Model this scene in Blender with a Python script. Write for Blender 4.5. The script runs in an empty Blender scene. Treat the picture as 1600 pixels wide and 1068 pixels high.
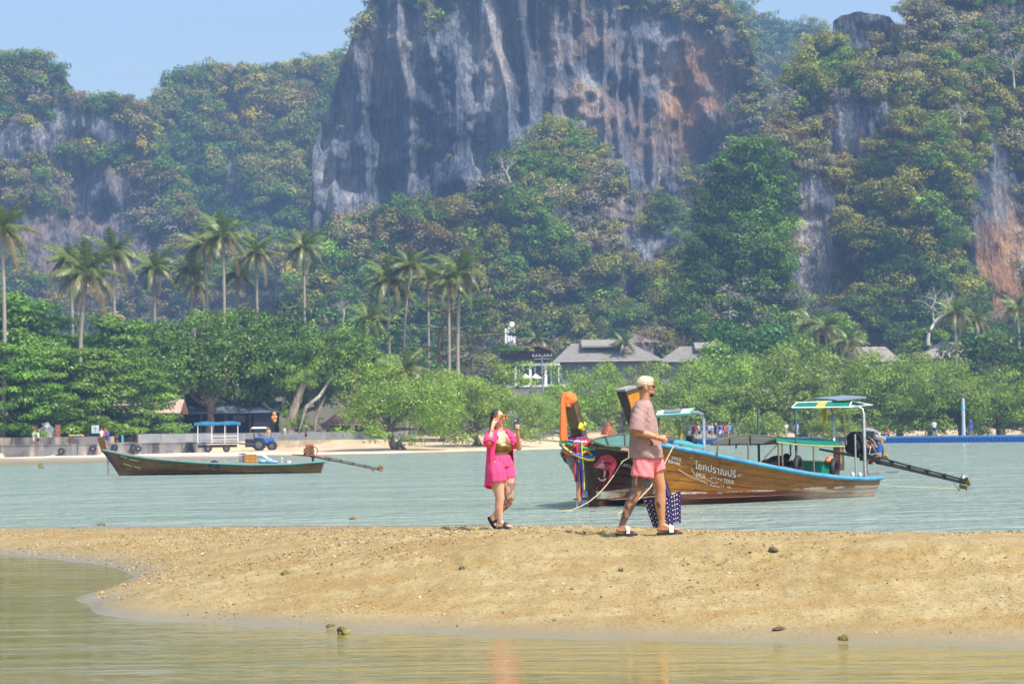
import bpy, bmesh, math, random
import numpy as np
from mathutils import Vector, Matrix, Euler
SC = bpy.context.scene
COL = SC.collection
R = math.radians
# ---------------------------------------------------------------- camera
CAM = Vector((0.0, 0.0, 1.9))
FPX = 3778.0                       # focal length in pixels of a 1600 px wide frame
PITCH = math.atan(141 / FPX); ROLL = R(0.8)
_F = Vector((0, math.cos(PITCH), math.sin(PITCH)))
_U0 = Vector((0, -math.sin(PITCH), math.cos(PITCH))); _R0 = Vector((1, 0, 0))
CU = _U0 * math.cos(ROLL) + _R0 * math.sin(ROLL)
CR = _R0 * math.cos(ROLL) - _U0 * math.sin(ROLL)
cd = bpy.data.cameras.new('camera'); cam = bpy.data.objects.new('camera', cd); COL.objects.link(cam)
cd.sensor_width = 36; cd.lens = 36 * FPX / 1600
cd.clip_start = 0.5; cd.clip_end = 6000
cd.dof.use_dof = True; cd.dof.focus_distance = 30; cd.dof.aperture_fstop = 6.3
cam.matrix_world = Matrix(((CR.x, CU.x, -_F.x, CAM.x), (CR.y, CU.y, -_F.y, CAM.y), (CR.z, CU.z, -_F.z, CAM.z), (0, 0, 0, 1)))
SC.camera = cam
# ---------------------------------------------------------------- sky, sun, exposure
SUN_EL = R(57); SUN_AZ = math.atan2(0.66, -0.60)          # azimuth measured from +Y towards +X
w = bpy.data.worlds.new('World'); SC.world = w; w.use_nodes = True
nt = w.node_tree
sky = nt.nodes.new('ShaderNodeTexSky'); sky.sky_type = 'NISHITA'; sky.sun_disc = False
sky.sun_elevation = SUN_EL; sky.sun_rotation = SUN_AZ; sky.air_density = 1.0; sky.dust_density = 3.0; sky.ozone_density = 1.0
bg = nt.nodes['Background']; bg.inputs['Strength'].default_value = 0.15
nt.links.new(sky.outputs[0], bg.inputs['Color'])
sl = bpy.data.lights.new('sun', 'SUN'); sl.energy = 4.2; sl.angle = R(0.5); sl.color = (1.0, 0.94, 0.84)
sun = bpy.data.objects.new('sun', sl); COL.objects.link(sun)
_sd = Vector((math.sin(SUN_AZ) * math.cos(SUN_EL), math.cos(SUN_AZ) * math.cos(SUN_EL), math.sin(SUN_EL)))
sun.rotation_euler = _sd.to_track_quat('Z', 'Y').to_euler(); sun.location = (-60, -40, 120)
SC.view_settings.view_transform = 'Standard'; SC.view_settings.look = 'None'
SC.view_settings.exposure = 0.65; SC.view_settings.gamma = 1.0; SC.view_settings.use_curve_mapping = False
SC.cycles.use_denoising = True
SC.cycles.max_bounces = 7; SC.cycles.transparent_max_bounces = 12; SC.cycles.volume_bounces = 0
SC.cycles.sample_clamp_indirect = 6
HAZE_DENSITY = 0.00042; HAZE_COLOR = (0.36, 0.60, 1.0)

# ---------------------------------------------------------------- pixel helpers (photo pixels -> places in the world)
def P(px, py, d):
    v = _F + CR * ((px - 800) / FPX) + CU * ((534 - py) / FPX)
    return CAM + v * (d / v.y)
def G(px, py, z=0.0):
    v = _F + CR * ((px - 800) / FPX) + CU * ((534 - py) / FPX)
    return CAM + v * ((z - CAM.z) / v.z)
def PX(p):
    v = Vector(p) - CAM; w_ = v.dot(_F)
    return 800 + FPX * v.dot(CR) / w_, 534 - FPX * v.dot(CU) / w_
_A = np.array([CR[:], CU[:], _F[:]])
def PXn(p):
    q = (np.asarray(p) - np.array(CAM[:])) @ _A.T
    return 800 + FPX * q[:, 0] / q[:, 2], 534 - FPX * q[:, 1] / q[:, 2]

# ---------------------------------------------------------------- object helpers
def tag(o, label=None, cat=None, group=None, kind=None):
    if label: o['label'] = label
    if cat: o['category'] = cat
    if group: o['group'] = group
    if kind: o['kind'] = kind
    return o
def link(name, me, parent=None, loc=None, rz=0.0):
    o = bpy.data.objects.new(name, me); COL.objects.link(o)
    if parent is not None: o.parent = parent
    if loc is not None: o.location = loc
    if rz: o.rotation_euler = (0, 0, rz)
    return o
def thing(name, label, cat, loc=(0, 0, 0), rz=0.0, group=None):
    o = link(name, None, None, loc, rz); o.empty_display_size = 0.2
    return tag(o, label, cat, group)
def copy_tree(o, parent=None):
    c = o.copy(); COL.objects.link(c)
    c.parent = parent
    for ch in list(o.children): copy_tree(ch, c)
    return c
def set_mats(me, m):
    for x in (m if isinstance(m, (list, tuple)) else [m]): me.materials.append(x)

class MB:
    """collects simple solids and links them as one mesh object"""
    def __init__(s): s.v = []; s.f = []; s.mi = []; s.sm = []; s.m = 0
    def add(s, vs, fs, smooth=False):
        b = len(s.v); s.v += [tuple(x) for x in vs]
        for f in fs: s.f.append(tuple(b + i for i in f)); s.mi.append(s.m); s.sm.append(smooth)
        return s
    def box(s, c, size, rot=None, taper=(1, 1)):
        hx, hy, hz = size[0] / 2, size[1] / 2, size[2] / 2
        vs = []
        for z, t in ((-hz, (1, 1)), (hz, taper)):
            for x, y in ((-hx, -hy), (hx, -hy), (hx, hy), (-hx, hy)): vs.append(Vector((x * t[0], y * t[1], z)))
        if rot is not None:
            m = rot if isinstance(rot, Matrix) else Euler(rot).to_matrix()
            vs = [m @ x for x in vs]
        c = Vector(c)
        return s.add([x + c for x in vs], [(3, 2, 1, 0), (4, 5, 6, 7), (0, 1, 5, 4), (1, 2, 6, 5), (2, 3, 7, 6), (3, 0, 4, 7)])
    def tube(s, pts, r, seg=8, cap=True, smooth=True, flat=None):
        pts = [Vector(p) for p in pts]; n = len(pts)
        rs = r if isinstance(r, (list, tuple)) else [r] * n
        up = Vector((0.13, 0.21, 0.97)); vs = []
        for i, p in enumerate(pts):
            t = (pts[min(i + 1, n - 1)] - pts[max(i - 1, 0)])
            if t.length < 1e-9: t = Vector((0, 0, 1))
            t.normalize()
            if abs(t.dot(up)) > 0.95: a = t.cross(Vector((1, 0.05, 0)))
            else: a = t.cross(up)
            a.normalize(); b = t.cross(a)
            for k in range(seg):
                an = 2 * math.pi * k / seg
                vs.append(p + a * (math.cos(an) * rs[i]) + b * (math.sin(an) * rs[i] * (flat or 1)))
        fs = [(i * seg + k, i * seg + (k + 1) % seg, (i + 1) * seg + (k + 1) % seg, (i + 1) * seg + k) for i in range(n - 1) for k in range(seg)]
        s.add(vs, fs, smooth)
        if cap:
            s.add(vs[:seg], [tuple(range(seg))[::-1]]); s.add(vs[-seg:], [tuple(range(seg))])
        return s
    def cyl(s, a, b, r, seg=12, r2=None, smooth=True): return s.tube([a, b], [r, r if r2 is None else r2], seg, True, smooth)
    def ball(s, c, r, seg=10, rings=7, rot=None):
        c = Vector(c); r = Vector(r) if not isinstance(r, (int, float)) else Vector((r, r, r))
        m = Euler(rot).to_matrix() if rot else None
        vs = []
        for i in range(rings + 1):
            th = math.pi * i / rings
            for k in range(seg):
                ph = 2 * math.pi * k / seg
                q = Vector((r.x * math.sin(th) * math.cos(ph), r.y * math.sin(th) * math.sin(ph), r.z * math.cos(th)))
                vs.append(c + (m @ q if m else q))
        fs = [(i * seg + k, (i + 1) * seg + k, (i + 1) * seg + (k + 1) % seg, i * seg + (k + 1) % seg) for i in range(rings) for k in range(seg)]
        return s.add(vs, fs, True)
    def torus(s, c, R_, r, axis='y', seg=20, sub=8, arc=(0, 2 * math.pi)):
        full = abs(arc[1] - arc[0] - 2 * math.pi) < 1e-6
        vs = []; c = Vector(c); n = seg if full else seg + 1
        for i in range(n):
            a = arc[0] + (arc[1] - arc[0]) * i / seg
            for k in range(sub):
                b = 2 * math.pi * k / sub
                q = (R_ + r * math.cos(b))
                x, y, z = q * math.cos(a), r * math.sin(b), q * math.sin(a)
                vs.append(c + (Vector((x, y, z)) if axis == 'y' else Vector((y, x, z)) if axis == 'x' else Vector((x, z, y))))
        fs = [(i * sub + k, i * sub + (k + 1) % sub, ((i + 1) % n) * sub + (k + 1) % sub, ((i + 1) % n) * sub + k) for i in range(seg) for k in range(sub)]
        return s.add(vs, fs, True)
    def prism(s, poly, d, off=(0, 0, 0), plane='xz'):
        """polygon in a plane extruded by d along the third axis, from off"""
        o = Vector(off); n = len(poly)
        def q(a, b, t): return o + (Vector((a, t, b)) if plane == 'xz' else Vector((t, a, b)) if plane == 'yz' else Vector((a, b, t)))
        vs = [q(a, b, 0) for a, b in poly] + [q(a, b, d) for a, b in poly]
        return s.add(vs, [tuple(range(n)), tuple(range(2 * n - 1, n - 1, -1))] + [(i, (i + 1) % n, n + (i + 1) % n, n + i) for i in range(n)])
    def grid(s, rows, smooth=True, close=False):
        n = len(rows[0]); vs = [p for r_ in rows for p in r_]
        fs = []
        for i in range(len(rows) - 1):
            for k in range(n if close else n - 1):
                fs.append((i * n + k, i * n + (k + 1) % n, (i + 1) * n + (k + 1) % n, (i + 1) * n + k))
        return s.add(vs, fs, smooth)
    def mesh(s, name, mats):
        me = bpy.data.meshes.new(name); me.from_pydata(s.v, [], s.f)
        me.polygons.foreach_set('material_index', s.mi); me.polygons.foreach_set('use_smooth', s.sm)
        bm = bmesh.new(); bm.from_mesh(me); bmesh.ops.recalc_face_normals(bm, faces=bm.faces); bm.to_mesh(me); bm.free()
        set_mats(me, mats); me.update(); return me
    def build(s, name, mats, parent=None, loc=None, rz=0.0): return link(name, s.mesh(name, mats), parent, loc, rz)

def np_mesh(name, co, faces, mats, cols=None, smooth=False):
    """faces: (n,4) or (n,3) int array"""
    me = bpy.data.meshes.new(name); co = np.ascontiguousarray(co, dtype=np.float32); faces = np.ascontiguousarray(faces, dtype=np.int32)
    k = faces.shape[1]
    me.vertices.add(len(co)); me.vertices.foreach_set('co', co.ravel())
    me.loops.add(faces.size); me.loops.foreach_set('vertex_index', faces.ravel())
    me.polygons.add(len(faces)); me.polygons.foreach_set('loop_start', np.arange(0, faces.size, k, dtype=np.int32))
    if smooth: me.polygons.foreach_set('use_smooth', np.ones(len(faces), dtype=bool))
    if cols is not None:
        for nm, c in cols.items():
            a = me.color_attributes.new(nm, 'FLOAT_COLOR', 'POINT')
            c4 = np.ones((len(co), 4), dtype=np.float32); c4[:, :3] = c
            a.data.foreach_set('color', c4.ravel())
    set_mats(me, mats); me.update(calc_edges=True)
    return me

def _h(ix, iy, iz, seed):
    n = (ix * np.uint32(374761393) + iy * np.uint32(668265263) + iz * np.uint32(2246822519) + np.uint32(seed * 3266489917 & 0xffffffff))
    n = (n ^ (n >> np.uint32(13))) * np.uint32(1274126177)
    n = n ^ (n >> np.uint32(16))
    return (n & np.uint32(0xffffff)).astype(np.float64) / 0xffffff
def vnoise(p, seed=0):
    p = np.asarray(p, dtype=np.float64); f = np.floor(p); t = p - f; t = t * t * (3 - 2 * t)
    i = f.astype(np.int64).astype(np.uint32); x, y, z = i[:, 0], i[:, 1], i[:, 2]; o = np.uint32(1)
    def L(a, b, k): return a + (b - a) * k
    c = [[_h(x + (o if a else 0), y + (o if b else 0), z, seed) for b in (0, 1)] for a in (0, 1)]
    e = [[_h(x + (o if a else 0), y + (o if b else 0), z + o, seed) for b in (0, 1)] for a in (0, 1)]
    lo = L(L(c[0][0], c[1][0], t[:, 0]), L(c[0][1], c[1][1], t[:, 0]), t[:, 1])
    hi = L(L(e[0][0], e[1][0], t[:, 0]), L(e[0][1], e[1][1], t[:, 0]), t[:, 1])
    return L(lo, hi, t[:, 2]) * 2 - 1
def fbm(p, octv=4, seed=0):
    p = np.asarray(p, dtype=np.float64); s = np.zeros(len(p)); a = 0.5
    for k in range(octv): s += a * vnoise(p * 2 ** k + k * 17.3, seed + k); a *= 0.5
    return s
def sstep(a, b, x):
    t = np.clip((x - a) / (b - a), 0, 1); return t * t * (3 - 2 * t)

# ---------------------------------------------------------------- materials
def N(nt, t, **kw):
    n = nt.nodes.new(t)
    for k, v in kw.items():
        if hasattr(n, k): setattr(n, k, v)
        else: n.inputs[k].default_value = v
    return n
def newmat(name):
    m = bpy.data.materials.new(name); m.use_nodes = True
    nt = m.node_tree; return m, nt, nt.nodes['Principled BSDF'], nt.nodes['Material Output']
def c4(c): return (c[0], c[1], c[2], 1)
def ramp(nt, fac, stops, interp='LINEAR'):
    r = nt.nodes.new('ShaderNodeValToRGB'); r.color_ramp.interpolation = interp
    e = r.color_ramp.elements
    while len(e) < len(stops): e.new(0.5)
    for k, (p, c) in enumerate(stops): e[k].position = p; e[k].color = c4(c) if len(c) == 3 else c
    nt.links.new(fac, r.inputs[0]); return r.outputs[0]
def noise(nt, scale, detail=4, vec=None, rough=0.55, dist=0.0):
    n = nt.nodes.new('ShaderNodeTexNoise'); n.inputs['Scale'].default_value = scale; n.inputs['Detail'].default_value = detail
    n.inputs['Roughness'].default_value = rough; n.inputs['Distortion'].default_value = dist
    if vec is not None: nt.links.new(vec, n.inputs['Vector'])
    return n.outputs[0]
def coords(nt, kind='Object', scale=(1, 1, 1), rot=(0, 0, 0)):
    t = nt.nodes.new('ShaderNodeTexCoord'); mp = nt.nodes.new('ShaderNodeMapping')
    mp.inputs['Scale'].default_value = scale; mp.inputs['Rotation'].default_value = rot
    nt.links.new(t.outputs[kind], mp.inputs[0]); return mp.outputs[0]
def world_pos(nt, scale=(1, 1, 1)):
    g = nt.nodes.new('ShaderNodeNewGeometry'); mp = nt.nodes.new('ShaderNodeMapping'); mp.inputs['Scale'].default_value = scale
    nt.links.new(g.outputs['Position'], mp.inputs[0]); return mp.outputs[0]
def mixc(nt, fac, a, b, mode='MIX'):
    m = nt.nodes.new('ShaderNodeMix'); m.data_type = 'RGBA'; m.blend_type = mode
    for s, v in ((0, fac), (6, a), (7, b)):
        if hasattr(v, 'links'): nt.links.new(v, m.inputs[s])
        else: m.inputs[s].default_value = v if s == 0 else c4(v)
    return m.outputs[2]
def math_(nt, op, a, b=0.0, clamp=False):
    m = nt.nodes.new('ShaderNodeMath'); m.operation = op; m.use_clamp = clamp
    for s, v in ((0, a), (1, b)):
        if hasattr(v, 'links'): nt.links.new(v, m.inputs[s])
        else: m.inputs[s].default_value = v
    return m.outputs[0]
def bump(nt, b, h, strength=0.3, dist=0.02):
    n = nt.nodes.new('ShaderNodeBump'); n.inputs['Strength'].default_value = strength; n.inputs['Distance'].default_value = dist
    nt.links.new(h, n.inputs['Height']); nt.links.new(n.outputs[0], b.inputs['Normal']); return n
_cache = {}
def pm(name, col, rough=0.6, var=0.18, scale=9, bmp=0.15, metal=0.0, col2=None, spec=0.4, stretch=(1, 1, 1), detail=4):
    """plain painted or natural surface with mottled colour and fine relief"""
    if name in _cache: return _cache[name]
    m, nt, b, o = newmat(name); v = coords(nt, 'Object', stretch)
    n = noise(nt, scale, detail, v)
    a = tuple(x * (1 - var) for x in col); z = col2 if col2 else tuple(min(1, x * (1 + var)) for x in col)
    nt.links.new(ramp(nt, n, [(0.32, a), (0.68, z)]), b.inputs['Base Color'])
    b.inputs['Roughness'].default_value = rough; b.inputs['Metallic'].default_value = metal; b.inputs['Specular IOR Level'].default_value = spec
    if bmp: bump(nt, b, noise(nt, scale * 4, 3, v), bmp, 0.02)
    _cache[name] = m; return m
def foliage_mat(name, trans=0.28, rough=0.45, jitter=0.25, spec=0.35, tinted=False):
    m, nt, b, o = newmat(name)
    at = N(nt, 'ShaderNodeVertexColor', layer_name='Col')
    oi = nt.nodes.new('ShaderNodeObjectInfo')
    hs = nt.nodes.new('ShaderNodeHueSaturation'); hs.inputs['Saturation'].default_value = 1.05
    nt.links.new(tint_mix(nt, at.outputs[0]) if tinted else at.outputs[0], hs.inputs['Color'])
    nt.links.new(math_(nt, 'ADD', math_(nt, 'MULTIPLY', oi.outputs['Random'], jitter), 1 - jitter / 2), hs.inputs['Value'])
    nt.links.new(math_(nt, 'ADD', math_(nt, 'MULTIPLY', oi.outputs['Random'], 0.03), 0.485), hs.inputs['Hue'])
    nt.links.new(hs.outputs[0], b.inputs['Base Color']); b.inputs['Roughness'].default_value = rough; b.inputs['Specular IOR Level'].default_value = spec
    t = nt.nodes.new('ShaderNodeBsdfTranslucent'); nt.links.new(mixc(nt, 1.0, hs.outputs[0], (1.0, 1.0, 0.45), 'MULTIPLY'), t.inputs[0])
    mx = nt.nodes.new('ShaderNodeMixShader'); mx.inputs[0].default_value = trans
    nt.links.new(b.outputs[0], mx.inputs[1]); nt.links.new(t.outputs[0], mx.inputs[2]); nt.links.new(mx.outputs[0], o.inputs[0])
    return m
# ================================================================ SETTING: water, sandbar, beach, hills
def water_mat(name, base, base2, rough, sx, sy, bstr, big, bd=0.12, th=0.0):
    m, nt, b, o = newmat(name)
    p = world_pos(nt, (sx, sy, 1)); p2 = world_pos(nt, (big[0], big[1], 1)); p3 = world_pos(nt, (sx * 4.3, sy * 4.3, 1))
    h = math_(nt, 'ADD', noise(nt, 1.0, 3, p, 0.6, 0.4), math_(nt, 'ADD', math_(nt, 'MULTIPLY', noise(nt, 1.0, 2, p2), 1.5), math_(nt, 'MULTIPLY', noise(nt, 1.0, 2, p3), 0.22)))
    bump(nt, b, h, bstr, bd)
    nt.links.new(ramp(nt, noise(nt, 1.0, 4, world_pos(nt, (big[0] * 0.6, big[1] * 0.6, 1))), [(0.35, base), (0.65, base2)]), b.inputs['Base Color'])
    b.inputs['Roughness'].default_value = rough; b.inputs['IOR'].default_value = 1.33; b.inputs['Specular IOR Level'].default_value = 0.5
    return m
M_sea = water_mat('sea_water_mat', (0.225, 0.295, 0.255), (0.275, 0.345, 0.295), 0.15, 1.0, 1.1, 1.0, (0.16, 0.22), 0.60)
M_pond = water_mat('tidal_pool_water_mat', (0.19, 0.165, 0.040), (0.23, 0.20, 0.06), 0.05, 0.55, 2.6, 0.36, (0.22, 0.9), 0.05)

def flat(name, pts, mat, z=0.0, kind='structure'):
    me = bpy.data.meshes.new(name); me.from_pydata([(x, y, z) for x, y in pts], [], [tuple(range(len(pts)))]); set_mats(me, mat)
    return tag(link(name, me), kind=kind)
_mid = [(P(x, 600, d).x, d) for x, d in ((-700, 45.5), (-300, 45.5), (0, 45.5), (150, 42), (300, 38), (700, 33), (1600, 29), (2400, 27))]
flat('sea', _mid + [(60, 27), (900, 420), (-900, 420), (-420, 62), (-60, 45.5)], M_sea)
flat('tidal_pool', _mid[::-1] + [(-60, 45.5), (-60, 2), (60, 2), (60, 27)], M_pond)
flat('seabed', [(-1150, -30), (1150, -30), (1150, 1300), (-1150, 1300)], pm('seabed_mud', (0.16, 0.13, 0.08), 0.9, scale=0.2), -.9)

# ---- sandbar --------------------------------------------------------------
_near = [(-700, 852), (-300, 859), (0, 867), (60, 871), (100, 875), (140, 881), (165, 887), (190, 894), (197, 899), (190, 906), (170, 912), (148, 922), (130, 930), (127, 936), (140, 946),
         (175, 957), (270, 970), (400, 977), (500, 981), (640, 986), (800, 993), (1000, 998), (1200, 1002), (1400, 1007), (1600, 1010), (2000, 1014), (2600, 1018)]
_far = [(2600, 836), (1600, 830), (1450, 831), (1300, 829), (1180, 829), (1090, 827), (1000, 823), (900, 821), (785, 820), (600, 820), (400, 821), (200, 821), (0, 822), (-700, 824)]
SB = np.array([G(x, y, 0)[:2] for x, y in _near + _far])
def sdf_poly(p, poly):
    d = np.full(len(p), 1e9); ins = np.zeros(len(p), dtype=bool)
    for a, b in zip(poly, np.roll(poly, -1, axis=0)):
        e = b - a; w_ = p - a; t = np.clip((w_ @ e) / (e @ e), 0, 1)
        d = np.minimum(d, np.hypot(*(w_ - t[:, None] * e).T))
        c = ((a[1] > p[:, 1]) != (b[1] > p[:, 1]))
        with np.errstate(divide='ignore', invalid='ignore'): xx = (b[0] - a[0]) * (p[:, 1] - a[1]) / (b[1] - a[1]) + a[0]
        ins ^= c & (p[:, 0] < xx)
    return np.where(ins, d, -d)
_fp = [(x, G(x, y, 0).y) for x, y in _far[::-1]]; FAR = ([a for a, b in _fp], [b for a, b in _fp])
PRINTS = []
_rp = np.random.default_rng(12)
for (xa, da), (xb, db), n_ in (((250, 36), (770, 33.9), 26), ((560, 30), (985, 27.5), 22), ((1050, 25.5), (1640, 24.5), 20), ((300, 29), (900, 25.6), 20), ((900, 31), (1500, 30), 18)):
    for i_ in range(n_):
        t_ = i_ / n_; d_ = da + (db - da) * t_ + (.09 if i_ % 2 else -.09) + _rp.normal() * .05; x_ = xa + (xb - xa) * t_ + _rp.normal() * 3; PRINTS.append(((x_ - 800) / FPX * d_, d_))
def sand_z(p, fine=True):
    p = np.asarray(p, dtype=float); s = sdf_poly(p, SB) + 0.35 * fbm(np.c_[p * [0.7, 0.35], np.zeros(len(p))], 3, 5) * 1.0
    cap = np.interp(p[:, 1], [15, 27.4, 33.7, 40, 46, 54], [.73, .73, .57, .29, .10, .05])
    pxa = 800 + p[:, 0] / p[:, 1] * FPX; dfar = np.interp(pxa, *FAR)
    cap = np.minimum(cap, np.maximum(1.9 * (1 - p[:, 1] / dfar) - .03, .03))
    rise = np.clip(s, 0, None)
    t = np.clip(rise / 5.2, 0, 1); z = cap * (1 - (1 - t) ** 1.7)
    z = np.minimum(z, 0.012 + rise * 0.16)
    z = np.where(s < 0, np.maximum(s * 0.12, -0.5), z)
    if fine:
        q = np.c_[p, np.zeros(len(p))]
        amp = sstep(0.1, 1.2, s)
        lump = fbm(q * [3.2, 1.7, 1], 4, 21) * 0.030 + fbm(q * [9, 6, 1], 3, 31) * 0.016 + fbm(q * [.5, .35, 1], 3, 41) * 0.035
        for fx, fy in PRINTS:
            k_ = np.abs(p[:, 1] - fy) < .4; k_[k_] = np.abs(p[k_, 0] - fx) < .6
            if k_.any():
                r_ = ((p[k_, 0] - fx) / .15) ** 2 + ((p[k_, 1] - fy) / .10) ** 2; z[k_] += -.035 * np.exp(-r_) + .022 * np.exp(-(r_ - 2.6) ** 2)
        z = z + lump * amp + 0.004 * fbm(q * [4, 2, 1], 2, 51) * (s > 0)
    return z
uu = np.concatenate([np.linspace(-760, -60, 70), np.linspace(-56, 1656, 520), np.linspace(1662, 2660, 90)]); nu, nd = len(uu), 330
uu = uu; dd = 17.5 * (60 / 17.5) ** np.linspace(0, 1, nd)
UU, DD = np.meshgrid(uu, dd)
XX = (UU - 800) / FPX * DD
pts = np.c_[XX.ravel(), DD.ravel()]
zz = sand_z(pts)
idx = np.arange(nu * nd).reshape(nd, nu)
F4 = np.stack([idx[:-1, :-1], idx[:-1, 1:], idx[1:, 1:], idx[1:, :-1]], -1).reshape(-1, 4)
keep = zz[F4].max(1) > -0.25
def sand_mat():
    m, nt, b, o = newmat('sand_mat')
    g = nt.nodes.new('ShaderNodeNewGeometry'); sx = nt.nodes.new('ShaderNodeSeparateXYZ'); nt.links.new(g.outputs['Position'], sx.inputs[0])
    p = world_pos(nt, (1, 0.55, 1)); fine = world_pos(nt, (1, 0.7, 1))
    big = noise(nt, 0.55, 5, p, 0.62, 0.6)
    mid = noise(nt, 3.5, 5, p, 0.65, 0.3)
    dry = ramp(nt, big, [(0.34, (0.356, 0.229, 0.079)), (0.5, (0.448, 0.305, 0.124)), (0.68, (0.494, 0.349, 0.158))])
    dark = ramp(nt, mid, [(0.40, (0.324, 0.193, 0.054)), (0.62, (0.487, 0.341, 0.149))])
    c = mixc(nt, 0.5, dry, dark); bnd = noise(nt, 1.0, 5, world_pos(nt, (.35, 1.1, 1)), .6, .8); c = mixc(nt, ramp(nt, bnd, [(.46, (0, 0, 0)), (.60, (.75,) * 3)]), c, (.36, .205, .06))
    gr = noise(nt, 26, 3, fine, 0.7)
    c = mixc(nt, ramp(nt, gr, [(0.36, (1, 1, 1)), (0.45, (0, 0, 0))]), c, (0.232, 0.131, 0.037))
    c = mixc(nt, ramp(nt, noise(nt, 34, 2, fine, 0.6), [(0.66, (0, 0, 0)), (0.72, (1, 1, 1))]), c, (0.541, 0.407, 0.219))
    zn = math_(nt, 'ADD', sx.outputs[2], math_(nt, 'MULTIPLY', math_(nt, 'SUBTRACT', noise(nt, 1.6, 3, p), 0.5), 0.05))
    wet = ramp(nt, zn, [(0.02, (1, 1, 1)), (0.14, (0, 0, 0))])
    c = mixc(nt, math_(nt, 'MULTIPLY', wet, 0.9), c, (0.285, 0.207, 0.100))
    c = mixc(nt, 1.0, c, (.74, .86, 1.03), 'MULTIPLY'); nt.links.new(c, b.inputs['Base Color'])
    nt.links.new(ramp(nt, wet, [(0.3, (0.9,) * 3), (1.0, (0.28,) * 3)]), b.inputs['Roughness']); b.inputs['Specular IOR Level'].default_value = 0.3
    h = math_(nt, 'ADD', noise(nt, 9, 5, fine, 0.7), math_(nt, 'MULTIPLY', noise(nt, 40, 2, fine), 0.4))
    bump(nt, b, math_(nt, 'MULTIPLY', h, math_(nt, 'SUBTRACT', 1.0, math_(nt, 'MULTIPLY', wet, 0.85))), 0.9, 0.035)
    return m
M_sand = sand_mat()
tag(link('sandbar', np_mesh('sandbar', np.c_[pts, zz], F4[keep], M_sand, smooth=True)), kind='structure')

def scatter(name, pts_, scl, rot, tint, templates, squash=None):
    """many small look-alikes of natural stuff, set by geometry nodes on a cloud of points"""
    n = len(pts_); me = bpy.data.meshes.new(name); me.vertices.add(n); me.vertices.foreach_set('co', np.ascontiguousarray(pts_, np.float32).ravel())
    a = me.attributes.new('scl', 'FLOAT_VECTOR', 'POINT'); a.data.foreach_set('vector', np.ascontiguousarray(scl, np.float32).ravel())
    a = me.attributes.new('rot', 'FLOAT_VECTOR', 'POINT'); a.data.foreach_set('vector', np.ascontiguousarray(rot, np.float32).ravel())
    a = me.attributes.new('tint', 'FLOAT_VECTOR', 'POINT'); a.data.foreach_set('vector', np.ascontiguousarray(tint, np.float32).ravel())
    o = link(name, me); g = bpy.data.node_groups.new(name, 'GeometryNodeTree')
    g.interface.new_socket('Geometry', in_out='INPUT', socket_type='NodeSocketGeometry'); g.interface.new_socket('Geometry', in_out='OUTPUT', socket_type='NodeSocketGeometry')
    gi, go = g.nodes.new('NodeGroupInput'), g.nodes.new('NodeGroupOutput'); L = g.links.new
    join = g.nodes.new('GeometryNodeJoinGeometry')
    for t in templates:
        oi = g.nodes.new('GeometryNodeObjectInfo'); oi.inputs['Object'].default_value = t; oi.inputs['As Instance'].default_value = True; L(oi.outputs['Geometry'], join.inputs[0])
    ip = g.nodes.new('GeometryNodeInstanceOnPoints'); L(gi.outputs[0], ip.inputs['Points']); L(join.outputs[0], ip.inputs['Instance'])
    ip.inputs['Pick Instance'].default_value = True
    rv = g.nodes.new('FunctionNodeRandomValue'); rv.data_type = 'INT'; rv.inputs['Min'].default_value = 0
    for sck in rv.inputs:
        if sck.name == 'Max' and sck.type == 'INT': sck.default_value = len(templates) - 1
        if sck.name == 'Min' and sck.type == 'INT': sck.default_value = 0
    L([q for q in rv.outputs if q.type == 'INT'][0], ip.inputs['Instance Index'])
    for nm, sock in (('scl', 'Scale'), ('rot', 'Rotation')):
        na = g.nodes.new('GeometryNodeInputNamedAttribute'); na.data_type = 'FLOAT_VECTOR'; na.inputs['Name'].default_value = nm; L([q for q in na.outputs if q.name == 'Attribute' and q.enabled][0], ip.inputs[sock])
    L(ip.outputs[0], go.inputs[0])
    md = o.modifiers.new('scatter', 'NODES'); md.node_group = g
    return tag(o, kind='stuff')
def template(me): return bpy.data.objects.new(me.name, me)             # a shape the scatter draws from; not itself in the scene
def tint_mix(nt, col=None):
    at = nt.nodes.new('ShaderNodeAttribute'); at.attribute_type = 'INSTANCER'; at.attribute_name = 'tint'
    return at.outputs['Color'] if col is None else mixc(nt, 1.0, col, at.outputs['Color'], 'MULTIPLY')
# ---- small lumps (worm casts, shells, crumbs of sand) scattered over the bar: nobody could count them
rng = np.random.default_rng(4)
def lumps(n, seed, smin, smax, cols, zsel):
    r = np.random.default_rng(seed)
    u = r.uniform(-60, 1660, n * 3); d = 20 + (50 - 20) * r.random(n * 3) ** 0.85
    p = np.c_[(u - 800) / FPX * d, d]; z = sand_z(p, False); s = sdf_poly(p, SB)
    q = np.c_[p * [0.9, 0.5], np.zeros(len(p))]
    dens = sstep(-0.05, 0.4, fbm(q, 4, 77)) * .5 + .03
    ridge = sstep(25.5, 31, p[:, 1]) * 1.0 * sstep(-0.35, 0.1, fbm(q * 0.6, 3, 13))
    k = (s > 0.15) & (r.random(len(p)) < np.clip(dens + ridge, 0, 1)); p = p[k][:n]; z = sand_z(p, True); m = len(p)
    sz = smin + (smax - smin) * r.random(m) ** 3
    col = np.array(cols)[r.integers(0, len(cols), m)] * r.uniform(.7, 1.2, (m, 1))
    return np.c_[p, z + sz * .25], sz[:, None] * r.uniform(.6, 1.4, (m, 3)), np.c_[r.uniform(-.5, .5, (m, 2)), r.uniform(0, 6.28, m)], col
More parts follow.
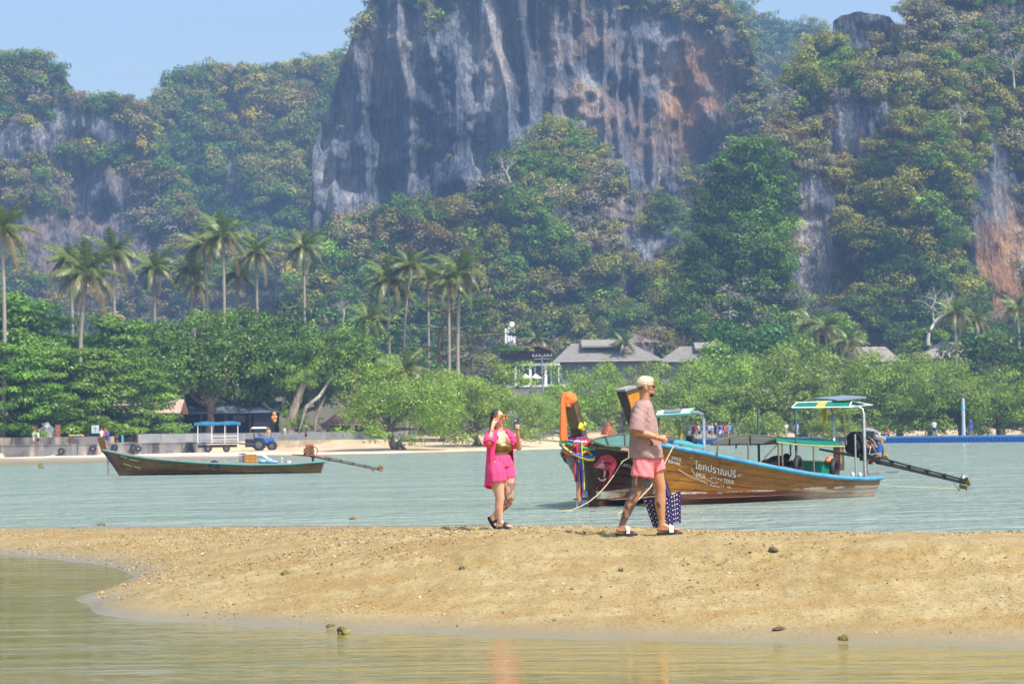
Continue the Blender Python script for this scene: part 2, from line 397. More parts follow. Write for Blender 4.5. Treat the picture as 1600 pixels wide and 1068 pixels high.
_m = newmat('sand_lump_mat'); _m[1].links.new(tint_mix(_m[1]), _m[2].inputs['Base Color']); _m[2].inputs['Roughness'].default_value = .9; M_lump = _m[0]
_lt = []
for k in range(4):
    bm = bmesh.new(); bmesh.ops.create_icosphere(bm, subdivisions=1, radius=1)
    for v in bm.verts: v.co *= rng.uniform(.6, 1.25); v.co.z *= .8
    me = bpy.data.meshes.new('sand_lump'); bm.to_mesh(me); bm.free(); me.materials.append(M_lump); _lt.append(template(me))
_p, _s, _r, _c = lumps(30000, 8, 0.005, 0.020, [(.34, .24, .10), (.40, .29, .14), (.28, .19, .07), (.18, .125, .05), (.46, .36, .21)], None)
scatter('sand_lumps', _p, _s, _r, _c, _lt)

# ---- land behind the water --------------------------------------------------
D0 = ([-700, 0, 100, 200, 415, 600, 850, 1000, 1100, 1250, 1400, 2300], [170, 176, 180, 190, 213, 224, 250, 280, 318, 305, 296, 280])
WD = ([-700, 0, 200, 300, 415, 600, 850, 1100, 1400, 2300], [248, 250, 254, 265, 282, 285, 292, 330, 312, 296])
ZB = ([-700, 0, 200, 300, 415, 600, 850, 1000, 1100, 2300], [.08, .08, .12, .18, .35, .95, 1.1, .25, .06, .06])
ZT = ([-700, 0, 200, 415, 600, 850, 1000, 1100, 2300], [1.22, 1.22, 1.22, 1.28, 1.28, 1.4, .4, .08, .08])
def land_z(px, d):
    px = np.asarray(px, float); d = np.asarray(d, float)
    d0 = np.interp(px, *D0); wd = np.interp(px, *WD); zb = np.interp(px, *ZB); zt = np.interp(px, *ZT)
    t = (d - d0) / (wd - d0)
    z = np.where(t < 0, np.maximum(t * 0.6, -0.9), zb * np.clip(t, 0, 1) ** 1.15)
    z = np.where(d > wd, zt + np.clip(d - wd - 14, 0, 90) * 0.03 + np.clip(d - wd - 100, 0, 1e9) * 0.05, z)
    return z
def land(px, d): return float(land_z([px], [d])[0])
def at(px, d, dz=0.0):
    """a point standing on the land at a bearing and a depth"""
    p = P(px, 600, d); return Vector((p.x, d, land(px, d) + dz))
nu = 300; uu = np.linspace(-700, 2300, nu); dd = np.concatenate([np.linspace(165, 340, 110), np.linspace(344, 1200, 40)]); nd = len(dd)
UU, DD = np.meshgrid(uu, dd); p0 = np.array([(P(u, 600, 1.0).x) for u in uu])
co = np.c_[(p0[None] * DD).ravel(), DD.ravel(), land_z(UU.ravel(), DD.ravel())]
co[:, 2] += fbm(np.c_[co[:, :2] * [.25, .12], np.zeros(len(co))], 3, 3) * 0.05 * (co[:, 2] > .03)
idx = np.arange(nu * nd).reshape(nd, nu)
F4 = np.stack([idx[:-1, :-1], idx[:-1, 1:], idx[1:, 1:], idx[1:, :-1]], -1).reshape(-1, 4)
def beach_mat():
    m, nt, b, o = newmat('beach_mat')
    g = nt.nodes.new('ShaderNodeNewGeometry'); sx = nt.nodes.new('ShaderNodeSeparateXYZ'); nt.links.new(g.outputs['Position'], sx.inputs[0])
    p = world_pos(nt, (.25, .06, 1))
    sand = ramp(nt, noise(nt, 1.5, 5, p, .65), [(.35, (.42, .31, .18)), (.65, (.58, .45, .29))])
    wet = ramp(nt, math_(nt, 'ADD', sx.outputs[2], math_(nt, 'MULTIPLY', math_(nt, 'SUBTRACT', noise(nt, .8, 3, p), .5), .1)), [(0.0, (.16, .15, .085)), (.06, (.28, .225, .14)), (.16, (1, 1, 1))])
    c = mixc(nt, ramp(nt, sx.outputs[2], [(.05, (0, 0, 0)), (.2, (1, 1, 1))]), wet, sand)
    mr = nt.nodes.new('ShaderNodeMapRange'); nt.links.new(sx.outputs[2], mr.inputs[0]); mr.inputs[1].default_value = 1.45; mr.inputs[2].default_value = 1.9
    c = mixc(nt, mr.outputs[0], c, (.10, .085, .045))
    nt.links.new(c, b.inputs['Base Color']); b.inputs['Roughness'].default_value = .85
    bump(nt, b, noise(nt, 3, 4, p), .4, .1)
    return m
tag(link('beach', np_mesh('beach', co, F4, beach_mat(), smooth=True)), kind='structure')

# ================================================================ foliage: clouds of small leaf faces
def rand_dirs(r, n):
    v = r.normal(size=(n, 3)); return v / np.linalg.norm(v, axis=1, keepdims=True)
def leaf_faces(pos, nrm, size, r, aspect=0.55, droop=0.0):
    n = len(pos); a = rand_dirs(r, n); a[:, 2] -= droop
    t = a - nrm * np.sum(a * nrm, 1, keepdims=True); t /= np.linalg.norm(t, axis=1, keepdims=True) + 1e-9
    b = np.cross(nrm, t); s = size[:, None]
    v = np.stack([pos - t * s, pos + b * s * aspect + t * s * .1, pos + t * s, pos - b * s * aspect + t * s * .1], 1)
    return v.reshape(-1, 3)
def puff_leaves(centers, radii, per, size, r, up=0.45, squash=0.8, fill=0.35, aspect=.55, drop=0.35):
    """leaves on the shells of many overlapping puffs; per = leaves per puff of radius 1"""
    nper = np.maximum(6, (per * radii ** 2).astype(int)); own = np.repeat(np.arange(len(centers)), nper); n = len(own)
    d = rand_dirs(r, n); d[:, 2] = np.where(d[:, 2] < -.45, -d[:, 2] * drop, d[:, 2]); d /= np.linalg.norm(d, axis=1, keepdims=True)
    rad = radii[own] * (1 - fill * r.random(n) ** 2.0) * r.uniform(.88, 1.1, n)
    pos = centers[own] + d * rad[:, None] * np.array([1, 1, squash])
    nr = d + rand_dirs(r, n) * .75; nr[:, 2] += up; nr /= np.linalg.norm(nr, axis=1, keepdims=True)
    sz = size * r.uniform(.6, 1.35, n)
    return leaf_faces(pos, nr, sz, r, aspect), own, n
def qf(n): return np.arange(n * 4, dtype=np.int32).reshape(-1, 4)

M_hillveg = foliage_mat('hill_foliage_mat', .32, .6, 0.0, .2, True)
def crown_template(seed, leaf, nl, nsub=4):
    r = np.random.default_rng(seed); C = r.normal(size=(nsub, 3)) * [.5, .45, .34]; RR = r.uniform(.45, .75, nsub)
    vv, own, n = puff_leaves(C, RR, nl / (nsub * .37), leaf, r, .5, .85, .35, .62)
    return template(np_mesh('crown', vv, qf(n), M_hillveg, {'Col': np.repeat((r.uniform(.75, 1.25, nsub)[own] * r.uniform(.65, 1.4, n))[:, None] * np.ones(3), 4, 0)}))
def rock_mat():
    m, nt, b, o = newmat('limestone_mat')
    at_ = N(nt, 'ShaderNodeVertexColor', layer_name='Col'); sp = nt.nodes.new('ShaderNodeSeparateColor'); nt.links.new(at_.outputs[0], sp.inputs[0])
    st = world_pos(nt, (.26, .10, .030)); fn = world_pos(nt, (1.1, .5, .16)); iso = world_pos(nt, (.05, .03, .05)); vf = world_pos(nt, (2.4, 1.2, .7))
    s1 = noise(nt, 1.0, 6, st, .65, .8); s2 = noise(nt, 1.0, 4, fn, .6, .3); s3 = noise(nt, 1.0, 5, iso, .6); s4 = noise(nt, 1.0, 3, vf, .7)
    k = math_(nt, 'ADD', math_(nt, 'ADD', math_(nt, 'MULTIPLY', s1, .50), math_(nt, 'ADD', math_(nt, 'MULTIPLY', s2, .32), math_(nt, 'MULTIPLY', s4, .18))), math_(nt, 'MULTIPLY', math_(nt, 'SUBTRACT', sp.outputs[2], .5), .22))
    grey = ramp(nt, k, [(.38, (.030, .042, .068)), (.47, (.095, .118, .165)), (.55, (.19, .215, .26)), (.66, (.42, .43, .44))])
    warm = ramp(nt, k, [(.38, (.08, .055, .045)), (.5, (.27, .155, .085)), (.60, (.46, .25, .115)), (.70, (.60, .48, .37))])
    wf = math_(nt, 'MULTIPLY', sp.outputs[1], ramp(nt, s3, [(.38, (0, 0, 0)), (.55, (1, 1, 1))]))
    c = mixc(nt, wf, grey, warm)
    soil = ramp(nt, noise(nt, 1.0, 5, world_pos(nt, (.25, .15, .25)), .7), [(.35, (.035, .05, .018)), (.52, (.10, .10, .035)), (.68, (.20, .14, .07))])
    c = mixc(nt, sp.outputs[0], c, soil)
    nt.links.new(c, b.inputs['Base Color']); b.inputs['Roughness'].default_value = .9; b.inputs['Specular IOR Level'].default_value = .15
    bump(nt, b, math_(nt, 'ADD', s1, math_(nt, 'ADD', math_(nt, 'MULTIPLY', s2, .7), math_(nt, 'MULTIPLY', s4, .3))), 1.0, 4.0)
    return m
M_rock = rock_mat()
def zone(px, py, els):
    z = np.zeros(len(px))
    for cx, cy, rx, ry, val in els:
        d = np.hypot((px - cx) / rx, (py - cy) / ry); z = z + val * (1 - sstep(.55, 1.15, d))
    return z
PAL = dict(dark=(.040, .080, .014), green=(.095, .17, .022), olive=(.20, .20, .032), yellow=(.36, .30, .035), brown=(.17, .125, .042), tan=(.24, .205, .11), grey=(.17, .16, .135), fresh=(.16, .27, .035), rust=(.20, .11, .03))
def hill(name, ctrl, d_foot, slope, rock, warm, light, relief, pal, n_crowns, crown_r, seed, foot_z=4.0, jag=4.0, palz=(), leaf=.30, per=34, nu=300, nv=170, vegname='hillside_forest', bias=0.0, vpow=1.5, dens=1.0, dcurve=None):
    r = np.random.default_rng(seed)
    cx = np.array([c[0] for c in ctrl], float); cy = np.array([c[1] for c in ctrl], float)
    lo_, hi_ = max(cx[0], -90), min(cx[-1], 1690); k0, k1 = int((lo_ - cx[0]) / 14), int((cx[-1] - hi_) / 14)
    us = np.concatenate([np.linspace(cx[0], lo_, k0 + 1)[:-1], np.linspace(lo_, hi_, nu - k0 - k1), np.linspace(hi_, cx[-1], k1 + 1)[1:]]); nu = len(us); wu_ = np.gradient(us); wu_ = wu_ / wu_.mean(); top = np.interp(us, cx, cy)
    top = top + jag * fbm(np.c_[us / 26., np.zeros(nu), np.full(nu, seed)], 4, seed) * 2
    yh = 675 - .014 * (us - 800)
    v = np.linspace(0, 1, nv)
    dbase = np.full(nu, float(d_foot)) if dcurve is None else np.interp(us, *dcurve)
    dep_top = dbase + slope * 60
    ztop = 1.9 + (yh - top) * dep_top / FPX
    Z = foot_z + (np.maximum(ztop, foot_z + .5) - foot_z)[None] * v[:, None]
    D = dbase[None] + slope * (Z - foot_z) * np.where(Z > foot_z, 1, 1)
    X = (us[None] - 800) / FPX * D
    q = np.c_[X.ravel(), np.full(X.size, seed * 3.1), Z.ravel()]
    fl = 1 - np.abs(vnoise(q * [.11, 1, .012] + fbm(q * .03, 2, seed)[:, None] * .8, seed + 5)) * 2
    fl2 = 1 - np.abs(vnoise(q * [.30, 1, .03], seed + 6)) * 2
    bg_ = fbm(q * [.022, 1, .016], 4, seed + 9)
    disp = -(relief[0] * bg_ * 2 + relief[1] * fl + relief[1] * .4 * fl2 + relief[2] * fbm(q * [.12, 1, .12], 4, seed + 12) * 2)
    D = D + disp.reshape(D.shape)
    X = (us[None] - 800) / FPX * D
    # keep the outline: recompute heights at the relief's depth for the top rows
    PY = yh[None] - (Z - 1.9) * FPX / D
    pxg, pyg = np.broadcast_to(us[None], PY.shape).ravel(), PY.ravel()
    nz = fbm(q * [.03, 1, .03], 4, seed + 20); nz2 = fbm(q * [.14, 1, .09], 3, seed + 22)
    rk = zone(pxg, pyg, rock)
    veg = np.clip(1.0 - rk + nz * .9 + nz2 * .55 + bias, 0, 1); veg = sstep(.25, .75, veg)
    edge = v[:, None] > .965
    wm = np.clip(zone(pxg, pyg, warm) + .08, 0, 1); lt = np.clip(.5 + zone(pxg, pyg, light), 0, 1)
    co = np.stack([X, D, Z], -1)
    back = []
    for dback, fz in ((14, .99), (45, .93), (110, .7), (190, .35)):
        B = co[-1].copy(); B[:, 1] += dback; B[:, 0] *= (co[-1][:, 1] + dback) / co[-1][:, 1]; B[:, 2] = foot_z + (B[:, 2] - foot_z) * fz; back.append(B)
    full = np.concatenate([co, np.array(back)], 0); n2 = full.shape[0]
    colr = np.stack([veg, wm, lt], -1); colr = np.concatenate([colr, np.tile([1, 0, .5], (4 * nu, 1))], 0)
    idx = np.arange(nu * n2).reshape(n2, nu); F = np.stack([idx[:-1, :-1], idx[:-1, 1:], idx[1:, 1:], idx[1:, :-1]], -1).reshape(-1, 4)
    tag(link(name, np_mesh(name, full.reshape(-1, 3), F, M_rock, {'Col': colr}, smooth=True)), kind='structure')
    # crowns of the trees and shrubs clinging to it
    area = np.ones(D.size); w_ = np.clip(veg * dens, 0, 1) ** vpow + .02
    w_ = w_ * (D.ravel() ** 2) * (np.repeat(((ztop - foot_z) * wu_)[None], nv, 0).ravel().clip(.2))
    pick = r.choice(D.size, n_crowns, p=w_ / w_.sum())
    _tv = np.clip(veg[(nv - 6) * nu:(nv - 5) * nu], .0, 1) + .01
    topi = (nv - 1) * nu + r.choice(nu, n_crowns // 9, p=_tv / _tv.sum())         # a fringe along the skyline
    pick = np.concatenate([pick, topi])
    cpos = co.reshape(-1, 3)[pick] + r.normal(size=(len(pick), 3)) * [1.0, .3, .8]
    cr = r.uniform(*crown_r, len(pick)) * np.where(veg[pick] < .4, .55, 1.0)
    cr[-len(topi):] *= .8
    ppx, ppy = pxg[pick], pyg[pick]
    pn = fbm(cpos * .035, 3, seed + 40) + .35 * r.normal(size=len(pick)) * .5
    names = list(pal); cum = np.cumsum([pal[k] for k in names]); cum = cum / cum[-1]
    rank = np.argsort(np.argsort(pn)) / len(pn)
    pi = np.searchsorted(cum, np.clip(rank * .86 + .14 * r.random(len(pn)), 0, .9999))
    base = np.array([PAL[k] for k in names])[pi]
    for cx_, cy_, rx, ry, nm, pr in palz:
        s = (np.hypot((ppx - cx_) / rx, (ppy - cy_) / ry) < 1) & (r.random(len(pick)) < pr); base[s] = PAL[nm]
    cpos[:, 1] -= cr * .35; nl = int(np.clip(3.4 / (leaf * .66 / np.mean(crown_r)) ** 2, 200, 900))
    tm = [crown_template(seed * 10 + q_, leaf * .66 / float(np.mean(crown_r)), nl) for q_ in range(6)]
    scatter(vegname, cpos, cr[:, None] * r.uniform(.85, 1.15, (len(cr), 3)) * [1, 1, .95], np.c_[r.normal(size=(len(cr), 2)) * .25, r.uniform(0, 6.28, len(cr))], base * r.uniform(1.0, 1.7, (len(cr), 1)), tm)
    return co, veg

# far ridge seen through the gap
hill('far_ridge', [(1090, -30), (1170, -28), (1205, 0), (1235, 2), (1250, 10), (1275, 4), (1300, 6), (1312, 24), (1360, 40), (1420, 60)], 1000, .55, [(1190, 180, 40, 60, .5)], [], [], (10, 2, 3), dict(dark=2, green=4, olive=3, fresh=1, tan=1), 620, (3.2, 5.8), 11, 10, 3, leaf=.75, per=9, nu=120, nv=100)
# left hills
hill('left_hill', [(-900, 600), (-760, 420), (-600, 210), (-420, 90), (-150, 62), (-40, 80), (0, 78), (25, 72), (60, 76), (85, 88), (110, 112), (128, 142), (150, 142), (175, 136), (205, 146), (228, 162), (250, 225), (285, 300), (320, 360), (370, 410), (430, 450)], 760, .42,
     [(30, 215, 75, 36, 1.1), (120, 185, 60, 34, 1.05), (190, 200, 45, 32, 1.0), (60, 300, 140, 90, .66), (200, 300, 100, 90, .55), (20, 400, 90, 70, .7), (150, 400, 130, 60, .6)],
     [(80, 290, 200, 80, .35), (100, 390, 200, 60, .4), (250, 250, 40, 60, .3)], [(30, 205, 80, 30, .35), (120, 180, 60, 30, .35)], (7, 3.0, 3.2),
     dict(dark=2, green=4, olive=5, brown=3, tan=3, grey=3, yellow=1), 2000, (2.2, 4.6), 21, 10, 5, [(60, 120, 160, 60, 'green', .5), (40, 110, 120, 45, 'olive', .35), (215, 215, 28, 24, 'yellow', .6), (160, 290, 60, 30, 'grey', .4), (60, 330, 120, 60, 'tan', .35), (230, 330, 50, 60, 'grey', .4)], leaf=.55, per=13, bias=.05)
hill('middle_hill', [(215, 190), (240, 155), (262, 130), (275, 104), (300, 106), (330, 100), (360, 92), (400, 98), (440, 92), (470, 84), (495, 74), (520, 62), (545, 70), (575, 62), (620, 60)], 860, .40,
     [(372, 285, 36, 60, .95), (495, 160, 40, 40, .35), (365, 180, 14, 24, .6), (300, 160, 20, 20, .4), (520, 100, 12, 24, .6), (340, 290, 30, 60, .5), (460, 290, 30, 40, .3)],
     [(480, 330, 40, 40, .3)], [(372, 280, 36, 60, .1)], (11, 3.0, 3), dict(dark=3, green=6, olive=8, yellow=1, tan=1, brown=1), 1350, (2.6, 5.0), 31, 10, 4,
     [(440, 180, 70, 50, 'brown', .4), (420, 150, 50, 30, 'yellow', .35), (500, 100, 40, 40, 'yellow', .4), (440, 240, 50, 40, 'olive', .6), (250, 260, 60, 60, 'fresh', .3), (290, 330, 50, 60, 'green', .6)], leaf=.6, per=13, bias=.25)
# the great limestone cliff
hill('main_cliff', [(486, 345), (489, 300), (492, 230), (508, 180), (530, 120), (548, 72), (562, 30), (578, 2), (600, -60), (660, -120), (800, -150), (1000, -150), (1100, -110), (1140, -40), (1160, 20), (1185, 75), (1205, 140), (1222, 210), (1240, 320)], 690, .16,
     [(560, 240, 110, 170, 1.15), (690, 170, 130, 220, 1.0), (610, 60, 60, 90, .9), (800, 120, 110, 170, 1.1), (940, 110, 130, 170, .8), (1060, 180, 90, 160, .55), (1120, 90, 60, 120, .5), (660, 300, 130, 60, .9), (990, 260, 90, 80, .25)],
     [(900, 70, 70, 120, .5), (1010, 180, 120, 120, .45), (1110, 150, 80, 130, .8), (630, 90, 60, 90, .25), (790, 80, 40, 100, .2)],
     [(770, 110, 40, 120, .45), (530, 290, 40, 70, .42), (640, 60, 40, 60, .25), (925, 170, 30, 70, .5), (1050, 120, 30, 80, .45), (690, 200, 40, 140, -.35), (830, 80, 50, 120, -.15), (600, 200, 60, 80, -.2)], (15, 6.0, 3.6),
     dict(dark=3, green=3, olive=7, grey=2, tan=3, brown=4), 2300, (1.1, 3.2), 41, 10, 3, [(1100, 160, 90, 150, 'brown', .5), (1100, 150, 90, 150, 'tan', .3), (555, 90, 50, 90, 'olive', .6), (700, 50, 40, 60, 'dark', .6), (720, 310, 90, 50, 'dark', .8)], leaf=.45, per=15, nu=400, nv=220, bias=.12, vpow=1.15)
# wooded spur at its foot
hill('wooded_spur', [(470, 470), (500, 400), (530, 372), (560, 352), (600, 346), (625, 352), (640, 338), (680, 330), (730, 336), (770, 300), (800, 262), (830, 225), (858, 196), (890, 190), (912, 212), (935, 252), (980, 292), (1030, 322), (1070, 352), (1095, 390), (1120, 430), (1160, 470)], 575, .62,
     [(1010, 345, 85, 70, .85), (905, 290, 55, 80, .7), (960, 440, 80, 45, .5), (850, 380, 36, 80, .5)], [(960, 330, 90, 80, .4)], [(980, 330, 90, 80, .25)], (10, 2.6, 3.0), dict(dark=4, green=6, fresh=2, olive=9, tan=3, grey=3, brown=1), 1500, (1.8, 4.0), 51, 6, 6,
     [(565, 370, 50, 30, 'tan', .7), (690, 360, 55, 40, 'brown', .5), (525, 385, 22, 40, 'fresh', .8), (780, 290, 60, 70, 'dark', .6), (850, 330, 60, 100, 'green', .5), (960, 350, 90, 70, 'grey', .35), (850, 480, 120, 50, 'olive', .5), (640, 400, 60, 40, 'tan', .5), (1030, 440, 60, 50, 'olive', .7)], leaf=.42, per=20, bias=.30, nu=260, nv=150)
# right hand hill
hill('right_hill', [(1180, 330), (1200, 262), (1220, 215), (1238, 180), (1244, 140), (1252, 100), (1275, 75), (1300, 58), (1309, 52), (1311, 22), (1325, 12), (1345, 10), (1375, 12), (1400, 18), (1418, 40), (1422, 52), (1428, 20), (1450, 5), (1490, -20), (1600, -40), (1800, -60), (2100, -20), (2350, 250), (2600, 560)], 500, .36,
     [(1362, 38, 66, 40, 1.6), (1335, 195, 38, 62, 1.9), (1274, 395, 48, 130, 2.2), (1225, 300, 25, 50, .9), (1572, 370, 58, 150, 2.0), (1500, 430, 30, 70, .5), (1390, 180, 18, 30, .6), (1590, 10, 30, 40, .8), (1560, 260, 30, 40, .9)],
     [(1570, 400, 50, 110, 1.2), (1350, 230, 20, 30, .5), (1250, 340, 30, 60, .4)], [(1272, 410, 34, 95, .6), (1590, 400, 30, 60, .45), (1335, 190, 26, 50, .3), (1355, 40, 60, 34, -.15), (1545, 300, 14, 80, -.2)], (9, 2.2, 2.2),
     dict(dark=4, green=7, fresh=1, olive=8, tan=1.5, grey=2, brown=2), 2900, (1.6, 3.6), 61, 5, 3,
     [(1300, 100, 60, 50, 'green', .5), (1290, 110, 50, 40, 'olive', .5), (1460, 200, 110, 80, 'brown', .3), (1450, 230, 120, 90, 'olive', .4), (1550, 60, 80, 80, 'green', .4), (1580, 70, 40, 60, 'grey', .5), (1400, 420, 100, 110, 'dark', .45), (1370, 320, 70, 70, 'olive', .5), (1280, 260, 40, 40, 'tan', .4)], leaf=.34, per=24, bias=.25, nu=330, nv=220)
hill('green_buttress', [(1066, 560), (1082, 470), (1090, 400), (1105, 330), (1122, 290), (1145, 252), (1165, 236), (1190, 230), (1212, 244), (1222, 280), (1228, 340), (1232, 430), (1240, 520)], 440, .40,
     [(1225, 345, 22, 50, .6), (1190, 500, 60, 30, .3)], [], [], (8, 1.5, 2), dict(dark=8, green=6, fresh=1, olive=1), 620, (1.6, 3.2), 71, 4, 3, [(1190, 370, 50, 40, 'fresh', .4), (1180, 250, 40, 25, 'green', .7), (1120, 400, 40, 80, 'dark', .7), (1170, 480, 60, 50, 'grey', .3)], leaf=.32, per=26, bias=.5, nu=120, nv=120)
# ---- haze: one closed box of air round the camera and everything in it
bm = bmesh.new(); bmesh.ops.create_cube(bm, size=1.0)
me = bpy.data.meshes.new('haze'); bm.to_mesh(me); bm.free()
hz = link('haze', me); hz.scale = (2400, 1370, 230); hz.location = (0, 645, 112.5)
m = bpy.data.materials.new('haze_mat'); m.use_nodes = True; nt = m.node_tree
nt.nodes.remove(nt.nodes['Principled BSDF']); pv = nt.nodes.new('ShaderNodeVolumePrincipled')
pv.inputs['Color'].default_value = c4(HAZE_COLOR); pv.inputs['Density'].default_value = HAZE_DENSITY; pv.inputs['Anisotropy'].default_value = 0.2
nt.links.new(pv.outputs[0], nt.nodes['Material Output'].inputs['Volume']); me.materials.append(m)
tag(hz, kind='stuff')
# ================================================================ TREES
M_leaf = foliage_mat('leaf_mat', .30, .42, .22, .35)
M_bark = pm('bark', (.13, .10, .075), .9, .35, 5, .5, col2=(.24, .20, .16), stretch=(1, 1, .3))
M_pale_bark = pm('pale_bark', (.34, .31, .28), .85, .3, 4, .4, col2=(.50, .47, .43), stretch=(1, 1, .3))
M_palmbark = pm('palm_bark', (.26, .22, .18), .9, .25, 6, .3, col2=(.40, .36, .31), stretch=(.4, .4, 3))

def limb_pts(a, b, r, n=6, sag=.12):
    a, b = Vector(a), Vector(b); L = (b - a).length
    o1 = Vector((r.normal() * sag, r.normal() * sag, abs(r.normal()) * sag)) * L * .5
    return [a.lerp(b, t) + o1 * math.sin(math.pi * t) + Vector((r.normal(), r.normal(), r.normal())) * L * .012 for t in [i / n for i in range(n + 1)]]
def crown_mesh(name, C, RR, per, leaf, col, r, up=.45, squash=.8, aspect=.55, var=.3, tint=(.30, .26, .05), tfrac=.12, fill=.35):
    vv, own, n = puff_leaves(C, RR, per, leaf, r, up, squash, fill, aspect)
    cc = np.array(col) * r.uniform(1 - var, 1 + var, (len(C), 1))
    t = r.random(len(C)) < tfrac; cc[t] = cc[t] * .5 + np.array(tint) * .5
    lc = cc[own] * r.uniform(.65, 1.4, (n, 1))
    return np_mesh(name, vv, qf(n), M_leaf, {'Col': np.repeat(lc, 4, 0)})
def tree_meshes(kind, seed):
    r = np.random.default_rng(seed); mb = MB()
    if kind in ('mangrove', 'bush'):
        H, W = (10.0, 6.3) if kind == 'mangrove' else (5.0, 3.6)
        n = 105 if kind == 'mangrove' else 46
        d = rand_dirs(r, n); d[:, 2] = np.abs(d[:, 2]) * 1.0 - .62 * (r.random(n) < .5)
        lob = 1 + .22 * np.sin(np.arctan2(d[:, 1], d[:, 0]) * 3 + seed) + .14 * r.normal(size=n)
        rad = r.uniform(.62, 1.0, n) * lob
        C = d * rad[:, None] * [W, W, H * .58]; C[:, 2] += H * .40; C[:, 2] = np.clip(C[:, 2], .9, None)
        RR = r.uniform(.9, 1.75, n) * (1 if kind == 'mangrove' else .75)
        base = [Vector((0, 0, -.6))]; hub = Vector((r.normal() * .4, r.normal() * .4, H * .22))
        mb.tube(limb_pts((0, 0, -.6), hub, r, 5, .1), [.52, .42, .36, .32, .3, .28], 9)
        for k in range(4): 
            a = k * 1.6 + r.random(); mb.tube([Vector((math.cos(a) * 1.1, math.sin(a) * 1.1, -.5)), Vector((math.cos(a) * .5, math.sin(a) * .5, .25)), Vector((0, 0, .9))], [.10, .15, .16], 6)
        for k in r.choice(n, 11, replace=False): mb.tube(limb_pts(hub, C[k] * .92 + np.array([0, 0, .3]), r, 6), [.26, .22, .17, .13, .10, .07, .04], 6)
        cr = crown_mesh('crown', C, RR, 90, .155, (.225, .325, .05), r, .5, .85, .5, .32, (.20, .24, .07), .2)
    elif kind == 'almond':                                             # tiers of big leaves
        H, W = 15.0, 8.6; C = []; RR = []
        for lev in range(7):
            z = 2.9 + lev * 1.8; wr = W * (1.0 - (lev / 7.6) ** 2.2) * r.uniform(.85, 1.1); m = int(9 + 13 * wr / W)
            for k in range(m):
                a = r.uniform(0, 6.283); q = wr * math.sqrt(r.uniform(.12, 1.0))
                C.append((math.cos(a) * q, math.sin(a) * q, z + r.normal() * .45 - .10 * q)); RR.append(r.uniform(1.3, 2.5))
        C = np.array(C); RR = np.array(RR); n = len(C)
        hub = Vector((r.normal() * .5, r.normal() * .5, 4.2))
        mb.tube(limb_pts((0, 0, -.6), hub, r, 5, .08), [.62, .46, .4, .36, .34, .32], 10)
        mb.tube(limb_pts(hub, (r.normal() * .6, r.normal() * .6, H * .9), r, 6, .05), [.32, .28, .24, .19, .14, .09, .05], 8)
        for k in r.choice(n, 13, replace=False):
            st = hub + Vector((0, 0, max(0, C[k][2] - 5.5) * .8)); mb.tube(limb_pts(st, C[k], r, 6, .06), [.2, .17, .14, .11, .09, .06, .03], 6)
        cr = crown_mesh('crown', C, RR, 36, .27, (.135, .255, .03), r, 1.0, .36, .58, .25, (.13, .22, .03), .25)
    elif kind == 'rain':                                               # wide dense crown on a forked trunk
        H, W = 15.0, 8.8; n = 125
        d = rand_dirs(r, n); d[:, 2] = np.abs(d[:, 2]) - .25 * (r.random(n) < .4)
        rad = r.uniform(.6, 1.0, n) * (1 + .18 * np.sin(np.arctan2(d[:, 1], d[:, 0]) * 4 + seed) + .1 * r.normal(size=n))
        C = d * rad[:, None] * [W, W, 8.0]; C[:, 2] += 6.6; RR = r.uniform(1.0, 2.0, n)
        hub = Vector((r.normal() * .6, r.normal() * .6, 3.6))
        mb.tube(limb_pts((0, 0, -.6), hub, r, 5, .08), [.85, .62, .55, .5, .46, .42], 10)
        for k in r.choice(n, 12, replace=False): mb.tube(limb_pts(hub, C[k] * .95, r, 7, .1), [.36, .3, .26, .2, .16, .12, .08, .04], 7)
        cr = crown_mesh('crown', C, RR, 50, .225, (.10, .195, .028), r, .6, .75, .55, .32, (.11, .20, .03), .22)
    elif kind == 'dark':
        H, W = 11.0, 6.0; n = 80
        d = rand_dirs(r, n); d[:, 2] = np.abs(d[:, 2]) - .3 * (r.random(n) < .4)
        rad = r.uniform(.7, 1.0, n) * (1 + .1 * r.normal(size=n))
        C = d * rad[:, None] * [W, W, 6.6]; C[:, 2] += 4.8; RR = r.uniform(.9, 1.6, n)
        mb.tube(limb_pts((0, 0, -.6), (0, 0, 6), r, 5, .05), [.5, .42, .36, .3, .24, .18], 9)
        cr = crown_mesh('crown', C, RR, 60, .19, (.04, .11, .017), r, .5, .85, .55, .28, (.12, .13, .02), .15)
    elif kind == 'spread':                                              # open layered tree of thin branches
        H, W = 15.0, 7.5; C = []; RR = []
        for lev in range(8):
            z = 4 + lev * 1.5; wr = W * (1.05 - (abs(lev - 2.5) / 7.) ** 1.5)
            for k in range(11):
                a = r.uniform(0, 6.283); q = wr * math.sqrt(r.uniform(.15, 1.0)); C.append((math.cos(a) * q, math.sin(a) * q, z + r.normal() * .25)); RR.append(r.uniform(.7, 1.4))
        C = np.array(C); RR = np.array(RR)
        mb.tube(limb_pts((0, 0, -.6), (0, 0, H * .95), r, 7, .02), [.42, .36, .3, .25, .2, .15, .1, .05], 9)
        for k in range(0, len(C), 3): mb.tube(limb_pts((0, 0, C[k][2] - .8), C[k], r, 5, .05), [.12, .1, .08, .06, .04, .02], 5)
        cr = crown_mesh('crown', C, RR, 44, .19, (.04, .095, .02), r, .9, .3, .5, .3)
    set_ = mb.mesh('trunk', M_bark if kind not in ('rain', 'almond') else M_bark2)
    return set_, cr, float(np.max((C[:, 2] + RR * .8)))
M_bark2 = pm('tan_bark', (.22, .17, .12), .9, .3, 3, .5, col2=(.38, .32, .25), stretch=(1, 1, .3))
TREES = {}
